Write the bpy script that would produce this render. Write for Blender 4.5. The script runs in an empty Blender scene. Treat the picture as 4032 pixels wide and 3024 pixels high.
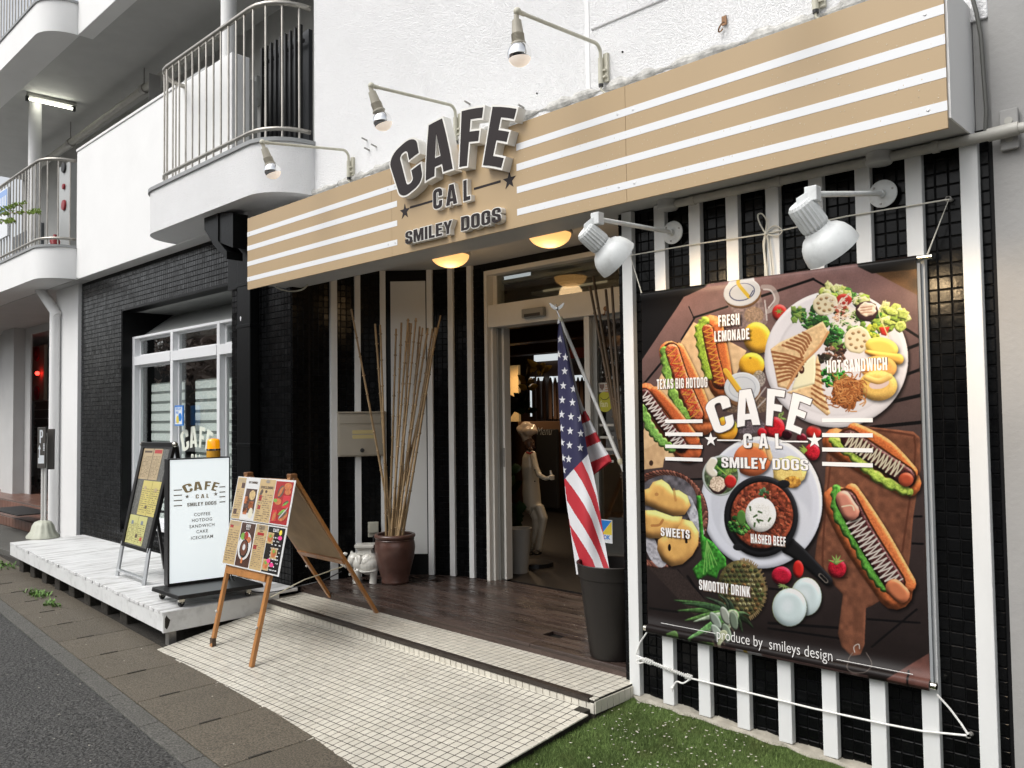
import bpy, bmesh, math, random
import numpy as np
from mathutils import Vector, Matrix
random.seed(7); RNG = np.random.default_rng(7)
SC = bpy.context.scene; COL = SC.collection; PI = math.pi; R = math.radians
H = 1.5                                        # camera height above the datum

# ---------------------------------------------------------------- camera, world, sun, exposure
YAW, PITCH, ROLL = -0.76416417, 0.03928496, -0.01296866
def cam_basis():
    cy, sy = math.cos(YAW), math.sin(YAW)
    f = Vector((sy*math.cos(PITCH), cy*math.cos(PITCH), math.sin(PITCH)))
    r = Vector((cy, -sy, 0)); u = r.cross(f)
    return r*math.cos(ROLL)+u*math.sin(ROLL), -r*math.sin(ROLL)+u*math.cos(ROLL), f
CR, CU, CF = cam_basis(); FPX = 3240.0
cam = bpy.data.objects.new('camera', bpy.data.cameras.new('camera')); COL.objects.link(cam)
cam.data.lens = FPX/4032*36; cam.data.sensor_width = 36; cam.data.clip_start = .05; cam.data.clip_end = 400
m = Matrix((CR, CU, -CF)).transposed().to_4x4(); m.translation = (0, 0, H); cam.matrix_world = m
SC.camera = cam
world = bpy.data.worlds.new("World"); SC.world = world; world.use_nodes = True
wn = world.node_tree.nodes; wl = world.node_tree.links
sky = wn.new('ShaderNodeTexSky'); sky.sky_type = 'NISHITA'; sky.sun_disc = False
SUN_EL, SUN_AZ = R(50), R(196)
sky.sun_elevation = SUN_EL; sky.sun_rotation = SUN_AZ
sky.air_density = 1.0; sky.dust_density = 4.0; sky.ozone_density = 1.0
hs = wn.new('ShaderNodeHueSaturation'); hs.inputs['Saturation'].default_value = .22
wl.new(sky.outputs[0], hs.inputs['Color']); wl.new(hs.outputs[0], wn['Background'].inputs[0])
wn['Background'].inputs[1].default_value = .15
sd = bpy.data.lights.new('sun', 'SUN'); sd.energy = .9; sd.angle = R(35); sd.color = (1, .985, .96)
sun = bpy.data.objects.new('sun', sd); COL.objects.link(sun)
dv = Vector((math.sin(SUN_AZ)*math.cos(SUN_EL), math.cos(SUN_AZ)*math.cos(SUN_EL), math.sin(SUN_EL)))
sun.rotation_euler = dv.to_track_quat('Z', 'Y').to_euler()
SC.view_settings.view_transform = 'Standard'; SC.view_settings.look = 'None'
SC.view_settings.exposure = 0.45; SC.view_settings.gamma = 1; SC.view_settings.use_curve_mapping = False
SC.cycles.max_bounces = 8; SC.cycles.diffuse_bounces = 4; SC.cycles.glossy_bounces = 4
SC.cycles.transparent_max_bounces = 16; SC.cycles.use_denoising = True
SC.cycles.sample_clamp_indirect = 6

# ---------------------------------------------------------------- measuring: a photo pixel met with a plane of the building
def ray(px, py): return CF + CR*((px-2016)/FPX) - CU*((py-1512)/FPX)
EYE = Vector((0, 0, H))
def WY(px, py, y): d = ray(px, py); return EYE + d*(y/d.y)
def WX(px, py, x): d = ray(px, py); return EYE + d*(x/d.x)
def WZ(px, py, z): d = ray(px, py); return EYE + d*((z-H)/d.z)
def WP(px, py, o, n):
    d = ray(px, py); o = Vector(o); n = Vector(n); return EYE + d*((o-EYE).dot(n)/d.dot(n))
def proj(p):
    q = Vector(p)-EYE; k = q.dot(CF)
    return (2016+FPX*q.dot(CR)/k, 1512-FPX*q.dot(CU)/k, k)

# ---------------------------------------------------------------- materials
MATS = {}
def mat(name, col=(.5, .5, .5), rough=.5, metal=0, spec=.5, var=0, vs=4, bump=0, bs=60, bd=.004, coat=0, emit=0, ecol=None,
        island=0, stain=0, ss=3, scol=(.03, .03, .025), ramp=None, aniso=(1, 1, 1), trans=0, rvar=0, sss=0):
    if name in MATS: return MATS[name]
    m = bpy.data.materials.new(name); m.use_nodes = True; n = m.node_tree.nodes; l = m.node_tree.links
    b = n['Principled BSDF']; b.inputs['Roughness'].default_value = rough; b.inputs['Metallic'].default_value = metal
    b.inputs['Specular IOR Level'].default_value = spec; b.inputs['Coat Weight'].default_value = coat
    b.inputs['Base Color'].default_value = (*col, 1); b.inputs['Transmission Weight'].default_value = trans
    b.inputs['Coat Roughness'].default_value = .12
    if emit:
        b.inputs['Emission Strength'].default_value = emit; b.inputs['Emission Color'].default_value = (*(ecol or col), 1)
    tc = n.new('ShaderNodeNewGeometry'); mp = n.new('ShaderNodeMapping'); mp.inputs['Scale'].default_value = aniso
    l.new(tc.outputs['Position'], mp.inputs[0])
    def noise(s, det=4, rg=.6):
        t = n.new('ShaderNodeTexNoise'); t.inputs['Scale'].default_value = s; t.inputs['Detail'].default_value = det
        t.inputs['Roughness'].default_value = rg; l.new(mp.outputs[0], t.inputs['Vector']); return t.outputs['Fac']
    cur = None
    def colsock():
        nonlocal cur
        if cur is None:
            c = n.new('ShaderNodeRGB'); c.outputs[0].default_value = (*col, 1); cur = c.outputs[0]
        return cur
    def scale_by(fac, lo, hi):
        nonlocal cur
        r = n.new('ShaderNodeMapRange'); l.new(fac, r.inputs[0]); r.inputs[3].default_value = lo; r.inputs[4].default_value = hi
        x = n.new('ShaderNodeVectorMath'); x.operation = 'SCALE'; l.new(colsock(), x.inputs[0]); l.new(r.outputs[0], x.inputs['Scale'])
        cur = x.outputs[0]; return r
    if var:
        r = scale_by(noise(vs), 1-var, 1+var); r.inputs[1].default_value = .3; r.inputs[2].default_value = .7
    if island:
        oi = n.new('ShaderNodeObjectInfo'); a = n.new('ShaderNodeMath'); a.operation = 'ADD'
        l.new(oi.outputs['Random'], a.inputs[0]); l.new(tc.outputs['Random Per Island'], a.inputs[1])
        f = n.new('ShaderNodeMath'); f.operation = 'FRACT'; l.new(a.outputs[0], f.inputs[0])
        scale_by(f.outputs[0], 1-island, 1+island)
    if stain:
        r = n.new('ShaderNodeMapRange'); l.new(noise(ss, 8, .65), r.inputs[0]); r.inputs[1].default_value = .5; r.inputs[2].default_value = .75
        r.inputs[4].default_value = stain
        x = n.new('ShaderNodeMix'); x.data_type = 'RGBA'; l.new(r.outputs[0], x.inputs[0]); l.new(colsock(), x.inputs[6])
        x.inputs[7].default_value = (*scol, 1); cur = x.outputs[2]
    if cur is not None: l.new(cur, b.inputs['Base Color'])
    if rvar:
        r = n.new('ShaderNodeMapRange'); l.new(noise(vs*1.7, 3), r.inputs[0]); r.inputs[1].default_value = .35; r.inputs[2].default_value = .65
        r.inputs[3].default_value = max(.02, rough-rvar); r.inputs[4].default_value = rough+rvar; l.new(r.outputs[0], b.inputs['Roughness'])
    if bump:
        bp = n.new('ShaderNodeBump'); bp.inputs['Strength'].default_value = bump; bp.inputs['Distance'].default_value = bd
        f = noise(bs, 3)
        if ramp:
            r = n.new('ShaderNodeMapRange'); l.new(f, r.inputs[0]); r.inputs[1].default_value = ramp[0]; r.inputs[2].default_value = ramp[1]
            r.interpolation_type = 'SMOOTHSTEP'; f = r.outputs[0]
        l.new(f, bp.inputs['Height']); l.new(bp.outputs[0], b.inputs['Normal'])
    if sss: b.inputs['Subsurface Weight'].default_value = sss; b.inputs['Subsurface Scale'].default_value = .02
    MATS[name] = m; return m
def glassmat(name, tint=(.9, .93, .92), refl=1.0, rough=.0, base=.04):
    if name in MATS: return MATS[name]
    m = bpy.data.materials.new(name); m.use_nodes = True; n = m.node_tree.nodes; l = m.node_tree.links
    n.remove(n['Principled BSDF']); t = n.new('ShaderNodeBsdfTransparent'); t.inputs[0].default_value = (*tint, 1)
    g = n.new('ShaderNodeBsdfGlossy'); g.inputs['Roughness'].default_value = rough; g.inputs['Color'].default_value = (refl, refl, refl, 1)
    f = n.new('ShaderNodeFresnel'); f.inputs[0].default_value = 1.55; x = n.new('ShaderNodeMixShader')
    ge = n.new('ShaderNodeNewGeometry'); mr = n.new('ShaderNodeMapRange'); mr.inputs[3].default_value = 1.55; mr.inputs[4].default_value = 1/1.55
    l.new(ge.outputs['Backfacing'], mr.inputs[0]); l.new(mr.outputs[0], f.inputs[0])
    a = n.new('ShaderNodeMath'); a.operation = 'ADD'; a.inputs[1].default_value = base; l.new(f.outputs[0], a.inputs[0])
    l.new(a.outputs[0], x.inputs[0]); l.new(t.outputs[0], x.inputs[1]); l.new(g.outputs[0], x.inputs[2])
    l.new(x.outputs[0], n['Material Output'].inputs[0]); MATS[name] = m; return m

# ---------------------------------------------------------------- objects
def tag(o, label=None, cat=None, group=None, kind=None):
    if label: o['label'] = label
    if cat: o['category'] = cat
    if group: o['group'] = group
    if kind: o['kind'] = kind
    return o
def thing(name, label, cat, loc=(0, 0, 0), rotz=0, group=None):
    o = bpy.data.objects.new(name, None); COL.objects.link(o); o.location = loc; o.rotation_euler = (0, 0, rotz)
    o.empty_display_size = .1; tag(o, label, cat, group); return o
def origin(parent):
    v = Vector((0, 0, 0))
    while parent is not None: v += parent.location; parent = parent.parent
    return v
def link(name, me, m, parent=None, loc=None, label=None, kind=None):
    o = bpy.data.objects.new(name, me); COL.objects.link(o); o.parent = parent
    if m is not None and not me.materials: me.materials.append(m)
    if loc is not None: o.location = loc
    if label: o['label'] = label
    if kind: o['kind'] = kind
    return o
class MB:
    """collects shapes in world coordinates (or local ones when the parent is rotated) and links them as one mesh"""
    def __init__(s): s.v = []; s.f = []
    def add(s, vs, fs):
        k = len(s.v); s.v += [tuple(v) for v in vs]; s.f += [tuple(i+k for i in f) for f in fs]; return s
    def box(s, a, b):
        x0, y0, z0 = [min(p, q) for p, q in zip(a, b)]; x1, y1, z1 = [max(p, q) for p, q in zip(a, b)]
        return s.add([(x0,y0,z0),(x1,y0,z0),(x1,y1,z0),(x0,y1,z0),(x0,y0,z1),(x1,y0,z1),(x1,y1,z1),(x0,y1,z1)],
            [(0,3,2,1),(4,5,6,7),(0,1,5,4),(1,2,6,5),(2,3,7,6),(3,0,4,7)])
    def hexa(s, p):   # eight corners, bottom ring then top ring
        return s.add(p, [(0,3,2,1),(4,5,6,7),(0,1,5,4),(1,2,6,5),(2,3,7,6),(3,0,4,7)])
    def obox(s, c, ux, uy, uz, hx, hy, hz):
        c = Vector(c); ux = Vector(ux).normalized(); uy = Vector(uy).normalized(); uz = Vector(uz).normalized()
        P = [c+ux*(i*hx)+uy*(j*hy)+uz*(k*hz) for k in (-1, 1) for i, j in ((-1,-1),(1,-1),(1,1),(-1,1))]
        return s.hexa(P)
    def bar(s, a, b, w, t, up=(0, 0, 1)):
        a = Vector(a); b = Vector(b); d = (b-a).normalized(); up = Vector(up); x = d.cross(up)
        if x.length < 1e-5: x = d.cross(Vector((0, 1, 0)))
        x.normalize(); y = x.cross(d)
        return s.obox((a+b)/2, x, y, d, w/2, t/2, (b-a).length/2)
    def tube(s, pts, r, seg=10, caps=True, closed=False):
        pts = [Vector(p) for p in pts]; n = len(pts); rr = r if hasattr(r, '__len__') else [r]*n; k = len(s.v)
        d0 = None; x = None
        for i, p in enumerate(pts):
            if closed: d = pts[(i+1) % n]-pts[i-1]
            else: d = pts[min(i+1, n-1)]-pts[max(i-1, 0)]
            d.normalize()
            if x is None:
                x = d.cross(Vector((0, 0, 1)))
                if x.length < 1e-3: x = d.cross(Vector((1, 0, 0)))
            x = x-d*x.dot(d); x.normalize(); y = d.cross(x)
            for j in range(seg):
                a = 2*PI*j/seg; s.v.append(tuple(p+x*(math.cos(a)*rr[i])+y*(math.sin(a)*rr[i])))
        for i in range(n if closed else n-1):
            for j in range(seg):
                a = k+i*seg; b = k+((i+1) % n)*seg; s.f.append((a+j, b+j, b+(j+1) % seg, a+(j+1) % seg))
        if caps and not closed:
            s.f.append(tuple(k+j for j in range(seg))); s.f.append(tuple(k+(n-1)*seg+j for j in reversed(range(seg))))
        return s
    def lathe(s, prof, c=(0, 0, 0), ax=(0, 0, 1), seg=32, caps=True):   # prof: (radius, height)
        c = Vector(c); ax = Vector(ax).normalized(); x = ax.cross(Vector((0, 0, 1)))
        if x.length < 1e-3: x = Vector((1, 0, 0))
        x.normalize(); y = ax.cross(x); k = len(s.v)
        for r, h in prof:
            for j in range(seg):
                a = 2*PI*j/seg; s.v.append(tuple(c+ax*h+x*(math.cos(a)*r)+y*(math.sin(a)*r)))
        for i in range(len(prof)-1):
            for j in range(seg):
                a = k+i*seg; b = a+seg; s.f.append((a+j, a+(j+1) % seg, b+(j+1) % seg, b+j))
        if caps:
            s.f.append(tuple(k+j for j in reversed(range(seg)))); s.f.append(tuple(k+(len(prof)-1)*seg+j for j in range(seg)))
        return s
    def prism(s, poly, z0, z1):       # poly in xy
        n = len(poly); return s.add([(x, y, z0) for x, y in poly]+[(x, y, z1) for x, y in poly],
            [tuple(reversed(range(n))), tuple(range(n, 2*n))]+[(i, (i+1) % n, n+(i+1) % n, n+i) for i in range(n)])
    def slab(s, pts, th):             # planar outline in space, thickened along its normal
        pts = [Vector(p) for p in pts]; nr = Vector((0, 0, 0)); n = len(pts)
        for i in range(n): nr += pts[i].cross(pts[(i+1) % n])
        nr.normalize(); q = [p-nr*th for p in pts]
        return s.add(pts+q, [tuple(range(n)), tuple(range(2*n-1, n-1, -1))]+[(i, n+i, n+(i+1) % n, (i+1) % n) for i in range(n)])
    def quad(s, a, b, c, d): return s.add([a, b, c, d], [(0, 1, 2, 3)])
    def ball(s, c, r, seg=12, rings=8, sc=(1, 1, 1)):
        c = Vector(c); k = len(s.v); s.v.append((c.x, c.y, c.z-r*sc[2]))
        for i in range(1, rings):
            t = PI*i/rings
            for j in range(seg):
                a = 2*PI*j/seg; s.v.append((c.x+r*sc[0]*math.sin(t)*math.cos(a), c.y+r*sc[1]*math.sin(t)*math.sin(a), c.z-r*sc[2]*math.cos(t)))
        s.v.append((c.x, c.y, c.z+r*sc[2])); e = len(s.v)-1
        for j in range(seg):
            s.f.append((k, k+1+(j+1) % seg, k+1+j)); b = k+1+(rings-2)*seg; s.f.append((e, b+j, b+(j+1) % seg))
            for i in range(rings-2):
                a = k+1+i*seg; b2 = a+seg; s.f.append((a+j, a+(j+1) % seg, b2+(j+1) % seg, b2+j))
        return s
    def build(s, name, m, parent=None, smooth=False, bevel=0, label=None, kind=None, local=False, seg=2, autos=None):
        o0 = Vector((0, 0, 0)) if local else origin(parent)
        me = bpy.data.meshes.new(name); vs = s.v if local or parent is None else [(v[0]-o0.x, v[1]-o0.y, v[2]-o0.z) for v in s.v]
        me.from_pydata(vs, [], s.f); me.validate(); me.update()
        bm = bmesh.new(); bm.from_mesh(me)
        if smooth: bmesh.ops.remove_doubles(bm, verts=bm.verts, dist=1e-5)
        bmesh.ops.recalc_face_normals(bm, faces=bm.faces)
        if bevel:
            eg = [e for e in bm.edges if len(e.link_faces) == 2 and e.calc_face_angle(0) > .6]
            if eg: bmesh.ops.bevel(bm, geom=eg, offset=bevel, segments=seg, affect='EDGES', profile=.5)
        bm.to_mesh(me); bm.free()
        if smooth:
            me.polygons.foreach_set('use_smooth', [True]*len(me.polygons))
            try: me.set_sharp_from_angle(angle=R(autos or 40))
            except Exception: pass
        return link(name, me, m, parent, label=label, kind=kind)
def copy_tree(o, parent=None):
    c = o.copy(); COL.objects.link(c); c.parent = parent
    for ch in list(o.children): copy_tree(ch, c)
    return c
def struct(name, mb, m, label=None, **k):
    o = mb.build(name, m, None, **k); o['kind'] = 'structure'
    if label: o['label'] = label
    return o

# one tile: base ring, shoulder ring, top ring
def tile_pts(w, h, d, ch):
    a, b = w/2, h/2; q = ((-1, -1), (1, -1), (1, 1), (-1, 1))
    return [(x*a, y*b, 0) for x, y in q]+[(x*a, y*b, d-ch) for x, y in q]+[(x*(a-ch), y*(b-ch), d) for x, y in q]
TILE_F = [(0,1,5,4),(1,2,6,5),(2,3,7,6),(3,0,4,7),(4,5,9,8),(5,6,10,9),(6,7,11,10),(7,4,8,11),(8,9,10,11)]
def pieces(parent, name, items, m, jit=.004, singles=300, d=.006, ch=.0018, drop=0.0):
    """items: (centre, U, V, N, w, h); the largest in view become parts of their own, the rest one joined part"""
    o0 = origin(parent); rank = []
    for k, it in enumerate(items):
        x, y, dep = proj(it[0]); inn = dep > .1 and -20 < x < 4052 and -20 < y < 3044
        face = (EYE-it[0]).dot(it[3])/max(.01, (EYE-it[0]).length)
        rank.append((-(face*it[4]*it[5]/dep**2) if inn and face > 0 else 1.0, k))
    rank.sort(); first = set(k for q, k in rank[:singles] if q < 0)
    cache = {}; vs = []; fs = []
    for k, (c, U, V, N, w, h) in enumerate(items):
        a, b = random.gauss(0, jit), random.gauss(0, jit)
        N2 = (N+U*a+V*b).normalized(); U2 = (U-N2*U.dot(N2)).normalized(); V2 = N2.cross(U2)
        if V2.dot(V) < 0: V2 = -V2
        key = (round(w, 4), round(h, 4))
        if k in first:
            if key not in cache:
                me = bpy.data.meshes.new(name); me.from_pydata(tile_pts(w, h, d, ch), [], TILE_F); me.materials.append(m); cache[key] = me
            o = bpy.data.objects.new(name, cache[key]); COL.objects.link(o); o.parent = parent
            mm = Matrix((U2, V2, N2)).transposed().to_4x4(); mm.translation = c-o0; o.matrix_basis = mm
        else:
            b0 = len(vs)
            for p in tile_pts(w, h, d, ch): vs.append(tuple(c-o0+U2*p[0]+V2*p[1]+N2*p[2]))
            fs += [tuple(i+b0 for i in f) for f in TILE_F]
    if vs:
        me = bpy.data.meshes.new(name+'s'); me.from_pydata(vs, [], fs); me.materials.append(m)
        link(name+'s', me, None, parent, kind='stuff')
def grid_items(O, U, V, N, nu, nv, pu, pv, gap=.004, keep=None, off=0):
    O, U, V, N = Vector(O), Vector(U), Vector(V), Vector(N); out = []
    for j in range(nv):
        for i in range(nu):
            c = O+U*((i+.5)*pu)+V*((j+.5)*pv)
            if keep is None or keep(c): out.append((c, U, V, N, pu-gap, pv-gap))
    return out
X, Y, Z = Vector((1, 0, 0)), Vector((0, 1, 0)), Vector((0, 0, 1))
# ================================================================ materials of the place
M_stucco = mat('stucco', (.84, .84, .84), .75, var=.03, vs=1.2, bump=.8, bs=135, bd=.0045, ramp=(.40, .68), stain=.10, ss=2.2, scol=(.45, .45, .42))
M_smooth = mat('painted_render', (.80, .80, .79), .7, var=.03, vs=1.0, bump=.25, bs=90, bd=.002, stain=.08, ss=1.6, scol=(.4, .4, .38))
M_greywall = mat('grey_render', (.33, .325, .315), .75, var=.06, vs=2.5, bump=.5, bs=40, bd=.003, stain=.22, ss=4, scol=(.2, .2, .17))
M_soffit = mat('soffit_paint', (.50, .50, .485), .6, var=.05, vs=3, bump=.15, bs=60, stain=.12, ss=5, scol=(.3, .3, .27))
M_black = mat('black_tile', (.0032, .0034, .0037), .20, spec=.16, bump=.35, bs=95, bd=.0014, island=.35, rvar=.06, vs=9)
M_blackg = mat('black_grout', (.004, .004, .0045), .6, spec=.2)
M_blackp = mat('black_paint', (.0045, .0048, .005), .32, spec=.18, bump=.3, bs=40, bd=.002)
M_white = mat('white_wood_paint', (.70, .71, .70), .5, var=.05, vs=6, bump=.3, bs=60, bd=.0012, aniso=(1, 1, .25), stain=.10, ss=9, scol=(.4, .4, .38))
M_ftile = mat('cream_floor_tile', (.60, .57, .49), .30, spec=.5, var=.10, vs=2.5, island=.07, bump=.2, bs=40, bd=.0008, stain=.45, ss=5, scol=(.38, .35, .28), rvar=.1)
M_fgrout = mat('dark_floor_grout', (.022, .018, .012), .8)
M_deck = mat('dark_deck_wood', (.050, .034, .028), .30, var=.45, vs=7, aniso=(.25, 2.2, 1), island=.22, bump=.6, bs=60, bd=.0025, stain=.35, ss=9, scol=(.018, .011, .009), rvar=.16)
M_asph = mat('wet_asphalt', (.062, .061, .058), .62, spec=.3, var=1.1, vs=65, bump=1.0, bs=60, bd=.02, stain=.6, ss=1.6, scol=(.026, .026, .026), rvar=.12)
M_gut = mat('brown_wet_concrete', (.112, .096, .072), .6, spec=.35, var=.8, vs=120, bump=.8, bs=220, bd=.003, stain=.45, ss=3, scol=(.06, .052, .040), island=.1, rvar=.15)
M_kerb = mat('grey_kerb_concrete', (.105, .102, .092), .65, var=.8, vs=110, spec=.3, bump=.9, bs=240, bd=.003, stain=.35, ss=4, scol=(.06, .06, .05))
M_soil = mat('dark_soil', (.030, .026, .020), .9, var=.4, vs=30, bump=1, bs=60, bd=.015)
M_steel = mat('railing_steel', (.42, .40, .36), .38, metal=.75, var=.15, vs=8, stain=.25, ss=14, scol=(.2, .15, .1))
M_cap = mat('grey_coping', (.30, .31, .31), .6, var=.08, bump=.3, bs=60)
M_brick = mat('brown_step_tile', (.17, .085, .06), .35, island=.2, var=.15, vs=10, bump=.2)

# ================================================================ ground
def zG(x, y):                       # kerbside slabs and road fall gently to the left
    return H-1.53+.013*(x+5.6)
def zM(x, y):                       # tiled ramp, twisted a little
    t = (x+5.6)/3.1; return H-1.405+.015*t-(.16-.07*t)*(3.15-y)
def yF(x): return 2.0575-.1 + (.1 + (-.1242)*(x+3.12))   # front edge of the ramp
def zL(x, y): return H-1.405-.045*max(0., x+2.3)-.075*(3.4-y)
def sheet(name, pts_fn, xs, ys, m, dz=0, kind='structure', label=None):
    mb = MB(); nx, ny = len(xs), len(ys)
    mb.add([(x, yy, pts_fn(x, yy)+dz) for x in xs for yy in (ys if not callable(ys) else ys(x))],
           [(i*ny+j, (i+1)*ny+j, (i+1)*ny+j+1, i*ny+j+1) for i in range(nx-1) for j in range(ny-1)])
    return struct(name, mb, m, label)
lin = lambda a, b, n: [a+(b-a)*i/(n-1) for i in range(n)]
KX = -.1242
def kx(x, y0): return y0 + (-.0885)*(x+5.44)         # lines parallel to the kerb
sheet('road', lambda x, y: zG(x, y)-.012, [-120, -60, -30, -16, -12, -8, -5, -2, 2, 10, 60], [-80, -30, -10, -3, 0, 1, 1.8], M_asph)
sheet('ground', lambda x, y: zG(x, y)-.05, [-150, -30, -12, -5, 0, 30, 90], [-120, -20, 0, 2.5, 6, 14, 60], M_soil)
# road edge skin follows the kerb line
mb = MB()
xs = lin(-14, 1.5, 14)
for a, b in zip(xs[:-1], xs[1:]):
    mb.quad((a, 1.0, zG(a, 0)-.006), (b, 1.0, zG(b, 0)-.006), (b, kx(b, 1.805), zG(b, 0)-.006), (a, kx(a, 1.805), zG(a, 0)-.006))
struct('road_edge', mb, M_asph)
kb = thing('kerb_line', 'narrow grey concrete strip between the asphalt and the brown kerbside slabs', 'kerb', (-6, 1.85, zG(-6, 0))); kb['kind'] = 'structure'
x = -13.2
while x < 1.2:
    b = x+.6; g = .002
    p = [(x+g, kx(x, 1.80)), (b-g, kx(b, 1.80)), (b-g, kx(b, 1.902)), (x+g, kx(x, 1.902))]
    mb = MB(); mb.add([(px, py, zG(px, py)-.06) for px, py in p]+[(px, py, zG(px, py)+.004) for px, py in p],
        [(0,3,2,1),(4,5,6,7),(0,1,5,4),(1,2,6,5),(2,3,7,6),(3,0,4,7)]); mb.build('kerb_stone', M_kerb, kb, bevel=.004)
    x = b
sb = thing('kerbside_paving', 'row of brown concrete slabs along the kerb in front of the cafe', 'paving', (-6, 2.1, zG(-6, 0))); sb['kind'] = 'structure'
x = -5.178-.583*14
gap = .0022
while x < 1.2:
    b = x+.583
    p = [(x+gap, kx(x, 1.912)), (b-gap, kx(b, 1.912)), (b-gap+.012, kx(b, 2.40)), (x+gap+.012, kx(x, 2.40))]
    mb = MB(); mb.add([(px, py, zG(px, py)-.08) for px, py in p]+[(px, py, zG(px, py)+random.uniform(-.001, .002)) for px, py in p],
        [(0,3,2,1),(4,5,6,7),(0,1,5,4),(1,2,6,5),(2,3,7,6),(3,0,4,7)]); o = mb.build('slab', M_gut, sb, bevel=.005)
    # drain slot at each joint
    cx = x+.001; y0 = kx(cx, 2.035); y1 = kx(cx, 2.145)
    sl = MB(); sl.hexa([(cx-.007, y0, zG(cx, y0)-.03), (cx+.007, y0, zG(cx, y0)-.03), (cx+.008, y1, zG(cx, y1)-.03), (cx-.004, y1, zG(cx, y1)-.03),
        (cx-.007, y0, zG(cx, y0)+.0035), (cx+.007, y0, zG(cx, y0)+.0035), (cx+.008, y1, zG(cx, y1)+.0035), (cx-.004, y1, zG(cx, y1)+.0035)])
    if -9.5 < x < -2: sl.build('slot', M_soil, sb)
    x = b
mb = MB(); xs = lin(-13.5, -5.58, 12)
for a, b in zip(xs[:-1], xs[1:]):
    mb.quad((a, kx(a, 2.395), zG(a, 0)-.010), (b, kx(b, 2.395), zG(b, 0)-.010), (b, 3.5, zG(b, 0)-.004), (a, 3.5, zG(a, 0)-.004))
struct('soil_bed', mb, M_soil, 'dark soil under the white wooden platform')

# ---------------------------------------------------------------- tiled ramp
tp = thing('tiled_ramp', 'sloping apron of small cream mosaic tiles in front of the entrance step', 'paving', (-4, 2.6, .05)); tp['kind'] = 'structure'
PT = .0475; PY_ = .0487
def ramp_edge(x): return 2.057-.1242*(x+3.122)
xs = lin(-5.59, -2.49, 40); mb = MB()
top = [(x, yy, zM(x, yy)+.0001) for x in xs for yy in (ramp_edge(x)+.004, 2.35, 2.5, 2.65, 2.8, 2.95, 3.08, 3.22)]
bot = [(x, yy, z-.07) for x, yy, z in top]; n = len(xs); k = len(top)
mb.add(top+bot, [(i*8+j, (i+1)*8+j, (i+1)*8+j+1, i*8+j+1) for i in range(n-1) for j in range(7)]
    + [(i*8, i*8+k, (i+1)*8+k, (i+1)*8) for i in range(n-1)] + [((n-1)*8+j, (n-1)*8+j+k, (n-1)*8+j+1+k, (n-1)*8+j+1) for j in range(7)])
mb.build('mortar_bed', M_fgrout, tp)
items = []
for i in range(66):
    for j in range(-2, 24):
        x = -5.592+PT*(i+.5); yt = 3.1035-.010*(x+2.5)-PY_*(j+.5)
        e = ramp_edge(x); lo = yt-PY_/2
        if yt-PY_*.15 < e: continue
        h = PY_-.0035
        if lo < e: h = (yt+PY_/2-e)-.004; yt = e+h/2+.002
        if h < .012 or (i == 65 and j < 1): continue
        if i == 64 and j == 0: continue
        n = Vector((-(zM(x+.01, yt)-zM(x, yt))/.01, -(zM(x, yt+.01)-zM(x, yt))/.01, 1)).normalized()
        U = (X-n*X.dot(n)).normalized(); items.append((Vector((x, yt, zM(x, yt)-.0055)), U, n.cross(U), n, PT-.0048, h-.0008))
pieces(tp, 'tile', items, M_ftile, jit=.006, d=.0065, ch=.0012)

# ---------------------------------------------------------------- step
zT = H-1.344
st = thing('entrance_step', 'long low step faced with cream mosaic tiles and a dark grooved nosing', 'step', (-4, 3.3, .1)); st['kind'] = 'structure'
def yS(x): return 3.105-.0271*(x+2.468)
xL, xR = -5.66, -2.462
mb = MB(); mb.hexa([(xL, yS(xL)+.0015, -.08), (xR, yS(xR)+.0015, -.08), (xR, 3.60, -.08), (xL, 3.60, -.08), (xL, yS(xL)+.006, zT-.0003), (xR-.006, yS(xR)+.006, zT-.0003), (xR-.006, 3.60, zT-.0003), (xL, 3.60, zT-.0003)])
mb.build('mortar_core', M_fgrout, st)
items = []
for i in range(67):
    x = xR-.004-PT*(i+.5)
    U = Vector((1, -.0271, 0)).normalized()
    items.append((Vector((x, yS(x)+.006, zT-.045)), U, Z, Vector((-.0271, -1, 0)).normalized(), PT-.004, .048))      # riser
    for j in range(9):
        yy = yS(x)+.043+PT*(j+.5)
        if yy < 3.535: items.append((Vector((x, yy, zT-.006)), X, Y, Z, PT-.004, PT-.004))
items.append((Vector((xR-.018, yS(xR)+.020, zT-.006)), X, Y, Z, .030, .036))
for j in range(8):      # right return
    yy = yS(xR)+.004+PT*(j+.5)
    if yy < 3.43: items.append((Vector((xR-.006, yy, zT-.040)), Y, Z, X, PT-.004, .058))
pieces(st, 'tile', items, M_ftile, jit=.006, d=.0065, ch=.0012)
M_nose = mat('brown_nosing', (.035, .027, .022), .35, var=.3, vs=20, bump=.4, bs=80)
mb = MB()
for k in range(4):
    a = .001+k*.010; mb.hexa([(xL, yS(xL)+a-.004, zT-.01), (xR-.034, yS(xR)+a-.004, zT-.01), (xR-.034, yS(xR)+a+.003, zT-.01), (xL, yS(xL)+a+.003, zT-.01),
        (xL, yS(xL)+a-.004, zT+.0045), (xR-.034, yS(xR)+a-.004, zT+.0045), (xR-.034, yS(xR)+a+.003, zT+.0045), (xL, yS(xL)+a+.003, zT+.0045)])
mb.hexa([(xL, yS(xL)-.005, zT-.016), (xR-.034, yS(xR)-.005, zT-.016), (xR-.034, yS(xR)+.036, zT-.016), (xL, yS(xL)+.036, zT-.016),
    (xL, yS(xL)-.005, zT+.0005), (xR-.034, yS(xR)-.005, zT+.0005), (xR-.034, yS(xR)+.036, zT+.0005), (xL, yS(xL)+.036, zT+.0005)])
mb.build('nosing', M_nose, st)

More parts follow.
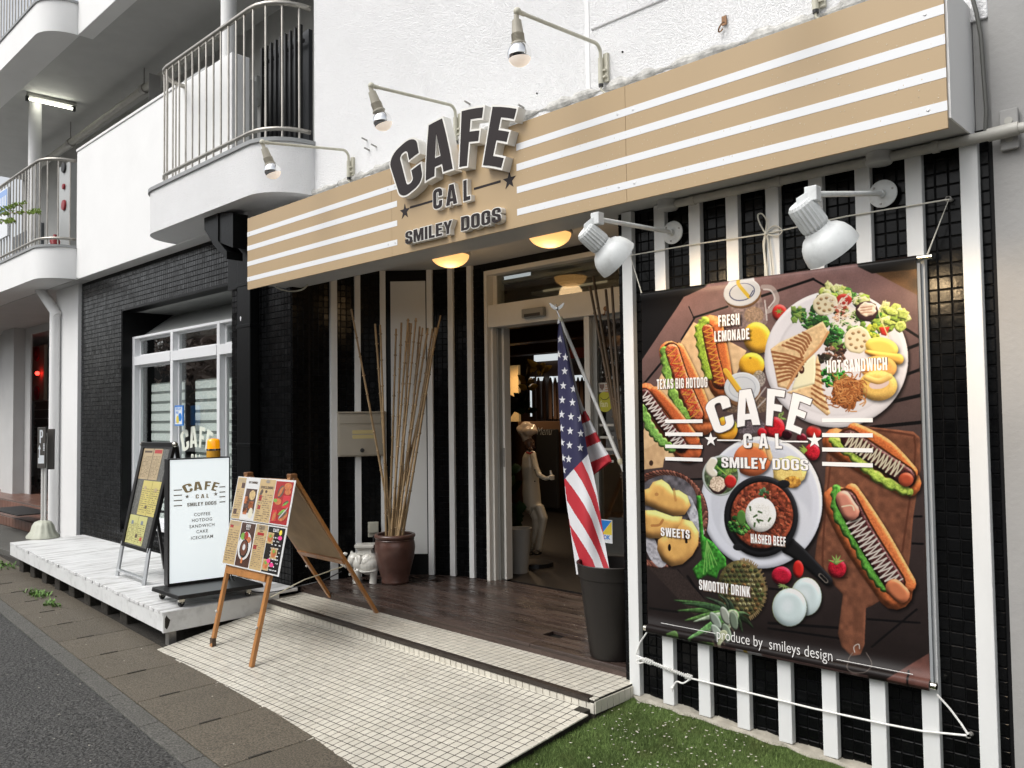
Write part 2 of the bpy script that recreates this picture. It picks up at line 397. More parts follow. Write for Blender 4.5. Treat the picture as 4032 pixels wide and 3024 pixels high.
# ---------------------------------------------------------------- dark deck of the porch
zD = H-1.292
dk = thing('porch_deck', 'dark brown wet wooden deck of the recessed cafe entrance', 'deck', (-4.2, 4, zD)); dk['kind'] = 'structure'
def yD(x): return 3.470-.0165*(x+2.53)
mb = MB(); mb.hexa([(-5.74, yD(-5.74), zT-.002), (-2.53, yD(-2.53), zT-.002), (-2.53, yD(-2.53)+.018, zT-.002), (-5.74, yD(-5.74)+.018, zT-.002),
    (-5.74, yD(-5.74), zD-.014), (-2.53, yD(-2.53), zD-.014), (-2.53, yD(-2.53)+.018, zD-.014), (-5.74, yD(-5.74)+.018, zD-.014)])
mb.build('fascia_board', M_deck, dk, bevel=.002)
MB().box((-5.76, 3.56, -.1), (-2.4, 4.62, zD-.02)).build('joists', M_blackg, dk)
k = 0; y0 = 0
while y0 < 1.14:      # boards run along the front
    w = .098; cuts = [-5.76]+sorted(random.uniform(-5.3, -2.8) for _ in range(2))+[-2.53]
    for a, b in zip(cuts[:-1], cuts[1:]):
        if b-a < .15: continue
        f = lambda x: yD(x)-.006+y0
        mb = MB(); mb.hexa([(a+.001, f(a), zD-.020), (b-.001, f(b), zD-.020), (b-.001, f(b)+w-.003, zD-.020), (a+.001, f(a)+w-.003, zD-.020),
            (a+.001, f(a), zD), (b-.001, f(b), zD), (b-.001, f(b)+w-.003, zD), (a+.001, f(a)+w-.003, zD)])
        mb.build('plank', M_deck, dk, bevel=.0025 if y0 else .005)
    y0 += w

# ---------------------------------------------------------------- artificial lawn
M_turfb = mat('turf_base', (.06, .095, .028), .9, var=.35, vs=40)
mb = MB(); xs = lin(-2.47, 1.6, 24); ys = lin(.9, 3.46, 20)
mb.add([(x, yy, zL(x, yy)-.014) for x in xs for yy in ys], [(i*20+j, (i+1)*20+j, (i+1)*20+j+1, i*20+j+1) for i in range(23) for j in range(19)])
struct('lawn_bed', mb, M_turfb, 'ground under the artificial grass beside the tiled ramp')
M_turf = mat('turf_blades', (.135, .20, .060), .7, spec=.2, island=.5, var=.35, vs=4, stain=.55, ss=6, scol=(.13, .115, .045))
def blades(n, x0, x1, y0, y1, hmin, hmax, zf, cond=None):
    px = RNG.uniform(x0, x1, n); py = RNG.uniform(y0, y1, n)
    if cond is not None: k = cond(px, py); px = px[k]; py = py[k]
    n = len(px); h = RNG.uniform(hmin, hmax, n); a = RNG.uniform(0, 2*PI, n); w = RNG.uniform(.0009, .0018, n); ln = RNG.uniform(.002, .012, n); b = RNG.uniform(0, 2*PI, n)
    z = np.array([zf(x, y) for x, y in zip(px, py)]) if not hasattr(zf, 'vec') else zf.vec(px, py)
    V = np.empty((n, 3, 3)); V[:, 0] = np.stack([px-w*np.cos(a), py-w*np.sin(a), z], 1); V[:, 1] = np.stack([px+w*np.cos(a), py+w*np.sin(a), z], 1)
    V[:, 2] = np.stack([px+ln*np.cos(b), py+ln*np.sin(b), z+h], 1)
    return V.reshape(-1, 3), np.arange(3*n).reshape(-1, 3)
def fastmesh(name, V, F, m, parent=None, kind='stuff', label=None, cat=None):
    me = bpy.data.meshes.new(name); k = F.shape[1]
    me.vertices.add(len(V)); me.vertices.foreach_set('co', V.astype(np.float32).ravel())
    me.loops.add(F.size); me.loops.foreach_set('vertex_index', F.astype(np.int32).ravel())
    me.polygons.add(len(F)); me.polygons.foreach_set('loop_start', np.arange(0, F.size, k, dtype=np.int32)); me.polygons.foreach_set('loop_total', np.full(len(F), k, np.int32))
    me.update(calc_edges=True); me.materials.append(m)
    o = link(name, me, None, parent, label=label, kind=kind)
    if cat: o['category'] = cat
    return o
zf = lambda x, y: zL(x, y)-.022
zf.vec = None
class ZF:
    def __call__(s, x, y): return zL(x, y)-.022
    def vec(s, x, y): return H-1.405-.045*np.maximum(0, x+2.3)-.075*(3.4-y)-.014
V, F = blades(420000, -2.475, -.3, 1.7, 3.42, .008, .019, ZF(), lambda x, y: (x+y*.0 > -2.47) & (y > 1.9-.4*(x+2.0)))
fastmesh('artificial_grass', V, F, M_turf, label='green artificial grass mat beside the tiled ramp, sprinkled with petals', cat='grass')
# cement haunch at the foot of the striped wall
M_cem = mat('cement_haunch', (.33, .31, .26), .8, var=.2, vs=15, bump=.7, bs=50, bd=.006)
mb = MB(); n = 40
for i in range(n+1):
    x = -2.46+i*(2.3/n); w = .022+.022*abs(math.sin(i*.9))+random.uniform(-.006, .012)
    mb.v += [(x, 3.455, zL(x, 3.4)+.012+.006*math.sin(i*1.7)), (x, 3.41, zL(x, 3.4)+.006), (x, 3.43-w, zL(x, 3.4)-.006)]
mb.f += [(i*3+j, (i+1)*3+j, (i+1)*3+j+1, i*3+j+1) for i in range(n) for j in range(2)]
struct('cement_haunch', mb, M_cem, 'rough cement fillet at the foot of the striped wall')
# ================================================================ striped wall on the right
YW = 3.45
sw = thing('striped_wall', 'black tiled wall with white vertical battens behind the big food banner', 'wall', (-1.7, YW, .05))
MB().box((-2.53, YW+.006, -.1), (-.80, YW+.2, 2.56)).build('backing', M_blackg, sw)
TP = .0478; TV = .0505
it = grid_items((-2.532, YW+.006, .0), X, Z, -Y, 36, 50, TP, TV, .004, lambda c: c.x < -.80 and c.z > zL(c.x, 3.4)-.03)
pieces(sw, 'tile', it, M_black, jit=.009, d=.0065, ch=.0026)
battens = [-2.4525+.1973*k for k in range(9)]
for k, x in enumerate(battens):
    zb = zL(x, 3.4)+.008
    MB().box((x-.031, YW-.034, zb), (x+.031, YW+.001, 2.535)).build('batten', M_white, sw, bevel=.003)
# ================================================================ grey pillar at the far right
gp = thing('grey_wall', 'weathered grey rendered wall at the right end of the shopfront', 'wall', (0, 3.5, 0))
MB().box((-.80, YW+.004, -.1), (3.5, 3.9, 5.2)).build('render', M_greywall, gp)
MB().box((-.855, YW+.012, 2.56), (-.80, 3.6, 5.2)).build('return', M_greywall, gp)

# ================================================================ entrance recess: return wall, quarter-round wall, door wall
CXY = Vector((-4.7, 3.6)); RAD = 1.0
def cpt(deg, r=RAD): a = R(deg); return Vector((CXY.x-r*math.cos(a), CXY.y+r*math.sin(a), 0))
def cdirs(deg):      # tangent, normal towards the porch
    a = R(deg); return Vector((math.sin(a), math.cos(a), 0)), Vector((math.cos(a), -math.sin(a), 0))
def Wc(px, py):      # a photo pixel met with the quarter-round wall
    d = ray(px, py); e = Vector((0, 0)); a = d.x**2+d.y**2; b = -2*(d.x*CXY.x+d.y*CXY.y); c = CXY.length_squared-RAD**2
    t = (-b+math.sqrt(b*b-4*a*c))/(2*a); p = EYE+d*t; return p, math.degrees(math.atan2(p.y-CXY.y, CXY.x-p.x))
ew = thing('entrance_wall', 'curved black tiled porch wall with thin white vertical strips', 'wall', (-5.2, 4.2, zD))
zC = 2.73
mb = MB(); n = 24
for i in range(n+1):
    p = cpt(90*i/n, RAD+.006); q = cpt(90*i/n, RAD+.15); mb.v += [(p.x, p.y, .0), (p.x, p.y, zC), (q.x, q.y, .0), (q.x, q.y, zC)]
mb.f += [(4*i, 4*i+4, 4*i+5, 4*i+1) for i in range(n)]+[(4*i+2, 4*i+3, 4*i+7, 4*i+6) for i in range(n)]
mb.build('backing', M_blackg, ew)
it = []
nc = 33; st_ = 90/nc
for i in range(nc):
    dg = (i+.5)*st_; T, N = cdirs(dg)
    if 38.9 < dg < 57.7: continue
    c = cpt(dg, RAD+.006)
    for j in range(51):
        z = .20+(j+.5)*TV*.99
        if z < zC-.02: it.append((Vector((c.x, c.y, z)), T, Z, N, RAD*R(st_)-.004, TV-.0045))
for i in range(3):
    for j in range(51):
        z = .20+(j+.5)*TV*.99
        if z < zC-.02: it.append((Vector((-5.694, 3.45+(i+.5)*.05, z)), Y, Z, X, .046, TV-.0045))
pieces(ew, 'tile', it, M_black, jit=.012, d=.0065, ch=.0016)
for dg in (12.6, 24.3, 36.5, 59.5, 70.6, 81.5):
    T, N = cdirs(dg); c = cpt(dg, RAD-.012); mb = MB()
    mb.obox((c.x, c.y, (zC+zD)/2), T, N, Z, .024 if dg > 20 else .028, .017, (zC-zD)/2-.002); mb.build('batten', M_white, ew, bevel=.002)
# flat board between the third and fourth strip
a = cpt(38.6, RAD-.004); b = cpt(57.8, RAD-.004); d = (b-a).normalized(); N = Vector((d.y, -d.x, 0))
if N.dot(Vector((1, -1, 0))) < 0: N = -N
c = (a+b)/2
MB().obox((c.x, c.y, (zC+zD)/2), d, N, Z, (b-a).length/2, .006, (zC-zD)/2-.002).build('black_board', M_blackp, ew)
nn = N; oo = c+N*.012
p0 = WP(1537, 1109, oo, nn); p1 = WP(1684, 2180, oo, nn)
c2 = Vector(((p0.x+p1.x)/2, (p0.y+p1.y)/2, (p0.z+p1.z)/2)); hw = Vector((p1.x-p0.x, p1.y-p0.y)).length/2
M_gloss = mat('white_gloss_panel', (.62, .63, .62), .22, spec=.5, var=.03, vs=2)
MB().obox(c2, d, N, Z, hw, .006, abs(p0.z-p1.z)/2).build('white_panel', M_gloss, ew, bevel=.001)
# ---- left pillar, its tiled corner and the return wall
pw = thing('corner_pillar', 'black tiled pillar carrying the drainpipe left of the entrance', 'wall', (-6.3, YW, 0))
MB().box((-6.66, YW+.006, -.1), (-5.704, 3.9, 2.75)).build('backing', M_blackg, pw)
MB().box((-5.76, YW+.008, -.1), (-5.694, 3.62, 2.75)).build('return_core', M_blackg, pw)
it = grid_items((-6.66, YW+.006, -.06), X, Z, -Y, 20, 56, TP, TV, .004, lambda c: c.x < -5.69)
pieces(pw, 'tile', it, M_black, jit=.012, d=.0065, ch=.0016)
# ---- door wall
dw = thing('door_wall', 'black tiled wall around the cafe doorway', 'wall', (-3.6, 4.6, zD))
MB().box((-4.70, 4.606, 0), (-4.672, 4.75, zC)).box((-4.672, 4.606, 2.667), (-2.5, 4.75, zC)).build('backing', M_blackp, dw)
MB().box((-2.53, YW+.02, -.1), (-2.45, 4.75, 2.73)).build('return_wall', M_blackg, dw)
# ================================================================ canopy box behind the sign: soffit and porch ceiling
cb = thing('canopy', 'flat grey soffit behind the sign board and over the porch', 'canopy', (-3.4, 3.4, 2.54))
MB().box((-5.78, 3.162, 2.54), (-.866, 3.53, 3.035)).build('box_beam', M_soffit, cb)
MB().box((-5.9, 3.53, zC), (-2.45, 4.9, 2.9)).build('porch_ceiling', M_soffit, cb)
MB().box((-.8662, 3.163, 2.538), (-.859, 3.531, 3.037)).build('end_plate', M_smooth, cb)
# ================================================================ upper building: parapets, balcony, corridor
bl = thing('apartment_building', 'white rendered apartment building above the cafe with open corridors', 'building', (-8, 3.5, 1.6))
zB, zP = 3.192, 4.728; YB = 3.60     # underside and top of the white parapet band; face of the window wall
MB().box((-10.47, YW, zB), (-6.66, 3.62, zP)).build('smooth_parapet', M_smooth, bl, bevel=.006)
MB().box((-6.655, YW+.02, zB+.02), (-5.37, 3.62, 3.5)).build('band_under_balcony', M_smooth, bl)
MB().box((-5.365, YW, 2.98), (-.80, 3.62, zP)).build('stucco_parapet', M_stucco, bl, bevel=.004)
g0 = WY(2245, 200, YW)
MB().box((-6.66, YW+.04, 2.70), (-5.60, 3.9, zB+.004)).build('black_lintel', M_blackp, bl)
# coping of the parapets
MB().box((-10.47, YW-.012, zP), (-7.74, 3.64, zP+.03)).build('coping', M_smooth, bl, bevel=.005)
# balcony slabs: plan outline with quarter-round ends
def rounded(x0, x1, y0, yb, r, left=True, right=True, n=10):
    p = []
    if left:
        p.append((x0, yb))
        for i in range(n+1): a = R(180+90*i/n); p.append((x0+r+r*math.cos(a), y0+r+r*math.sin(a)*1.0))
    else: p += [(x0, yb), (x0, y0)]
    if right:
        for i in range(n+1): a = R(270+90*i/n); p.append((x1-r+r*math.cos(a), y0+r+r*math.sin(a)))
        p.append((x1, yb))
    else: p += [(x1, y0), (x1, yb)]
    return p
def balcony(x0, x1, zb, zt, left, name='balcony_slab'):
    pl = rounded(x0, x1, 3.085, 3.47, .345, left, True); mb = MB(); mb.prism(pl, zb, zt-.03); mb.build(name, M_stucco if zt < 4 and left else M_smooth, bl, smooth=True, autos=35)
    pl = rounded(x0-.014 if left else x0, x1+.014, 3.068, 3.47, .355, left, True); MB().prism(pl, zt-.03, zt).build('coping', M_cap, bl, smooth=True, autos=35)
balcony(-7.76, -5.36, 3.197, 3.61, True)
balcony(-16, -10.47, 3.198, 3.595, False)
balcony(-16, -10.475, 6.157, 6.565, False)
MB().box((-10.475, YW, 6.157), (-2, 3.62, 7.8)).build('upper_parapet', M_smooth, bl, bevel=.006)
MB().box((-18, YW+.02, 6.27), (0, 5.15, 6.5)).build('corridor_ceiling', M_soffit, bl)
MB().box((-18, YW+.17, 3.2), (0, 5.15, 3.4)).build('corridor_floor', M_soffit, bl)
MB().box((-18, 3.12, 3.35), (-11.1, YW+.17, 3.4)).build('balcony_floor', M_soffit, bl)
M_cor = mat('corridor_wall', (.40, .40, .385), .8, var=.05, bump=.2)
MB().box((-18, 4.95, 3.4), (0, 5.15, 6.27)).build('corridor_wall', M_cor, bl)
# ground-floor left: columns, entrance back walls
MB().box((-11.52, 3.56, -.15), (-10.735, 4.0, 3.196)).build('column', M_smooth, bl, bevel=.006)

# ================================================================ block capitals drawn as outlines
from mathutils.geometry import tessellate_polygon
def arc(cx, cy, rx, ry, a0, a1, n=7): return [(cx+rx*math.cos(R(a0+(a1-a0)*i/n)), cy+ry*math.sin(R(a0+(a1-a0)*i/n))) for i in range(n+1)]
def rrect(x0, y0, x1, y1, r, ry=None, n=7):
    ry = ry or r
    return arc(x1-r, y1-ry, r, ry, 0, 90, n)+arc(x0+r, y1-ry, r, ry, 90, 180, n)+arc(x0+r, y0+ry, r, ry, 180, 270, n)+arc(x1-r, y0+ry, r, ry, 270, 360, n)
def G():
    g = {}; s = .2; t = .16; w = .56; r = .22; q = .07
    def cshape(w, lo=.38, hi=.61): return [(w, hi)]+arc(w-r, 1-r*.9, r, r*.9, 0, 90)+arc(r, 1-r*.9, r, r*.9, 90, 180)+arc(r, r*.9, r, r*.9, 180, 270)+arc(w-r, r*.9, r, r*.9, 270, 360)
    inn = lambda w: arc(w-s-q, t+q, q, q, 360, 270, 3)+arc(s+q, t+q, q, q, 270, 180, 3)+arc(s+q, 1-t-q, q, q, 180, 90, 3)+arc(w-s-q, 1-t-q, q, q, 90, 0, 3)
    g['C'] = (w, [cshape(w)+[(w, .38), (w-s, .38)]+inn(w)+[(w-s, .61)]])
    g['G'] = (w, [cshape(w)[:-1]+[(w, 0), (w, .54), (w*.5, .54), (w*.5, .40), (w-s, .40)]+inn(w)+[(w-s, .61)]])
    g['O'] = (w, [rrect(0, 0, w, 1, r, r*.9), rrect(s, t, w-s, 1-t, q)])
    g['D'] = (w, [[(0, 0), (0, 1)]+arc(w-r, 1-r, r, r, 90, 0)+arc(w-r, r, r, r, 0, -90), [(s, t), (s, 1-t)]+arc(w-s-q, 1-t-q, q, q, 90, 0, 3)+arc(w-s-q, t+q, q, q, 0, -90, 3)])
    g['P'] = (w, [[(0, 0), (0, 1)]+arc(w-r, 1-r, r, r, 90, 0)+arc(w-r, .40+r, r, r, 0, -90)+[(s, .40), (s, 0)], [(s, .54), (s, .86)]+arc(w-s-.04, .82, .04, .04, 90, 0, 3)+arc(w-s-.04, .58, .04, .04, 0, -90, 3)])
    g['B'] = (w, [[(0, 0), (0, 1)]+arc(w-.2, .82, .18, .18, 90, -60)+[(w-.07, .54)]+arc(w-.2, .25, .2, .25, 50, -90), [(s, .58), (s, .87), (w-s, .86), (w-s, .60)], [(s, .14), (s, .44), (w-s, .42), (w-s, .16)]])
    g['R'] = (w, [[(0, 0), (0, 1)]+arc(w-.2, .80, .2, .2, 90, -60)+[(w-.09, .53), (w, .42), (w, 0), (w-s, 0), (w-s, .40), (s, .42), (s, 0)], [(s, .58), (s, .86), (w-s, .84), (w-s, .60)]])
    g['U'] = (w, [[(0, 1)]+arc(r, r*.9, r, r*.9, 180, 270)+arc(w-r, r*.9, r, r*.9, 270, 360)+[(w, 1), (w-s, 1)]+arc(w-s-q, t+q, q, q, 360, 270, 3)+arc(s+q, t+q, q, q, 270, 180, 3)+[(s, 1)]])
    ws = .54
    g['S'] = (ws, [[(ws, .66)]+arc(ws-r, 1-r*.9, r, r*.9, 0, 90)+arc(r, 1-r*.9, r, r*.9, 90, 180)+[(0, .62), (.04, .53), (ws-s, .37), (ws-s, .17), (ws-s-.04, .15), (s+.02, .15), (s, .18), (s, .35), (0, .35)]
        +arc(r, r*.9, r, r*.9, 180, 270)+arc(ws-r, r*.9, r, r*.9, 270, 360)+[(ws, .40), (ws-.05, .50), (s, .64), (s, .82), (s+.03, .85), (ws-s-.02, .85), (ws-s, .82), (ws-s, .66)]])
    g['A'] = (.62, [[(0, 0), (.19, 1), (.43, 1), (.62, 0), (.415, 0), (.392, .16), (.228, .16), (.205, 0)], [(.25, .32), (.31, .78), (.37, .32)]])
    g['M'] = (.76, [[(0, 0), (0, 1), (.26, 1), (.38, .42), (.50, 1), (.76, 1), (.76, 0), (.58, 0), (.58, .62), (.45, 0), (.31, 0), (.18, .62), (.18, 0)]])
    g['W'] = (.84, [[(.10, 0), (0, 1), (.19, 1), (.235, .38), (.33, 1), (.51, 1), (.605, .38), (.65, 1), (.84, 1), (.74, 0), (.52, 0), (.42, .56), (.32, 0)]])
    g['Y'] = (.6, [[(.2, 0), (.2, .38), (0, 1), (.21, 1), (.3, .64), (.39, 1), (.6, 1), (.4, .38), (.4, 0)]])
    g['V'] = (.58, [[(.18, 0), (0, 1), (.2, 1), (.29, .35), (.38, 1), (.58, 1), (.40, 0)]])
    g['E'] = (.46, [[(0, 0), (0, 1), (.46, 1), (.46, .83), (.2, .83), (.2, .61), (.43, .61), (.43, .44), (.2, .44), (.2, .17), (.46, .17), (.46, 0)]])
    g['F'] = (.44, [[(0, 0), (0, 1), (.44, 1), (.44, .82), (.2, .82), (.2, .60), (.42, .60), (.42, .42), (.2, .42), (.2, 0)]])
    g['L'] = (.42, [[(0, 0), (0, 1), (.2, 1), (.2, .18), (.42, .18), (.42, 0)]])
    g['I'] = (.2, [[(0, 0), (0, 1), (.2, 1), (.2, 0)]])
    g['T'] = (.5, [[(.15, 0), (.15, .82), (0, .82), (0, 1), (.5, 1), (.5, .82), (.35, .82), (.35, 0)]])
    g['H'] = (.56, [[(0, 0), (0, 1), (.2, 1), (.2, .60), (.36, .60), (.36, 1), (.56, 1), (.56, 0), (.36, 0), (.36, .42), (.2, .42), (.2, 0)]])
    g['N'] = (.58, [[(0, 0), (0, 1), (.2, 1), (.39, .45), (.39, 1), (.58, 1), (.58, 0), (.39, 0), (.19, .52), (.19, 0)]])
    g['X'] = (.6, [[(0, 0), (.18, .5), (0, 1), (.21, 1), (.3, .70), (.39, 1), (.6, 1), (.42, .5), (.6, 0), (.39, 0), (.3, .30), (.21, 0)]])
    g['K'] = (.58, [[(0, 0), (0, 1), (.2, 1), (.2, .62), (.36, 1), (.57, 1), (.40, .54), (.58, 0), (.37, 0), (.26, .36), (.2, .26), (.2, 0)]])
    g['-'] = (.3, [[(0, .42), (0, .56), (.3, .56), (.3, .42)]]); g['.'] = (.2, [[(0, 0), (0, .18), (.2, .18), (.2, 0)]])
    return g
GL = G()
def dens(loop, n=1):
    return loop
def offset(loop, e):
    """outline pushed outward by e (mitred); outer loops may run either way round"""
    n = len(loop); A = sum(loop[i][0]*loop[(i+1) % n][1]-loop[(i+1) % n][0]*loop[i][1] for i in range(n))/2; sg = 1 if A > 0 else -1; out = []
    lp = [loop[i] for i in range(n) if (Vector(loop[i])-Vector(loop[i-1])).length > 1e-6]; n = len(lp)
    for i in range(n):
        a, b, c = Vector(lp[i-1]), Vector(lp[i]), Vector(lp[(i+1) % n]); d1 = (b-a).normalized(); d2 = (c-b).normalized()
        n1 = Vector((d1.y, -d1.x))*sg; n2 = Vector((d2.y, -d2.x))*sg; m = (n1+n2)
        if m.length < 1e-4: m = n1
        m.normalize(); k = e/max(.45, m.dot(n1)); out.append((b.x+m.x*k, b.y+m.y*k))
    return out
def outline(mb, loops, xf, d0, d1):
    """loops in the plane, extruded between depths d0 (back) and d1 (front); xf maps (u, v, d) to the world"""
    tri = tessellate_polygon([[Vector((x, y, 0)) for x, y in l] for l in loops]); flat = [p for l in loops for p in l]
    n = len(flat); vs = [xf(x, y, d1) for x, y in flat]; fs = [tuple(t) for t in tri]
    if d0 is not None:
        vs += [xf(x, y, d0) for x, y in flat]; k = 0
        for l in loops:
            for i in range(len(l)): a, b = k+i, k+(i+1) % len(l); fs.append((a, b, b+n, a+n))
            k += len(l)
    return mb.add(vs, fs)
def layout(txt, h=1, gap=.07, sx=1, space=.28):
    x = 0; out = []
    for ch in txt:
        if ch == ' ': x += space*h; continue
        w, lp = GL[ch]; out.append((ch, x, w*h*sx, lp)); x += (w*sx+gap)*h
    return out, x-gap*h
ARC = (('C', -24, -12.4), ('A', -11.2, 1.4), ('F', 4.4, 11.6), ('E', 14.7, 22.4))
def arch(cx, z0, sc):            # the fanned CAFE: returns (letter, loops already bent into u, v)
    out = []; RB = 1.07
    for ch, a0, a1 in ARC:
        w, lp = GL[ch]; L = []
        for loop in lp:
            q = []
            m = len(loop)
            for i in range(m):
                p0 = loop[i]; p1 = loop[(i+1) % m]; k = 3 if abs(p0[0]-p1[0]) > .12 else 1
                for j in range(k):
                    x = p0[0]+(p1[0]-p0[0])*j/k; y = p0[1]+(p1[1]-p0[1])*j/k
                    an = R(a0+(a1-a0)*x/w); r = RB+.31*y; q.append((cx+sc*r*math.sin(an), z0+sc*(r*math.cos(an)-RB)))
            L.append(q)
        out.append((ch, L))
    return out
def star(cx, cy, r, rot=90, k=.40): return [(cx+(r if i % 2 == 0 else r*k)*math.cos(R(rot+36*i)), cy+(r if i % 2 == 0 else r*k)*math.sin(R(rot+36*i))) for i in range(10)]
def txt(body, size, xf, m, parent, name='lettering', ext=.0006, off=0, sx=1, shear=0, align='LEFT', track=1.0):
    """small print in the built-in typeface; xf maps (u, v, d) to the world"""
    cu = bpy.data.curves.new('t', 'FONT'); cu.body = body; cu.size = size; cu.offset = off; cu.shear = shear; cu.align_x = align; cu.resolution_u = 3
    cu.space_character = track
    ob = bpy.data.objects.new('t', cu); COL.objects.link(ob); dg = bpy.context.evaluated_depsgraph_get(); me = bpy.data.meshes.new_from_object(ob.evaluated_get(dg))
    o0 = origin(parent)
    for v in me.vertices: v.co = xf(v.co.x*sx, v.co.y, ext)-o0
    bpy.data.objects.remove(ob); bpy.data.curves.remove(cu); me.name = name
    return link(name, me, m, parent)
# ================================================================ the sign board over the shopfront
M_tan = mat('tan_sign_sheet', (.43, .31, .175), .40, spec=.4, var=.04, vs=.8, aniso=(1, 1, .35), stain=.10, ss=3, scol=(.30, .22, .13))
M_stripe = mat('white_stripe_vinyl', (.74, .75, .76), .35)
M_dk = mat('dark_brown_face', (.020, .014, .014), .5, spec=.25)
M_ltw = mat('white_letter_edge', (.78, .76, .71), .45)
sg = thing('sign_board', 'long tan cafe sign board with white stripes and raised CAFE CAL SMILEY DOGS letters', 'sign', (-3.35, 3.16, 2.5))
YS = 3.15; sx0, sx1 = -5.83, -.866; seams = [sx0, -4.035, -2.255, sx1]
for a, b in zip(seams[:-1], seams[1:]): MB().box((a+.0008, YS, 2.500), (b-.0008, YS+.012, 3.055)).build('panel', M_tan, sg, bevel=.0008)
XS = lambda u, v, d: Vector((u, YS-d, v))
for z0, z1 in ((2.911, 2.947), (2.802, 2.839), (2.682, 2.717), (2.563, 2.598)):
    for a, b in ((sx0, -3.981), (-2.964, sx1)): MB().box((a, YS-.0012, z0), (b, YS+.001, z1)).build('stripe', M_stripe, sg)
for ch, L in arch(-3.43, 2.90, 1.0):
    mb = MB(); outline(mb, [offset(l, .011) if i == 0 else offset(l, -.006) for i, l in enumerate(L)], XS, -.001, .058)
    o = mb.build('raised_letter', M_ltw, sg)
    outline(MB(), L, XS, .0575, .0600).build('letter_face', M_dk, o)
def flat_word(word, x0, x1, z0, z1, dep, edge, parent=sg, face=M_dk, back=M_ltw, xf=XS):
    lay, W = layout(word, 1, .10, 1, .30); k = (x1-x0)/W
    for ch, x, w, lp in lay:
        L = [[(x0+k*(x+px*(w/GL[ch][0])), z0+(z1-z0)*py) for px, py in l] for l in lp]
        mb = MB(); outline(mb, [offset(l, edge) if i == 0 else offset(l, -edge*.5) for i, l in enumerate(L)], xf, -.001, dep)
        o = mb.build('raised_letter', back, parent); outline(MB(), L, xf, dep-.0005, dep+.0018).build('letter_face', face, o)
for ch, a, b in (('C', -3.606, -3.528), ('A', -3.494, -3.400), ('L', -3.347, -3.293)): flat_word(ch, a, b, 2.708, 2.824, .030, .006)
flat_word('SMILEY', -3.858, -3.440, 2.544, 2.618, .035, .0045); flat_word('DOGS', -3.364, -3.052, 2.542, 2.620, .035, .0045)
for a, b in ((-3.856, -3.632), (-3.294, -3.084)): MB().box((a, YS-.0012, 2.766), (b, YS+.001, 2.779)).build('dash', M_dk, sg)
for cx, cz in ((-3.905, 2.757), (-3.018, 2.763)): outline(MB(), [star(cx, cz, .050)], XS, -.001, .0014).build('star', M_dk, sg)
M_scr = mat('rivet', (.6, .6, .6), .4, metal=.6)
mb = MB()
for x in (-5.80, -4.07, -4.0, -2.30, -2.21, -.93):
    for z in (2.93, 2.58): mb.lathe([(.0, -.001), (.006, -.001), (.006, .002), (.003, .003)], (x, YS-.0005, z), (0, -1, 0), 8)
mb.build('rivet_heads', M_scr, sg, kind='stuff')
# raindrops on the sheet
M_drop = mat('rain_drop', (.6, .5, .35), .05, spec=.8)
mb = MB()
for i in range(420):
    x = random.uniform(-2.95, -.88) if i < 330 else random.uniform(-5.7, -4.1); z = random.uniform(2.51, 2.9); r = random.uniform(.0012, .0028)
    mb.ball((x, YS-.0006, z), r, 6, 4, (1, .5, 1.15))
mb.build('raindrops', M_drop, sg, smooth=True, kind='stuff')
# ragged sealant where the box meets the wall
M_caulk = mat('old_sealant', (.52, .51, .48), .7, var=.3, vs=20, bump=1, bs=40, bd=.01, stain=.6, ss=8, scol=(.05, .05, .04))
mb = MB(); n = 160; seg = 6
for i in range(n+1):
    x = -5.7+i*(4.85/n); w = .022+.014*math.sin(i*.7)*math.sin(i*.23)+random.uniform(-.007, .009); zc = 3.2
    for j in range(seg): a = PI*(.5+j/(seg-1)); mb.v.append((x, YW-.002-math.sin(PI*j/(seg-1))*w*.8, 3.222+.012*math.sin(x*1.3)+math.cos(PI*j/(seg-1))*w*1.0))
mb.f += [(i*seg+j, (i+1)*seg+j, (i+1)*seg+j+1, i*seg+j+1) for i in range(n) for j in range(seg-1)]
sl_ = mb.build('sealant_bead', M_caulk, bl)
MB().box((-5.75, 3.17, 3.030), (-.875, 3.46, 3.046)).build('box_lid', M_soffit, cb)
# seam and step in the stucco
sm = MB(); a = WY(2240, 0, YW); sm.box((-2.722, YW-.004, 3.05), (-2.694, YW+.01, zP)); sm.build('vertical_seam', mat('smooth_white', (.76, .76, .76), .6, bump=.3, bs=30), bl)
MB().box((-2.68, YW-.010, 3.565), (-.82, YW+.01, zP)).build('stucco_parapet', M_stucco, bl, bevel=.006)
for px, py in ((2452, 205), (1992, 545), (2115, 368)): p = WY(px, py, YW); MB().lathe([(.0, -.002), (.006, -.002), (.005, .004)], p-Y*.001, (0, -1, 0), 8).build('bolt_hole', M_blackg, bl)
M_rust = mat('rusty_metal', (.22, .12, .06), .5, metal=.5, var=.4, vs=30)
M_mtl = mat('dull_metal', (.35, .34, .32), .45, metal=.7, var=.2, vs=20)
p = WY(2846, 100, YW-.01); br = thing('pipe_clip', 'small rusty pipe clip screwed to the white wall above the sign', 'bracket', p)
MB().tube([p+Vector((.005*math.cos(t)*3, -.012-.012*math.sin(t)*1.2, .018*math.cos(t)-.012)) for t in lin(0, 4.6, 9)], .004, 6).obox(p+Vector((.008, 0, .02)), X, Y, Z, .012, .003, .022).build('clip', M_rust, br, smooth=True)
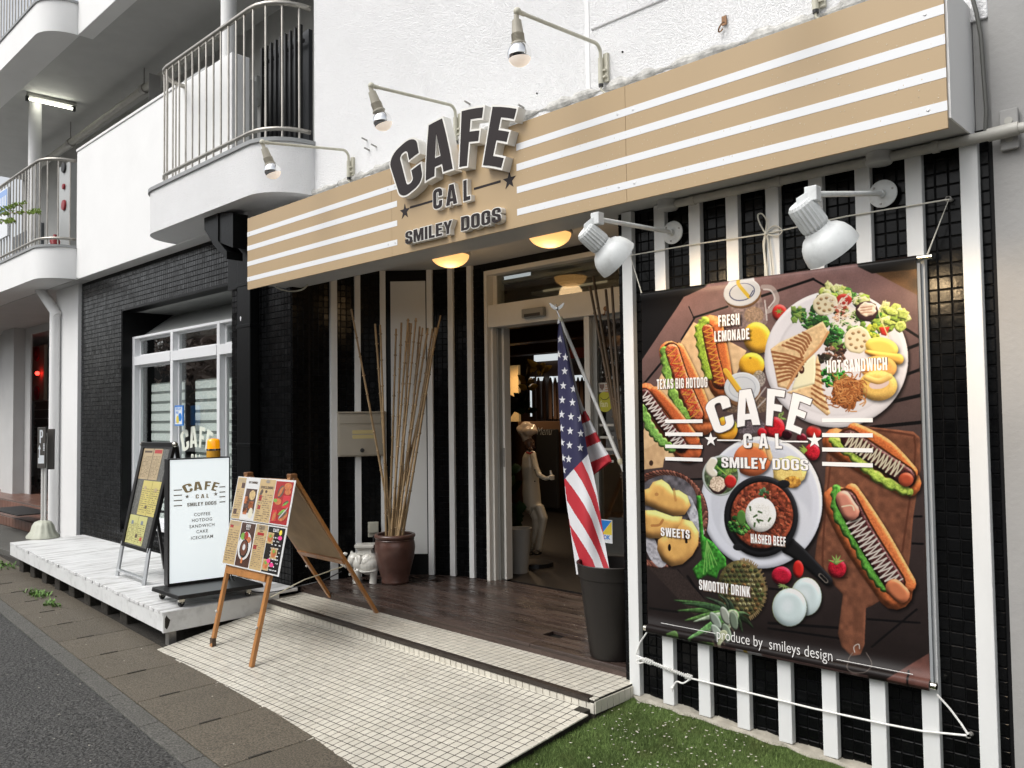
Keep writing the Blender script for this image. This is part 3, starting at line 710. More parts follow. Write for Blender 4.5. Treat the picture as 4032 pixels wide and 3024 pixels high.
for nme, pts in (('bolt', ((1445, 553, 'uppermost of three anchor bolts left of the raised letter C'), (1455, 592, 'lowest of three anchor bolts left of the raised letter C'), (1482, 578, 'anchor bolt nearest the letter C, right of two others'))), ('bolt', ((1850, 410, 'bent anchor bolt above the raised letter F'), (2062, 425, 'upper anchor bolt right of the raised letter E'), (2060, 458, 'lower anchor bolt right of the raised letter E')))):
    for px, py, lb_ in pts:
        p = WY(px, py, YW); b = MB().tube([p, p-Y*.045+Z*.008], .006, 8).build('anchor_bolt', M_mtl, None, smooth=True)
        tag(b, lb_, 'bolt', 'anchor bolts left in the stucco')
# ================================================================ bulb lamps on arms above the sign
M_arm = mat('cream_lamp_paint', (.55, .53, .43), .45, var=.08, vs=20, stain=.2, ss=30, scol=(.2, .16, .1))
M_sock = mat('beige_socket', (.40, .37, .30), .5, var=.08, vs=20, stain=.15, ss=25, scol=(.15, .12, .08))
M_bulbm = mat('bulb_mirror', (.9, .9, .9), .03, metal=1)
M_bulbe = mat('bulb_glow', (.95, .9, .85), .2, emit=.35, ecol=(1, .82, .66))
M_dark = mat('dark_rubber', (.02, .02, .02), .5)
def arm_lamp(wall, bend, tip, top, bot, bulb, br_, label, full=True):
    B = WY(*wall, YW-.03); x0 = B.x; K = WY(*bend, YW-.03); L = WX(*tip, x0)
    t = thing('bulb_lamp', label, 'lamp', (x0, YW, B.z), group='bulb lamps on arms above the sign')
    a = K-Z*.05; mb = MB(); pts = [Vector((x0, a.y, a.z-.03))]
    c = Vector((x0, a.y-.045, K.z-.045))
    for i in range(7): th = R(90*i/6); pts.append(Vector((x0, a.y-.045+.045*math.cos(th), K.z-.045+.045*math.sin(th))))
    pts += [L]
    mb.tube(pts, .0095, 10); mb.build('arm', M_arm, t, smooth=True)
    mb = MB(); mb.tube([Vector((x0, a.y, B.z-.015)), Vector((x0, a.y, a.z-.02))], .014, 10); mb.obox(Vector((x0+.022, YW-.010, (B.z+a.z)/2-.0)), X, Y, Z, .014, .009, (a.z-B.z)/2+.004)
    for dz in (.02, .055): mb.obox(Vector((x0+.008, YW-.02, B.z+dz)), X, Y, Z, .024, .012, .005)
    mb.build('wall_bracket', M_arm, t, smooth=True)
    MB().tube([Vector((x0, a.y, B.z-.012)), Vector((x0, a.y, B.z-.045)), Vector((x0+.03, a.y+.01, B.z-.075)), Vector((x0+.16, a.y+.015, B.z-.078))], .006, 8).build('cable', M_arm, t, smooth=True)
    MB().lathe([(.013, 0), (.013, .02)], (x0, a.y, B.z-.03), Z, 10).build('cable_gland', M_dark, t)
    # knuckle, socket and bulb sit in the plane through the tip that faces the viewer; measured along it
    n = (EYE-L); n.z = 0; n.normalize(); P = lambda q: WP(q[0], q[1], L, n)
    MB().ball(L, .019, 12, 8).lathe([(.012, 0), (.012, .03)], L+(pts[-2]-L).normalized()*.016, pts[-2]-L, 10).build('knuckle', M_arm, t, smooth=True)
    S0, S1, C = P(top), P(bot), P(bulb); ax = (C-S0).normalized(); ln = (S1-S0).length
    prof = [(.012, -.022), (.013, 0), (.022, .004), (.028, ln*.55)]
    for i in range(6): h = ln*(.58+.055*i); prof += [(.0315, h), (.0285, h+ln*.027)]
    prof += [(.036, ln*.93), (.037, ln*.99), (.031, ln*1.0), (.024, ln*1.08)]
    MB().lathe(prof, S0, ax, 20).build('socket', M_sock, t, smooth=True, autos=30)
    r = br_; lm = []
    for i in range(13): th = PI*(.12+.88*i/12); lm.append((r*math.sin(th), -r*math.cos(th)))
    k = next(i for i, (rr, h) in enumerate(lm) if h > r*.22)
    lm = [(.02, -r*1.15)]+lm; k += 1
    MB().lathe(lm[:k+1], C, ax, 24, caps=False).build('mirror_bulb', M_bulbm, t, smooth=True)
    MB().lathe(lm[k:], C, ax, 24, caps=False).build('glowing_front', M_bulbe, t, smooth=True)
    return t
arm_lamp((2366, 320), (2355, 182), (2037, 45), (2034, 78), (2040, 178), (2045, 214), .058, 'largest bulb lamp on a long cream arm, right of the word CAFE above the sign')
arm_lamp((1794, 545), (1780, 425), (1462, 338), (1464, 360), (1492, 440), (1506, 477), .055, 'bulb lamp on a cream arm reaching out from behind the raised CAFE letters')
arm_lamp((1373, 690), (1362, 600), (1033, 560), (1040, 583), (1060, 650), (1073, 672), .055, 'bulb lamp on a cream arm hanging in front of the curved balcony slab')
arm_lamp((3211, 25), (3205, -110), (2940, -330), (2930, -300), (2930, -200), (2930, -170), .058, 'cut-off bulb lamp bracket at the very top edge above the sign')
# ================================================================ two big white spotlights aimed at the banner
M_spot = mat('chalky_white_spot_paint', (.68, .70, .69), .5, var=.08, vs=10, stain=.25, ss=18, scol=(.12, .11, .09))
M_glow = mat('warm_lamp_glow', (1, .85, .6), .3, emit=9, ecol=(1, .72, .42))
def spot(base, knuck, b0, b1, dome, rim, label):
    B = WY(*base, YW-.036); x0 = B.x; K = WX(*knuck, x0)
    t = thing('spotlight', label, 'lamp', B, group='white spotlights over the food banner')
    MB().lathe([(.0, .0), (.056, .0), (.056, .006), (.050, .009), (.0, .009)], B+Y*.009, (0, -1, 0), 32).build('wall_plate', M_spot, t, smooth=True, autos=30)
    mb = MB()
    for a in (20, 140, 260): mb.lathe([(.005, 0), (.004, .004)], B+Vector((.042*math.cos(R(a)), -.0, .042*math.sin(R(a)))), (0, -1, 0), 8)
    mb.build('screws', M_mtl, t)
    MB().tube([B, K], .0105, 12).lathe([(.016, 0), (.016, .025)], B+Y*0, K-B, 12).lathe([(.015, 0), (.015, .03)], K-(K-B).normalized()*.03, K-B, 12).build('rod', M_spot, t, smooth=True)
    n = (EYE-K); n.z = 0; n.normalize(); P = lambda q: WP(q[0], q[1], K, n)
    A, B1, D, E_ = P(b0), P(b1), P(dome), P(rim)
    dep = Y*.10          # the head also leans back towards the wall
    ax = ((D-A).normalized()*1.0+Y*.55); ax.normalize()
    MB().obox(K+(A-K)*.4, (A-K).normalized() if (A-K).length > 1e-3 else X, Y, Z, .035, .016, .016).obox(K, X, Y, Z, .022, .02, .026).build('knuckle', M_spot, t, bevel=.003)
    ln = (B1-A).length; u = ax.cross(Z).normalized(); v = ax.cross(u)
    mb = MB(); seg = 40; prof = [(0.038, 0), (.047, .010), (.049, .03), (.050, ln*.85), (.044, ln)]
    k = 0
    for r, h in prof:
        for j in range(seg):
            a = 2*PI*j/seg; rr = r*(1.0 if j % 2 else .90) if h > .005 else r; mb.v.append(tuple(A+ax*h+u*(rr*math.cos(a))+v*(rr*math.sin(a))))
    mb.f += [(i*seg+j, i*seg+(j+1) % seg, (i+1)*seg+(j+1) % seg, (i+1)*seg+j) for i in range(len(prof)-1) for j in range(seg)]+[tuple(range(seg))]
    mb.build('finned_housing', M_spot, t)
    C = A+ax*ln; s = .098
    pr = [(r_*.88, h_*.88) for r_, h_ in ((.050, -.006), (.055, .0), (.057, .008), (.078, .020), (.096, .042), (.107, .070), (.111, .098), (.112, .112), (.108, .112), (.104, .075), (.075, .030), (.045, .02), (.0, .018))]
    MB().lathe(pr, C, ax, 40, caps=False).build('shade', M_spot, t, smooth=True, autos=50)
    MB().ball(C+ax*.06, .034, 14, 10).build('bulb', M_glow, t, smooth=True)
    ld = bpy.data.lights.new('spot_bulb', 'SPOT'); ld.energy = 9; ld.color = (1, .72, .42); ld.spot_size = R(120); ld.spot_blend = .6; ld.shadow_soft_size = .04
    lo = bpy.data.objects.new('spot_bulb', ld); COL.objects.link(lo); lo.location = C+ax*.12; lo.rotation_euler = (-ax).to_track_quat('Z', 'Y').to_euler()
    return t
spot((2646, 915), (2352, 862), (2300, 905), (2352, 985), (2400, 1030), (2420, 1060), 'left white spotlight on a rod, its dome turned to the banner beside the doorway')
spot((3474, 762), (3200, 765), (3145, 800), (3205, 912), (3226, 955), (3240, 990), 'right white spotlight on a rod, its big dome over the plate of hot sandwich')
# ================================================================ warm bowl lamps under the porch ceiling
M_bowl = mat('frosted_bowl_lit', (.9, .7, .45), .35, emit=.85, ecol=(1, .52, .16))
def bowl(c, label, power):
    t = thing('ceiling_lamp', label, 'lamp', (c[0], c[1], 2.73), group='lit bowl lamps under the porch ceiling')
    MB().lathe([(.10, .0), (.105, -.03), (.145, -.035), (.15, -.05), (.142, -.06)], (c[0], c[1], 2.73), Z, 36).build('rim', M_soffit, t, smooth=True, autos=40)
    r = .138; MB().lathe([(r*math.cos(R(a)), -.058-.088*math.sin(R(a))) for a in (0, 8, 18, 28, 38, 48, 58, 68, 78, 86)]+[(.0, -.147)], (c[0], c[1], 2.73), Z, 36, caps=False).build('glass_bowl', M_bowl, t, smooth=True)
    MB().ball((c[0]-.015, c[1]-.02, 2.73-.128), .024, 10, 8, (1.4, 1, .6)).build('lit_spot', mat('hot_spot', (1, .8, .5), .4, emit=3.2, ecol=(1, .80, .42)), t, smooth=True)
    ld = bpy.data.lights.new('bowl_light', 'POINT'); ld.energy = power; ld.color = (1, .66, .34); ld.shadow_soft_size = .1
    lo = bpy.data.objects.new('bowl_light', ld); COL.objects.link(lo); lo.location = (c[0], c[1], 2.52)
bowl((-4.42, 3.98), 'lit amber glass bowl lamp over the left half of the porch', 1.6)
bowl((-3.46, 3.98), 'lit amber glass bowl lamp in front of the glass door', 1.6)
# ================================================================ conduit and junction boxes under the soffit
cd = thing('conduit_pipe', 'painted conduit pipe running under the soffit along the striped wall', 'pipe', (-1.5, 3.42, 2.52))
M_cond = mat('painted_conduit', (.42, .41, .37), .5, var=.08, vs=12, stain=.2, ss=20, scol=(.2, .18, .13))
yc = YW-.052
MB().tube([(-2.19, yc, 2.515), (-.80, yc, 2.515), (-.74, yc-.005, 2.517), (-.62, yc-.005, 2.512)], .020, 12).build('pipe', M_cond, cd, smooth=True)
mb = MB()
for x in (-1.62, -2.05, -.98): mb.tube([(x-.012, yc, 2.515), (x+.012, yc, 2.515)], .024, 12)
mb.tube([(-.80, yc, 2.516), (-.70, yc-.004, 2.517)], .0245, 14); mb.build('saddle_clips', M_cond, cd, smooth=True)
MB().tube([(-.64, yc-.005, 2.513), (-.60, yc-.012, 2.500), (-.56, yc-.01, 2.46), (-.535, yc, 2.40), (-.535, YW-.02, 2.34), (-.55, YW-.01, 2.30)], .021, 12).build('flexible_hose', M_cond, cd, smooth=True)
for px, py in ((2646-20, 815), (3460, 655)):
    p = WY(px, py, YW-.06); jb = thing('junction_box', 'round grey junction box under the soffit, '+('above the left spotlight plate' if px < 3000 else 'above the right spotlight plate'), 'junction box', (p.x, p.y, 2.5))
    MB().lathe([(.048, 0), (.048, -.030)], (p.x, YW-.055, 2.54), Z, 28).build('body', M_soffit, jb, smooth=True, autos=40)
    MB().lathe([(.052, -.030), (.052, -.040), (.047, -.046)], (p.x, YW-.055, 2.54), Z, 28).build('lid', M_soffit, jb, smooth=True, autos=40)
p = WY(3975, 510, YW-.015); wb = thing('saddle_bracket', 'grey metal bracket with round knockouts on the grey wall', 'bracket', p)
MB().obox(p, X, Y, Z, .030, .010, .075).build('plate', M_greywall, wb, bevel=.004); MB().lathe([(.014, 0), (.014, .004), (.011, .004)], p+Z*.03-Y*.010, (0, -1, 0), 16).lathe([(.014, 0), (.014, .004), (.011, .004)], p-Z*.035-Y*.010, (0, -1, 0), 16).build('knockout', M_cond, wb)
MB().tube([WY(3820, -40, YW-.03), WY(3845, 50, YW-.02), WY(3862, 140, YW-.015), WY(3875, 320, YW-.015), WY(3884, 430, YW-.02), WY(3880, 525, YW-.02)], .008, 8).build('cable', mat('grey_cable', (.10, .10, .09), .5), None, smooth=True)
tag(bpy.data.objects['cable'] if 'cable' in bpy.data.objects and bpy.data.objects['cable'].parent is None else [o for o in bpy.data.objects if o.name.startswith('cable') and o.parent is None][-1], 'dark grey cable hanging beside the right end of the sign board', 'cable')
# ================================================================ the banner: rods, hooks, ropes (its print comes later)
YBN = 3.392
M_rodb = mat('black_rod', (.015, .015, .015), .25); M_chr = mat('bright_metal', (.7, .68, .6), .15, metal=1)
bn = thing('food_banner', 'large printed food banner with hot dogs, plates and CAFE CAL SMILEY DOGS lettering', 'banner', (-1.7, YBN, .44))
q = {k: WY(*v, YBN) for k, v in dict(tl=(2527, 1163), tr=(3610, 1024), bl=(2557, 2478), br=(3680, 2722)).items()}
BX0, BX1 = q['tl'].x, q['tr'].x; BZ1 = q['tl'].z; BZ0 = q['bl'].z
zt_ = BZ1+.002
MB().tube([(BX0-.006, YBN+.006, zt_), (BX1-.02, YBN+.006, zt_)], .0115, 12).build('top_rod', M_rodb, bn, smooth=True)
MB().tube([(BX1-.05, YBN+.006, zt_), (BX1+.055, YBN+.006, zt_)], .0105, 12).build('rod_cap', M_chr, bn, smooth=True)
zb_ = BZ0
MB().tube([(BX0-.022, YBN, zb_+.004), (BX0-.001, YBN, zb_+.004)], .014, 14).build('rod_cap', M_chr, bn, smooth=True)
MB().tube([(BX1+.001, YBN, zb_+.004), (BX1+.022, YBN, zb_+.004)], .014, 14).build('rod_cap', M_chr, bn, smooth=True)
M_hem = mat('banner_hem', (.27, .29, .30), .8, spec=.2)
MB().box((BX1+.0005, YBN-.002, zb_), (BX1+.011, YBN+.012, zt_-.02)).build('side_hem', M_hem, bn)
M_rope = mat('white_rope', (.70, .68, .60), .8, bump=.8, bs=300, bd=.002); M_rope2 = mat('bright_white_rope', (.80, .80, .77), .8, bump=.8, bs=300, bd=.002)
def hook(px, py, label):
    p = WY(px, py, YW-.03); t = thing('screw_hook', label, 'hook', p, group='screw eyes holding the banner ropes')
    MB().tube([p+Y*.03, p+Y*.008], .0028, 6).tube([p+Vector((.010*math.cos(a)-.004, .0, .010*math.sin(a))) for a in lin(0, 5.6, 12)], .0026, 6).build('eye', M_mtl, t, smooth=True)
    MB().lathe([(.009, 0), (.006, .006)], p+Y*.022, (0, -1, 0), 10).build('washer', M_mtl, t); return p
h1 = hook(2480, 1004, 'screw eye at the upper left of the banner, by the left spotlight'); h2 = hook(3738, 783, 'screw eye at the upper right of the banner')
h3 = hook(2503, 2577, 'screw eye at the lower left, in the leftmost white batten'); h4 = hook(3817, 2896, 'screw eye at the lower right of the banner, near the ground')
RY = YW-.042
rp = thing('top_rope', 'thin white rope tied in a bow, holding up the top of the food banner', 'rope', h1)
MB().tube([WY(2528, 1160, YBN), WY(2482, 1006, RY), WY(2700, 967, RY), WY(3015, 921, RY), WY(3330, 852, RY), WY(3736, 785, RY), WY(3652, 1002, YBN)], .0033, 6).build('line', M_rope, rp, smooth=True)
KN = (3015, 921)
def pth(pts, y): return [WY(a, b, y) for a, b in pts]
def curve(pts, n=6):       # Catmull-Rom through photo points
    o = []; P = [pts[0]]+list(pts)+[pts[-1]]
    for i in range(1, len(P)-2):
        for k in range(n):
            t = k/n; o.append(tuple(.5*((2*P[i][c])+(-P[i-1][c]+P[i+1][c])*t+(2*P[i-1][c]-5*P[i][c]+4*P[i+1][c]-P[i+2][c])*t*t+(-P[i-1][c]+3*P[i][c]-3*P[i+1][c]+P[i+2][c])*t**3) for c in range(len(pts[0]))))
    return o+[tuple(pts[-1])]
mb = MB(); mb.tube(pth(curve([KN, (2992, 880), (2984, 848), (3000, 842), (3018, 868), (3016, 905), KN]), RY-.006), .0033, 6)
mb.tube(pth(curve([KN, (3035, 895), (3060, 890), (3080, 908), (3066, 926), (3040, 926), KN]), RY-.006), .0033, 6); mb.ball(WY(*KN, RY-.008), .008, 8, 6, (1.2, 1, .9)); mb.build('bow', M_rope, rp, smooth=True)
mb = MB(); mb.tube(pth(curve([KN, (3010, 980), (3018, 1060), (3020, 1120)]), RY-.004), .0036, 6); mb.tube(pth(curve([(3020, 921), (3030, 985), (3038, 1060), (3040, 1120)]), RY-.004), .0036, 6); mb.tube(pth(curve([(3014, 921), (3006, 960), (3012, 1040), (3013, 1120)]), RY-.004), .0036, 6)
mb.build('loose_ends', M_rope, rp, smooth=True)
rb = thing('bottom_rope', 'bright white knotted rope stretched under the bottom of the food banner', 'rope', h3)
MB().tube([WY(*p, RY-.004) for p in ((2508, 2582), (2725, 2672), (2930, 2723), (3200, 2789), (3480, 2850), (3640, 2880), (3806, 2896))], .0042, 6).build('line', M_rope2, rb, smooth=True)
MB().tube([WY(2547, 2490, YBN), WY(2520, 2530, YBN), WY(2506, 2576, RY)], .0038, 6).tube([WY(3690, 2735, YBN)]+[WY(*p, RY) for p in ((3740, 2790), (3785, 2850), (3812, 2892))], .0042, 6).build('end_loops', M_rope2, rb, smooth=True)
mb = MB()
for k in range(26):
    t = k/25; p = WY(2516+204*t, 2590+78*t, RY-.005); w = .011 if .1 < t < .28 or t > .88 else .0065
    mb.tube([p+Vector((0, w*math.cos(a), w*math.sin(a)))+X*(.004*math.sin(a)) for a in lin(0, 2*PI, 9)[:-1]], .0034, 5, closed=True)
mb.tube(pth(curve([(2720, 2672), (2690, 2690), (2665, 2684), (2650, 2706), (2646, 2722)]), RY-.012), .004, 6); mb.ball(WY(2648, 2708, RY-.012), .008, 8, 6)
mb.tube(pth(curve([(2530, 2592), (2508, 2600), (2512, 2612), (2540, 2606)]), RY-.01), .004, 6)
mb.build('knots', M_rope2, rb, smooth=True)
# ================================================================ window wall (black tiles) with its recess
ww = thing('window_wall', 'black tiled wall with a deep recess around the striped-blind window', 'wall', (-8.7, YB, .1))
rx0, rx1 = WY(479, 1600, YB).x, -6.6; rz0, rz1 = WY(633, 2085, 3.712).z-.05, WY(478, 1226, YB).z
mb = MB(); mb.box((-10.73, YB+.006, -.12), (rx0-.006, 3.9, zB+.003)); mb.box((rx0-.006, YB+.006, rz1+.005), (-6.6, 3.9, zB+.003)); mb.box((rx0-.006, YB+.006, -.12), (-6.6, 3.9, rz0)); mb.build('backing', M_blackg, ww)
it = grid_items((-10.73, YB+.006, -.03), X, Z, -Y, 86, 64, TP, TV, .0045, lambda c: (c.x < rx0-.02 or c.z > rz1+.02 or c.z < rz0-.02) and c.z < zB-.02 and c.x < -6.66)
M_black2 = mat('sheen_grey_tile', (.009, .0095, .010), .24, spec=.40, bump=.35, bs=60, bd=.002, island=.5, rvar=.08, vs=6)  # black tile greyed in colour for the stronger reflections on this wall
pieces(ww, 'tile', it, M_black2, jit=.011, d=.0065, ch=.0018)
MB().box((rx0-.006, YB+.001, rz0-.01), (rx0+.0, 4.2, rz1+.006)).box((rx0, YB+.001, rz1), (-6.6, YB+.16, rz1+.04)).build('recess_lining', M_blackp, ww)
YF = 3.712
wd = thing('shop_window', 'white framed shop window with striped roller blinds beside the drainpipe', 'window', (-8, YF, .5))
M_wfr = mat('white_window_frame', (.72, .73, .74), .35, var=.02)
M_sof2 = mat('grey_inner_soffit', (.32, .33, .32), .7)
def ZY(px, py, y=YF): return WY(px, py, y)
fx0 = ZY(518, 1500).x+.004; fx1 = -6.62; ft = ZY(518, 1328).z; bt = ZY(524, 1406).z; bb = ZY(524, 1440).z; fb = WY(633, 2074, YF).z
m1 = (ZY(671, 1400).x, ZY(678, 1400).x); m2 = (ZY(854, 1400).x, ZY(862, 1400).x)
def stile(a, b, z0, z1, d=.095, n='frame'): MB().box((a, YF, z0), (b, YF+d, z1)).build(n, M_wfr, wd, bevel=.002)
stile(fx0, fx0+.075, fb, ft); stile(m1[0]-.004, m1[1]+.012, fb, ft); stile(m2[0]-.004, m2[1]+.012, fb, ft)
for a, b in ((fx0+.075, m1[0]-.004), (m1[1]+.012, m2[0]-.004), (m2[1]+.012, fx1)):
    MB().box((a+.0005, YF-.006, bb), (b-.0005, YF+.08, bt)).build('transom', M_wfr, wd, bevel=.002)
    MB().box((a+.0005, YF+.002, ft-.025), (b-.0005, YF+.09, ft)).build('frame', M_wfr, wd, bevel=.002)
    MB().box((a+.0005, YF+.002, fb), (b-.0005, YF+.09, fb+.05)).build('frame', M_wfr, wd, bevel=.002)
    for z0, z1 in ((bt, ft-.025), (fb+.05, bb)):
        mb = MB(); mb.box((a+.001, YF+.055, z0), (a+.028, YF+.085, z1)).box((b-.028, YF+.055, z0), (b-.001, YF+.085, z1)).box((a+.028, YF+.055, z0), (b-.028, YF+.085, z0+.022)).box((a+.028, YF+.055, z1-.022), (b-.028, YF+.085, z1)); mb.build('sash', M_wfr, wd)
        MB().box((a+.028, YF+.068, z0+.022), (b-.028, YF+.073, z1-.022)).build('pane', glassmat('window_glass', (.95, .97, .96), 1.0, .0, .035), wd)
MB().box((fx0-.01, YF-.03, fb-.045), (fx1, YF+.1, fb-.002)).build('sill', M_wfr, wd, bevel=.003)
M_blind = mat('blind_white', (.80, .83, .81), .8); M_blsh = mat('blind_sheer', (.25, .27, .26), .8)
for k, (a, b) in enumerate(((fx0+.16, m1[0]+.0), (m1[1]+.20, m2[0]-.0), (m2[1]+.19, fx1))):
    bld = thing('roller_blind', ('left', 'middle', 'right')[k]+' roller blind of white and sheer horizontal stripes behind the shop window', 'blind', (a, YF+.16, .6), group='striped roller blinds')
    z = 1.905
    while z > .35:
        MB().box((a, YF+.155, z-.078), (b, YF+.158, z)).build('white_stripe', M_blind, bld); z -= .1085
    glassy = mat('sheer_cloth_grey', (.22, .24, .23), .9)
    MB().quad((a, YF+.160, .6), (b, YF+.160, .6), (b, YF+.160, 1.92), (a, YF+.160, 1.92)).build('sheer_cloth', glassy, bld)
# things above and behind the frame: sloping hood board and grey soffit of the recess
mb = MB(); mb.hexa([(fx0+.01, YF+.09, ft-.01), (fx1, YF+.09, ft-.01), (fx1, YF+.45, ft+.26), (fx0+.01, YF+.45, ft+.26), (fx0+.01, YF+.09, ft+.0), (fx1, YF+.09, ft+.0), (fx1, YF+.45, ft+.275), (fx0+.01, YF+.45, ft+.275)])
mb.build('hood_board', M_sof2, wd)
MB().box((rx0, YB+.16, rz1+.0), (-6.6, 4.4, rz1+.03)).build('recess_soffit', M_sof2, ww)
MB().box((rx0, 4.2, ft+.0), (-6.6, 4.3, rz1)).build('recess_back', M_sof2, ww)
# room behind the window
M_room = mat('dim_room', (.12, .10, .085), .8); M_roomd = mat('dark_brown_room', (.035, .024, .018), .7)
rm = thing('window_room', 'dim brown dining room seen behind the striped blinds', 'room', (-8, 5, .3)); rm['kind'] = 'structure'
MB().box((-10.6, 5.4, .2), (-5.9, 5.5, 3.1)).box((-10.6, 4.0, .2), (-10.5, 5.4, 3.1)).box((-10.6, 3.85, .15), (-5.9, 5.4, .2)).box((-10.6, 4.32, 3.0), (-5.9, 5.4, 3.1)).build('room_shell', M_room, rm)
MB().box((-6.95, 3.9, 1.0), (-6.9, 4.6, 2.2)).build('ochre_panel', mat('ochre_wood', (.30, .15, .05), .6), rm)
mb = MB(); mb.box((-7.35, 4.45, .9), (-7.0, 4.5, 1.25)); mb.build('notice', M_blind, rm)
# wifi plate and vinyl letters on the glass
pz = [ZY(691, 1597, YF-.01), ZY(724, 1676, YF-.01)]
wf = thing('wifi_plate', 'small blue and white Wi-Fi plate on the window mullion', 'sign', pz[1])
M_blue = mat('sign_blue', (.02, .20, .62), .35); M_pw = mat('print_white', (.74, .77, .79), .35); M_yel = mat('sign_yellow', (.75, .58, .06), .35)
MB().box((pz[0].x, YF-.02, pz[1].z), (pz[1].x, YF-.008, pz[0].z)).build('plate', M_blue, wf, bevel=.002)
cx = (pz[0].x+pz[1].x)/2; w = pz[1].x-pz[0].x; hgt = pz[0].z-pz[1].z
MB().box((pz[0].x+w*.1, YF-.0215, pz[1].z+hgt*.07), (pz[1].x-w*.1, YF-.0195, pz[0].z-hgt*.07)).build('white_face', M_pw, wf)
wx = lambda u, v, d: Vector((pz[0].x+u, YF-.0216-d, pz[0].z+v))
txt('Wi-Fi', .055, lambda u, v, d: wx(u+w*.16, v-hgt*.25, d), M_blue, wf, off=.001); txt('FREE', .030, lambda u, v, d: wx(u+w*.18, v-hgt*.40, d), M_blue, wf, off=.001)
MB().ball((cx+w*.18, YF-.022, pz[1].z+hgt*.42), w*.2, 12, 8, (1, .02, 1.1)).build('blue_mark', M_blue, wf); MB().ball((cx-w*.1, YF-.0222, pz[1].z+hgt*.30), w*.17, 12, 8, (1, .02, 1.2)).build('yellow_mark', M_yel, wf)
txt('SPOT', .032, lambda u, v, d: wx(u+w*.18, v-hgt*.86, d), M_blue, wf, off=.001)
M_vin = mat('cream_vinyl', (.72, .74, .64), .4)
vl = thing('window_lettering', 'cream CAFE CAL vinyl lettering stuck on the window glass', 'lettering', ZY(800, 1800, YF+.066))
YV = YF+.066; a = WY(713, 1770, YV); b = WY(838, 1770, YV); sc = (b.x-a.x)/1.03
for ch, L in arch((a.x+b.x)/2+.0, WY(775, 1760, YV).z, sc): outline(MB(), L, lambda u, v, d: Vector((u, YV-d, v)), -.0005, .001).build('letter', M_vin, vl)
z1 = WY(770, 1788, YV).z; z0 = z1-.115*sc*1.15
for ch, xa, xb in (('C', -.175, -.10), ('A', -.065, .03), ('L', .085, .14)):
    lay, W = layout(ch); cxx = (a.x+b.x)/2
    L = [[(cxx+sc*(xa+(xb-xa)*px/W), z0+(z1-z0)*py) for px, py in l] for l in GL[ch][1]]
    outline(MB(), L, lambda u, v, d: Vector((u, YV-d, v)), -.0005, .001).build('letter', M_vin, vl)
MB().box(((b.x+.03), YV-.001, WY(840, 1762, YV).z-.01), (b.x+.12, YV, WY(840, 1762, YV).z+.012)).build('dash', M_vin, vl)
# ================================================================ drainpipe with its hopper, on the pillar
YP = YW-.06
dp = thing('drainpipe', 'square black drainpipe running down the tiled pillar', 'pipe', WY(961, 1800, YP))
xa, xb = WY(933, 1500, YP-.03).x, WY(984, 1500, YP-.03).x
zs_ = [.0, 1.05, 2.31]
MB().box((xa, YP-.03, .2), (xb, YP+.05, 2.93)).build('pipe', M_blackp, dp, bevel=.006)
for z in (1.295, 2.275, 2.62): MB().box((xa-.008, YP-.036, z-.013), (xb+.01, YP+.06, z+.013)).build('pipe_strap', M_blackp, dp, bevel=.002)
h0 = [WY(*p, YP-.06) for p in ((874, 845), (930, 830), (930, 960), (965, 1000), (965, 1030), (912, 975), (876, 915))]
MB().slab([(p.x, YP-.08, p.z) for p in h0], .14).build('elbow', M_blackp, dp)
MB().slab([(p.x, YP-.08, p.z) for p in [WY(*q_, YP-.06) for q_ in ((874, 845), (876, 915), (905, 955), (985, 985), (985, 850))]][::-1], .13).build('hopper', M_blackp, dp)
MB().box((WY(905, 980, YP).x, YP-.02, 2.6), (xb, YP+.04, WY(905, 975, YP).z)).build('pipe', M_blackp, dp, bevel=.004)
mb = MB(); p = WY(947, 1255, YP-.031); mb.slab([p+Vector((.009*math.cos(t)*(1+.3*math.sin(3*t)), 0, .020*math.sin(t))) for t in lin(0, 6.0, 12)], .001); mb.build('paint_chip', M_wfr, dp)
# thin pipe on the pillar tiles
tpz = thing('thin_pipe', 'two thin black cables painted over on the pillar tiles', 'cable', WY(1005, 1800, YW-.01))
for px in (1004, 1017): MB().tube([WY(px, 1125, YW-.006), WY(px, 2000, YW-.006)], .0035, 6).build('cable_run', M_blackp, tpz, smooth=True)
cs = thing('slack_cable', 'slack white cable drooping under the left end of the sign', 'cable', WY(1150, 1140, 3.4))
MB().tube([WY(*p, 3.36) for p in curve([(1072, 1120), (1105, 1139), (1150, 1147), (1190, 1140), (1212, 1122)], 5)], .006, 6).build('loop', M_arm, cs, smooth=True)
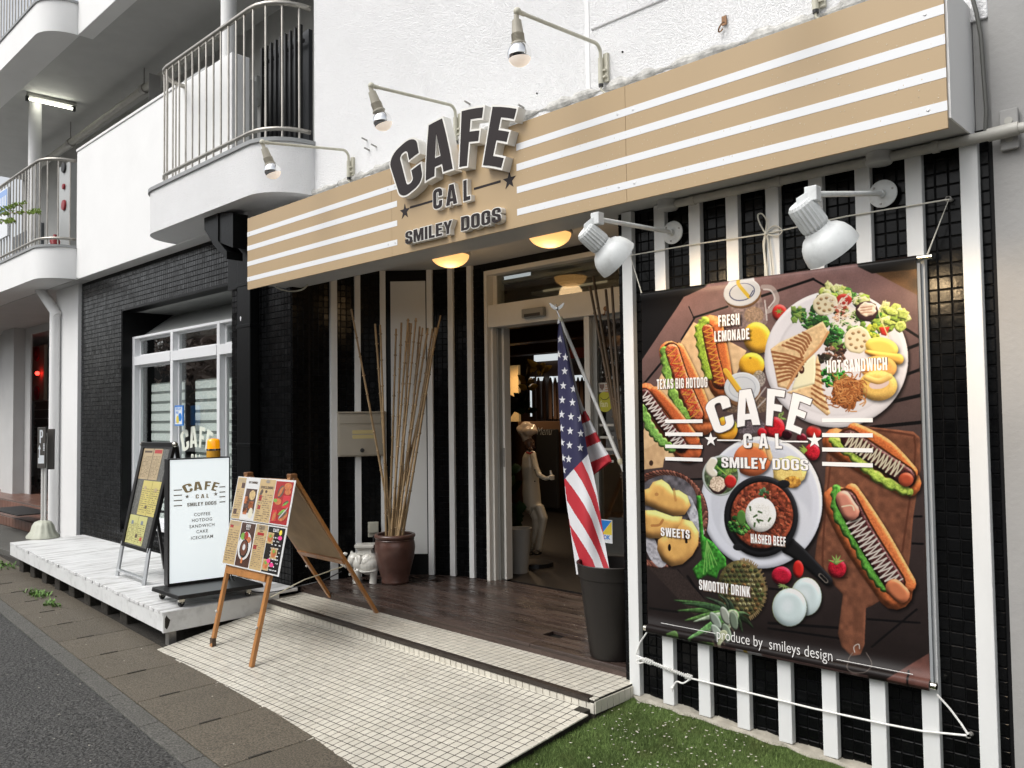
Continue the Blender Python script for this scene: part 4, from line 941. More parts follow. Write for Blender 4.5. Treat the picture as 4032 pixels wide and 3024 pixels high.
# ================================================================ balcony railings
def plan(x0, x1, y, r, left, right, yb=3.45, n=7):
    p = []
    if left: p += [(x0, yb)]+[(x0+r+r*math.cos(R(a)), y+r+r*math.sin(R(a))) for a in lin(180, 270, n)]
    else: p += [(x0, y)]
    if right: p += [(x1-r+r*math.cos(R(a)), y+r+r*math.sin(R(a))) for a in lin(270, 360, n)]+[(x1, yb)]
    return p
def railing(name, label, pl, zt, zb, zf_, step, cond=None):
    t = thing(name, label, 'railing', (pl[0][0], pl[0][1], zf_))
    P3 = [Vector((x, y, zt)) for x, y in pl]; MB().tube(P3, .021, 12).build('top_rail', M_steel, t, smooth=True)
    MB().tube([Vector((p.x, p.y, zb)) for p in P3], .017, 10).build('bottom_rail', M_steel, t, smooth=True)
    d = .02; acc = 0; me = None
    for a, b in zip(P3[:-1], P3[1:]):
        L = (b-a).length; q_ = d-acc
        while q_ < L:
            p = a+(b-a)*(q_/L)
            MB().tube([(p.x, p.y, zf_-.005 if random.random() < 2 else zb), (p.x, p.y, zt)], .0085, 8).build('baluster', M_steel, t, smooth=True)
            q_ += step; 
        acc = L-(q_-step); d = step
    return t
railing('balcony_railing', 'curved steel railing on the balcony just left of the sign board', plan(-7.60, -5.46, 3.148, .33, True, True), 4.691, 3.715, 3.61, .128)
railing('balcony_railing', 'steel railing of the far left balcony on the same floor', plan(-16, -10.60, 3.155, .33, False, True), 4.655, 3.70, 3.595, .128)
railing('balcony_railing', 'steel railing of the upper balcony cut by the top left corner', plan(-16, -10.60, 3.155, .33, False, True), 7.62, 6.67, 6.565, .128)
# ================================================================ things in the open corridor
def cyl(name, label, cat, x, y, z0, z1, r, m=None): t = MB().lathe([(r, 0), (r, z1-z0)], (x, y, z0), Z, 24).build(name, m or M_smooth, None, smooth=True); return tag(t, label, cat)
p = WY(901, 300, 3.80); cyl('corridor_column', 'round white column standing behind the curved balcony railing', 'column', p.x, 3.80, 3.4, 6.27, .075)
p = WY(139, 400, 3.80); cyl('corridor_column', 'round white column on the far left balcony floor', 'column', p.x, 3.80, 3.4, 6.27, .085)
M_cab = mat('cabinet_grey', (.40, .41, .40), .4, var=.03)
c0 = WY(722, 500, 3.70); c1 = WY(812, 500, 3.70); zt_c = WY(722, 318, 3.70).z
cbn = thing('storage_cabinet', 'tall white cabinet, front toned grey, standing behind the left part of the curved railing', 'cabinet', (c0.x, 3.7, 3.4))
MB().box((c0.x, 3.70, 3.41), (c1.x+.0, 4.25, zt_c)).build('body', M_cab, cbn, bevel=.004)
for k in range(5): x = c0.x+(c1.x-c0.x)*(k+.5)/5; MB().box((x-.006, 3.694, 3.45), (x+.006, 3.7, zt_c-.05)).build('door_rib', M_cab, cbn)
MB().box((WY(676, 500, 3.70).x, 3.72, 3.4), (c0.x-.01, 3.80, WY(690, 335, 3.7).z)).build('lit_side', M_smooth, cbn)  # paler board for the white box's lit face; body toned grey as shade
dr = thing('corridor_door', 'dark grey door in the corridor behind the curved railing', 'door', WY(840, 500, 4.93))
MB().box((WY(812, 400, 4.93).x, 4.90, 3.4), (WY(868, 400, 4.93).x, 4.949, 5.3)).build('leaf', mat('dark_grey_door', (.10, .11, .12), .5), dr)
mt = thing('meter_box', 'small meter box with dark windows on the corridor wall', 'meter', WY(990, 350, 4.5))
a, b = WY(966, 320, 4.8), WY(1010, 385, 4.8); MB().box((a.x, 4.8, b.z), (b.x, 4.949, a.z)).build('case', M_cab, mt, bevel=.004); MB().box((a.x+.03, 4.795, b.z+.05), (b.x-.03, 4.80, a.z-.12)).build('dial_window', M_dark, mt)
gr = thing('dark_grille', 'black vertical bars in front of a corridor window, right end of the curved railing', 'grille', WY(1100, 300, 3.9))
mb = MB(); g0, g1 = WY(1028, 300, 3.9).x, WY(1180, 300, 3.9).x
for k in range(9): x = g0+(g1-g0)*k/8; MB().box((x-.011, 3.9, 3.48), (x+.011, 3.925, 5.0-.0*k)).build('bar', M_dark, gr)
MB().box((g0-.02, 3.98, 3.45), (g1+.02, 4.02, 4.98)).build('dark_backing', mat('dark_backing', (.035, .037, .04), .4), gr)  # added dark sheet that blackens the gaps between the bars
for z in (3.56, 4.86): MB().box((g0-.02, 3.926, z-.015), (g1+.02, 3.94, z+.015)).build('cross_bar', M_dark, gr)
MB().box((-6.3, 4.90, 3.9), (-4.6, 4.945, 5.4)).build('dark_window', mat('dark_window', (.03, .035, .04), .15), dr)
pc = thing('ceiling_pipe', 'grey pipe running under the corridor ceiling above the white parapet', 'pipe', (-10, 4.6, 5.4))
a, b = WY(215, 609, 4.5), WY(640, 298, 4.5); MB().tube([a-(b-a)*.3, b+(b-a)*.4], .05, 12).build('pipe', M_cond, pc, smooth=True)
for t_ in (.18, .86): p = a+(b-a)*t_; MB().tube([p-(b-a).normalized()*.05, p+(b-a).normalized()*.05], .066, 12).build('pipe_clamp', M_mtl, pc, smooth=True); MB().tube([p, (p.x, p.y, 6.27)], .008, 6).build('hanger', M_mtl, pc)
MB().box(WY(585, 395, 4.3), WY(633, 300, 4.45)).build('outlet_shaft', M_greywall, pc)
fl = thing('fluorescent_lamp', 'lit fluorescent tube under the corridor ceiling, upper left', 'lamp', WZ(200, 400, 6.2))
a, b = WZ(105, 372, 6.23), WZ(300, 415, 6.23); xm = (a.x+b.x)/2
MB().bar(a, b, .07, .05).build('housing', mat('lamp_housing', (.35, .35, .33), .5), fl, bevel=.004)
a, b = WZ(110, 388, 6.16), WZ(288, 429, 6.16); M_tube = mat('lit_tube', (1, 1, .9), .3, emit=9, ecol=(1, 1, .86))
MB().tube([a, b], .017, 12).build('tube', M_tube, fl, smooth=True)
for p_, q_ in ((a, b), (b, a)): MB().bar(p_-(q_-p_).normalized()*.03, p_+(q_-p_).normalized()*.01, .045, .07).build('tube_holder', M_dark, fl)
# fire alarm column seen through the far left railing
M_red = mat('alarm_red', (.28, .015, .02), .4); M_redl = mat('alarm_lamp_lit', (1, .05, .03), .3, emit=6, ecol=(1, .03, .02))
al = thing('alarm_post', 'grey panel with red alarm discs behind the far left railing', 'alarm', WY(250, 850, 3.75))
MB().box((WY(232, 800, 3.8).x, 3.8, 3.4), (WY(275, 800, 3.8).x, 3.95, 5.0)).build('panel', M_cab, al)
for py, r, m_ in ((660, .075, M_dark), (735, .04, M_red), (808, .075, M_red)): p = WY(253, py, 3.795); MB().lathe([(r, 0), (r*.9, .02), (r*.4, .025), (.0, .02)], p, (0, -1, 0), 20).build('disc', m_, al, smooth=True)
tr = thing('fire_extinguisher', 'small red extinguisher with white tag behind the far left railing', 'extinguisher', WY(218, 960, 3.6))
p = WY(217, 930, 3.6); MB().lathe([(.0, 0), (.06, 0), (.06, .28), (.03, .33), (.02, .36)], (p.x, 3.6, 3.6), Z, 16).build('cylinder', M_red, tr, smooth=True); MB().box((p.x-.05, 3.53, 3.72), (p.x+.03, 3.535, 3.84)).build('tag', M_pw, tr)
mb = thing('corridor_door', 'dark doorway behind the far left railing', 'door', WY(90, 800, 4.9)); MB().box((WY(60, 800, 4.93).x, 4.9, 3.4), (WY(170, 800, 4.93).x, 4.949, 5.2)).build('leaf', mat('dark_grey_door', (.1, .11, .12), .5), mb)
sb2 = thing('railing_signboard', 'blue and white signboard hung on the far left railing', 'sign', WY(18, 830, 3.1))
a, b = WY(-40, 700, 3.12), WY(35, 928, 3.12); zt2 = WY(35, 737, 3.12).z
MB().box((a.x, 3.10, b.z), (b.x, 3.13, zt2)).build('board', M_pw, sb2, bevel=.003)
MB().box((a.x, 3.097, (b.z+zt2)/2+.02), (b.x-.02, 3.1, zt2-.02)).build('blue_print', mat('pale_blue', (.25, .40, .72), .4), sb2)
for k in range(4): MB().box((b.x-.30+k*.07, 3.0955, (b.z+zt2)/2+.08), (b.x-.26+k*.07, 3.097, zt2-.1)).build('white_print', M_pw, sb2)
# ================================================================ apartment entrance at the far left
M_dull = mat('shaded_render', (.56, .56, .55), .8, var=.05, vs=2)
en = thing('entrance_hall', 'shaded open entrance hall of the apartment building at the far left', 'entrance', (-14, 4.5, .2)); en['kind'] = 'structure'
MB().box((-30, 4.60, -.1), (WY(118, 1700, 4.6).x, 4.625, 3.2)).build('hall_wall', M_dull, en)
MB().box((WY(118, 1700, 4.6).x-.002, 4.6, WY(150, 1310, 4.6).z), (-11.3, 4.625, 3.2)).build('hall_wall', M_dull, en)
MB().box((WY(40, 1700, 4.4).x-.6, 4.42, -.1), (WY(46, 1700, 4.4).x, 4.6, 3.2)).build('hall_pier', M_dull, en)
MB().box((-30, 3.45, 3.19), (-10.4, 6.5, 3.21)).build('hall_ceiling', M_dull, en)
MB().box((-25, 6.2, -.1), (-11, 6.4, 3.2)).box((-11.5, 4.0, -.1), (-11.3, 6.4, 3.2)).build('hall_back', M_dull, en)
stp = thing('entrance_stair', 'two low steps of reddish brown tiles at the far left entrance', 'steps', (-13, 4, 0)); stp['kind'] = 'structure'
def tiled_floor(x0, x1, y0, y1, z, p=.15, front=None):
    it_ = grid_items((x0, y0, z), X, Y, Z, int((x1-x0)/p), int((y1-y0)/p), p, p, .006)
    return it_
MB().box((-22, 4.05, -.3), (-10.74, 6.2, .232)).box((-22, 3.72, -.3), (-11.5, 4.05, .09)).build('core', M_kerb, stp)
it = tiled_floor(-18.5, -11.5, 4.07, 6.1, .232)+tiled_floor(-18.5, -11.5, 3.74, 4.05, .09)
it += grid_items((-18.5, 4.05, .09), X, Z, -Y, 46, 1, .15, .14, .006)+grid_items((-18.5, 3.72, -.05), X, Z, -Y, 46, 1, .15, .14, .006)
pieces(stp, 'tile', it, M_brick, jit=.004, singles=180, d=.008, ch=.002)
MB().box((-22, 3.0, -.3), (-10.9, 3.70, -.045)).build('concrete_apron', M_kerb, stp, bevel=.01)
tag(MB().box(WZ(60, 2010, .245)-Vector((.5, .2, 0)), WZ(100, 2020, .25)+Vector((.3, .25, .01))).build('door_mat', M_dark, None), 'dark door mat on the reddish brown tiles of the far left entrance', 'mat')
# alarm plate, letterboxes and carton in the hall
yh = 6.18
a, b = WY(120, 1368, 5.2), WY(172, 1575, 5.2)
ap = thing('alarm_plate', 'cream alarm plate with two red discs and a lit red lamp, left entrance', 'alarm', b)
MB().box((a.x, 5.2, b.z), (b.x, 5.26, a.z)).build('plate', mat('cream_plate', (.42, .39, .31), .5), ap, bevel=.004)
for py, r, m_ in ((1393, .15, M_red), (1470, .055, M_dark), (1547, .14, M_red)): p = WY(147, py, 5.198); MB().lathe([(r, 0), (r*.95, .025), (r*.35, .03), (r*.3, .045), (.0, .045)], p, (0, -1, 0), 24).build('disc', m_, ap, smooth=True)
MB().ball(WY(147, 1470, 5.13), .04, 10, 8).build('lit_lamp', M_redl, ap, smooth=True)
lb = thing('letterboxes', 'stack of dull metal letterboxes below the alarm plate at the far left entrance', 'letterbox', WY(160, 1750, 5.2))
M_lb = mat('letterbox_metal', (.15, .145, .13), .45, metal=.4)
a, b = WY(136, 1580, 5.2), WY(198, 1790, 5.2); n = 6
for k in range(n):
    z1_ = a.z+(b.z-a.z)*k/n; z0_ = a.z+(b.z-a.z)*(k+1)/n
    o = MB().box((a.x, 5.2, z0_+.01), (b.x, 5.4, z1_-.01)).build('box_door', M_lb, lb, bevel=.004); MB().ball((a.x+.08, 5.19, (z0_+z1_)/2), .022, 8, 6).build('knob', M_mtl, o)
MB().box((a.x-.02, 5.22, b.z-1.2), (b.x, 5.5, a.z+.02)).build('frame', M_dull, lb)
a, b = WY(145, 1868, 5.1), WY(192, 1938, 5.1)
ct = thing('notice_box', 'grey carton with dark printed marks below the letterboxes', 'box', b); MB().box((a.x, 5.1, b.z), (b.x, 5.18, a.z)).build('carton', M_cab, ct, bevel=.003)
for k in range(6): x = a.x+.06+k*.075; MB().box((x, 5.097, a.z-.14), (x+.05, 5.1, a.z-.09)).build('mark', M_dark, ct)
for x in (a.x+.2, a.x+.28): MB().box((x, 5.097, b.z+.1), (x+.03, 5.1, b.z+.16)).build('mark', M_dark, ct)
a, b = WY(62, 1573, 4.59), WY(89, 1637, 4.59)
fe = thing('fire_equipment_sign', 'narrow red plate with white Japanese characters on the entrance wall', 'sign', b)
MB().box((a.x, 4.582, b.z), (b.x, 4.592, a.z)).build('plate', mat('plate_red', (.38, .02, .03), .4), fe)
for k, chh in enumerate('消火器'): txt(chh, (b.x-a.x)*.92, lambda u, v, d, k=k: Vector((a.x+(b.x-a.x)*.05+u, 4.5815-d, a.z-(k+.92)*(a.z-b.z)/3.1+v)), M_pw, fe, name='character', off=.004)
# drainpipe on the white column
dq = thing('white_drainpipe', 'white drainpipe with a slanting elbow beside the white entrance column', 'pipe', WY(215, 1800, 3.5))
xq = WY(215, 1500, 3.50).x
MB().tube([(xq, 3.50, -.1), (xq, 3.50, WY(215, 1235, 3.5).z)], .062, 16).build('pipe', M_smooth, dq, smooth=True)
MB().tube([WY(150, 1128, 3.40), WY(228, 1245, 3.52)], .06, 16).build('elbow_pipe', M_smooth, dq, smooth=True)
MB().box(WY(125, 1140, 3.42), WY(160, 1120, 3.30)+Z*.0).build('outlet', M_smooth, dq)
# ================================================================ white wooden platform
wp = thing('white_platform', 'low white painted wooden platform with worn boards left of the entrance', 'platform', (-7.8, 2.9, .07))
M_wpl = mat('worn_white_boards', (.74, .745, .74), .42, var=.05, vs=5, aniso=(1, .2, 1), stain=.8, ss=13, scol=(.14, .13, .11), island=.06, bump=.3, bs=40, bd=.002)
M_wpf = mat('worn_white_fascia', (.70, .71, .70), .5, var=.05, vs=5, stain=.30, ss=11, scol=(.14, .13, .11), bump=.3, bs=40)
xr = -5.593; zt_p = .21; yf = lambda x: 2.405-.0636*(x-xr) if x > -12 else 2.7
x = -10.12
while x < xr-.001:
    w = .0925; b = min(x+w, xr); g = .004; e = random.uniform(-.006, .004)
    mb = MB(); mb.hexa([(x+g, yf(x)-.004+e, zt_p-.022), (b-g, yf(b)-.004+e, zt_p-.022), (b-g, 3.44, zt_p-.022), (x+g, 3.44, zt_p-.022), (x+g, yf(x)-.004+e, zt_p), (b-g, yf(b)-.004+e, zt_p), (b-g, 3.44, zt_p), (x+g, 3.44, zt_p)])
    mb.build('board', M_wpl, wp, bevel=.002); x = b
for a, b in ((-10.12, -6.37), (-6.368, xr)):
    mb = MB(); mb.hexa([(a, yf(a), .075), (b, yf(b), .075), (b, yf(b)+.02, .075), (a, yf(a)+.02, .075), (a, yf(a), zt_p-.024), (b, yf(b), zt_p-.024), (b, yf(b)+.02, zt_p-.024), (a, yf(a)+.02, zt_p-.024)])
    mb.build('front_fascia', M_wpf, wp, bevel=.003)
MB().box((xr-.02, yf(xr)+.0005, .068), (xr+.001, 3.28, zt_p-.003)).build('end_fascia', M_wpf, wp, bevel=.003)
mb = MB(); mb.slab([(xr+.0015, yf(xr)+.012+.028*u, .105+.05*v) for u, v in ((0, 0), (.5, -.3), (1, .2), (1.3, .9), (.7, 1.3), (.4, 1.6), (0, 1.2))], .001); mb.build('rotten_patch', M_soil, wp)
MB().box((-5.72, 2.475, -.06), (-5.665, 2.53, .08)).build('steel_foot', M_mtl, wp, bevel=.003)
for k in range(8): x = -6.6-k*.47; MB().box((x-.07, yf(x)+.06+.0*k, -.12), (x+.07, yf(x)+.22, .074)).build('concrete_block', M_soil, wp, bevel=.008)
M_weed = mat('weed_green', (.10, .20, .035), .6, island=.5)
rr = np.random.default_rng(3); Vs = []; Fs = []
for cx_, cy_, n_, sp in ((-8.35, 2.45, 190, .13), (-7.75, 2.38, 90, .09), (-10.5, 2.75, 150, .2)):
    for i in range(n_):
        ax_, ay_ = rr.normal(cx_, sp), rr.normal(cy_, sp*.25); z_ = zG(ax_, 0)-.01; hh = rr.uniform(.012, .05); an = rr.uniform(0, 6.28); wv = rr.uniform(.004, .010); lx, ly = math.cos(an), math.sin(an)
        b0 = len(Vs); Vs += [(ax_, ay_, z_), (ax_+lx*hh*.5-ly*wv, ay_+ly*hh*.5+lx*wv, z_+hh*.8), (ax_+lx*hh, ay_+ly*hh, z_+hh), (ax_+lx*hh*.5+ly*wv, ay_+ly*hh*.5-lx*wv, z_+hh*.8)]; Fs.append((b0, b0+1, b0+2, b0+3))
fastmesh('weeds', np.array(Vs), np.array(Fs), M_weed, label='small green weeds growing out from under the white platform', cat='weeds')
# ================================================================ glass door, transom, header
YD = 4.6
dr_ = thing('glass_entrance', 'white framed cafe doorway with a transom window and fixed glass beside it', 'door', (-3.6, YD, zD))
M_dfr = mat('cream_door_frame', (.62, .605, .56), .45, var=.04, vs=5, stain=.12, ss=10, scol=(.25, .23, .18))
M_alu = mat('grey_aluminium', (.30, .30, .28), .35, metal=.5)
dx0 = -4.690; dx1 = -2.531; zt0 = 2.663; zh1 = 2.385; zh0 = 2.208
def fr(x0, x1, z0, z1, d0=0, d1=.13, m_=None, n='frame', p=dr_): return MB().box((x0, YD-d0, z0), (x1, YD+d1, z1)).build(n, m_ or M_dfr, p, bevel=.002)
fr(dx0, dx0+.034, zD-.02, zt0, .02); fr(dx0+.034, dx1, zt0-.036, zt0, .02); fr(dx0+.034, dx1, zh0, zh1, .012, .14, n='header_beam')
fr(dx0+.034, dx0+.055, zD-.02, zh0, -.02, .16); fr(dx0+.034, dx0+.075, zh1, zt0-.036, -.05, .14)
fr(dx0+.055, dx0+.075, zD, zh0, -.06, .16, M_alu, 'door_track'); fr(dx0+.075, dx0+.10, zD, zh0, -.10, .17, n='sliding_leaf_edge')
MB().box((dx0+.083, YD+.095, 1.1), (dx0+.095, YD+.10, 1.25)).build('latch', M_mtl, dr_)
fr(-3.690, -3.642, zD, zh0, .0, .10, n='mullion'); fr(-3.642, -3.60, zD, zh0, -.03, .09, M_alu); fr(-3.60, dx1, zh0-.035, zh0-.0005, -.03, .09, M_alu); fr(-3.60, dx1, zD, zD+.09, -.03, .09, M_alu)
MB().box((-3.672, YD-.012, 1.42), (-3.655, YD, 1.50)).build('lock', M_mtl, dr_, bevel=.002)
G_door = glassmat('door_glass', (.80, .82, .80), 1, 0, .03)
MB().box((dx0+.075, YD+.06, zh1), (dx1, YD+.066, zt0-.036)).build('transom_pane', G_door, dr_); MB().box((-3.60, YD+.05, zD+.09), (dx1, YD+.056, zh0-.035)).build('side_pane', G_door, dr_)
MB().box((dx0+.09, YD+.10, zt0-.10), (dx1, YD+.15, zt0-.07)).build('blind_rail', M_alu, dr_)
a, b = WY(2052, 1215, YD-.05), WY(2138, 1250, YD-.05)
sn = thing('door_sensor', 'grey automatic door sensor on the header above the doorway', 'sensor', a)
za = WY(2095, 1212, YD-.05).z; zb_s = WY(2095, 1248, YD-.05).z
MB().box((a.x, YD-.05, zb_s), (b.x, YD-.013, za)).build('case', mat('sensor_grey', (.22, .22, .20), .45), sn, bevel=.006)
MB().box((a.x+.03, YD-.053, zb_s+.006), (b.x-.03, YD-.0495, zb_s+.028)).build('dark_window', M_dark, sn)
p = WY(2383, 1215, YD-.02); hk = thing('coat_hook', 'small dark hook stuck on the door header near the flag pole', 'hook', p)
MB().lathe([(.018, 0), (.016, .006)], p+Y*.005, (0, -1, 0), 14).tube([p-Z*.01, p-Z*.04-Y*.01, p-Z*.05-Y*.02, p-Z*.04-Y*.03], .004, 6).build('hook_body', M_rust, hk, smooth=True)
# stickers on the fixed glass
YG = YD+.049; XG = lambda u, v, d: Vector((u, YG-d, v))
def sticker(name, label, a, b, m_):
    A, B = WY(*a, YG), WY(*b, YG); t = thing(name, label, 'sticker', (A.x, YG, B.z)); zt_, zb2 = A.z, WY(a[0], b[1], YG).z
    MB().box((A.x, YG-.001, zb2), (B.x, YG, zt_)).build('sheet', m_, t); return t, A.x, B.x, zb2, zt_
t, x0, x1, z0, z1 = sticker('shield_sticker', 'small white sticker with a shield mark on the side glass', (2356, 1508), (2407, 1545), mat('dull_print_white', (.45, .43, .38), .5))
outline(MB(), [[(x0+.012, z1-.01), (x0+.012, z0+.035), ((x0+x1)/2-.022, z0+.012), ((x0+x1)/2-.004, z0+.035), ((x0+x1)/2-.004, z1-.01)]], XG, 0, .0016).build('shield', mat('shield_brown', (.14, .08, .06), .5), t)
for k in range(4): MB().box(((x0+x1)/2+.005, YG-.0014, z1-.018-k*.017), (x1-.01, YG-.0005, z1-.012-k*.017)).build('print_line', mat('print_orange', (.4, .16, .06), .5), t)
c = WY(2382, 1582, YG); ys = thing('yellow_sticker', 'round yellow smiling bag sticker on the side glass', 'sticker', c)
M_yst = mat('sticker_yellow', (.42, .40, .02), .45)
outline(MB(), [[(c.x+.072*math.cos(a_), c.z+.072*math.sin(a_)) for a_ in lin(0, 2*PI, 33)[:-1]]], XG, 0, .0012).build('disc', M_yst, ys)
MB().tube([Vector((c.x+.036*math.cos(R(a_)), YG-.0018, c.z+.036+.022*math.sin(R(a_)))) for a_ in lin(185, 355, 9)], .0022, 5).build('smile', M_dark, ys)
txt('fan', .062, lambda u, v, d: XG(c.x-.045+u, c.z-.035+v, d+.0014), mat('pale_print', (.62, .60, .30), .5), ys, off=.002)
gl_ = thing('glass_stripes', 'four short white stripes stuck on the side glass', 'decal', WY(2358, 1740, YG))
for py in (1674, 1722, 1768, 1815):
    A, B = WY(2358, py-5, YG), WY(2416, py-5, YG); MB().box((A.x, YG-.001, A.z-.017), (B.x, YG, A.z)).build('stripe', mat('dull_print_white', (.45, .43, .38), .5), gl_)
t, x0, x1, z0, z1 = sticker('security_sticker', 'white security sticker with a blue and yellow square, low on the side glass', (2366, 2044), (2412, 2135), M_pw)
zz = z0+(z1-z0)*.36
outline(MB(), [[(x0+.004, zz), (x0+.004, z1-.006), (x1-.004, z1-.006)]], XG, 0, .0016).build('blue_corner', M_blue, t); outline(MB(), [[(x0+.006, zz), (x1-.004, z1-.008), (x1-.004, zz)]], XG, 0, .0016).build('yellow_corner', M_yel, t)
txt('SOK', .040, lambda u, v, d: XG(x0+.004+u, z0+.026+v, d+.001), M_blue, t, off=.0015, sx=.95)
# ================================================================ the cafe room
zR = .196
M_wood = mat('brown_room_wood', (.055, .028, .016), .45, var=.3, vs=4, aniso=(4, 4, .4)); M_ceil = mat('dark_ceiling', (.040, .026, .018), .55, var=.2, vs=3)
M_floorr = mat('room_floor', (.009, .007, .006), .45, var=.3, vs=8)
rm2 = thing('cafe_room', 'dim brown timber cafe interior behind the glass door', 'room', (-4.5, 6, zR)); rm2['kind'] = 'structure'
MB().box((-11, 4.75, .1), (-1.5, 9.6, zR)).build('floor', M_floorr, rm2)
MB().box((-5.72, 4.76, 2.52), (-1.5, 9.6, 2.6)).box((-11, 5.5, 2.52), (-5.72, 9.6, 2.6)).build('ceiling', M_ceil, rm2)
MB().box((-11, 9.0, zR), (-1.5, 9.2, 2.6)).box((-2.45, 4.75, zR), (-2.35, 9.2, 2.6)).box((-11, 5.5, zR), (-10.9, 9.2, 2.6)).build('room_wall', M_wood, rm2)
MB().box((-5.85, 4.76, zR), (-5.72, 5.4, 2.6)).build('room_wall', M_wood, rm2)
for y_, d_ in ((5.9, .12), (7.0, .16), (8.0, .2)): MB().box((-10.5, y_, 2.52-d_), (-2.46, y_+.22, 2.52)).build('ceiling_beam', mat('beam_brown', (.10, .055, .03), .5), rm2, bevel=.01)
def room_box(name, label, cat, a, b, y, m_, th=.04):
    A, B = WY(*a, y), WY(*b, y); zz1 = A.z; zz0 = WY(a[0], b[1], y).z; t = MB().box((A.x, y, zz0), (B.x, y+th, zz1)).build(name, m_, None); return tag(t, label, cat)
M_day = mat('daylit_paper', (.75, .78, .78), .6, emit=.55, ecol=(.85, .92, .95)); M_shoji = mat('ochre_screen', (.32, .22, .09), .7, var=.15, vs=30, emit=.10, ecol=(.9, .6, .25))
room_box('back_window', 'bright high window at the back of the room', 'window', (2102, 1382), (2212, 1424), 8.9, M_day)
for a_, b_, w_ in (((2086, 1485), (2100, 1640), 'left slim'), ((2112, 1485), (2134, 1500), 'short'), ((2164, 1482), (2172, 1640), 'right slim'), ((2176, 1482), (2212, 1506), 'middle'), ((2262, 1478), (2300, 1500), 'right short')):
    room_box('back_window', w_+' strip of daylight between fence boards at the back of the room', 'window', a_, b_, 8.9, M_day)
fen = thing('picket_fence', 'brown pointed picket boards in front of the back windows', 'fence', (-10, 8.7, zR))
for px in (2106, 2124, 2146, 2172, 2190, 2207, 2240, 2262, 2280, 2296):
    A, B = WY(px-7, 1512, 8.7), WY(px+7, 1650, 8.7); zt_ = A.z; zb2 = B.z
    outline(MB(), [[(A.x, zb2), (A.x, zt_), ((A.x+B.x)/2, zt_+.09), (B.x, zt_), (B.x, zb2)]], lambda u, v, d: Vector((u, 8.7-d, v)), 0, .03).build('picket', mat('picket_brown', (.12, .07, .05), .7), fen)
for a_, b_, w_ in (((1972, 1440), (1990, 1660), 'left'), ((2004, 1440), (2043, 1660), 'right')):
    room_box('screen_panel', w_+' ochre paper screen panel deep inside the doorway', 'screen', a_, b_, 8.0, M_shoji)
room_box('red_reflection', 'dark red bar in place of a reflection inside the room behind the flag', 'banner', (2243, 1372), (2300, 1412), 7.5, mat('room_red', (.30, .03, .02), .6))  # red bar added to stand in for a reddish reflection
room_box('counter', 'brown wooden counter in the dim room behind the chef figure', 'counter', (2040, 1660), (2320, 1700), 8.0, mat('beam_brown', (.10, .055, .03), .5), .5)
for px, py, w_ in ((2121, 1300, 'over the doorway middle'), (1978, 1393, 'near the left jamb'), (2419, 1298, 'behind the side glass')):
    p = WZ(px, py, 2.515); MB_ = MB().lathe([(.06, 0), (.052, -.004), (.0, -.003)], p, Z, 20, caps=False).build('downlight', M_glow, None); tag(MB_, 'small lit warm downlight '+w_, 'lamp', 'warm downlights in the cafe ceiling')
for x_, y_, e_ in ((-4.9, 6.2, 20), (-7.5, 7.6, 30), (-3.3, 5.9, 12), (-5.1, 5.2, 8)):  # added warm fill lights that brighten the room and the chef figure
    ld = bpy.data.lights.new('room_fill_light', 'SPOT'); ld.energy = e_*1.6; ld.color = (1, .70, .42); ld.spot_size = R(150); ld.spot_blend = .8; ld.shadow_soft_size = .06
    lo = bpy.data.objects.new('room_fill_light', ld); COL.objects.link(lo); lo.location = (x_, y_, 2.3)
ac = thing('air_conditioner', 'large pale air conditioner seen through the transom window', 'air conditioner', (-4, 4.9, 2.3))
A, B = WY(2092, 1060, 5.0), WY(2440, 1100, 5.0); zc0 = WY(2092, 1165, 5.0).z; zc1 = zc0+.30
MB().box((A.x, 4.98, zc0), (B.x, 5.24, zc1)).build('case', mat('ac_cream', (.30, .28, .22), .5), ac, bevel=.02); MB().box((A.x+.15, 4.972, zc0+.012), (B.x-.1, 4.982, zc0+.035)).build('lit_strip', mat('ac_strip_glow', (.6, .5, .32), .3, emit=.15, ecol=(1, .8, .5)), ac)  # lower strip given its own warm glow so that it looks lit
# menu board, chef figure, plant, bucket inside the door
def remesh(mb, name, m_, parent, vox=.008, sub=None, local=False):
    o = mb.build(name, m_, parent, local=local); md = o.modifiers.new('r', 'REMESH'); md.mode = 'VOXEL'; md.voxel_size = vox; md.use_smooth_shade = True
    s_ = o.modifiers.new('s', 'SMOOTH'); s_.iterations = 3; s_.factor = .5
    dg = bpy.context.evaluated_depsgraph_get(); me = bpy.data.meshes.new_from_object(o.evaluated_get(dg)); o.modifiers.clear(); old = o.data; o.data = me
    me.polygons.foreach_set('use_smooth', [True]*len(me.polygons)); return o
YM = 5.75; mn = thing('menu_board', 'black menu chalkboard standing behind the chef figure', 'menu board', WY(2150, 1990, YM))
A, B = WY(2110, 1690, YM), WY(2196, 1990, YM); zb2 = WY(2110, 1995, YM).z
MB().box((A.x, YM, zb2), (B.x, YM+.03, A.z)).build('board', M_dark, mn, bevel=.004)
txt('Menu', .105, lambda u, v, d: Vector((WY(2112, 1708, YM).x+u, YM-.001-d, WY(2112, 1712, YM).z+v)), mat('chalk', (.42, .42, .40), .8), mn, shear=.35, sx=.8, off=-.001)
YC = 5.35; ch = thing('chef_figure', 'cream moustached chef statue with a puffy white hat giving a thumbs up', 'statue', WY(2110, 2200, YC))
k_ = (WY(2100, 2000, YC)-EYE).dot(CF)/FPX     # metres per photo pixel at the figure
c_ = lambda px, py, dy=0: WY(px, py, YC+dy)
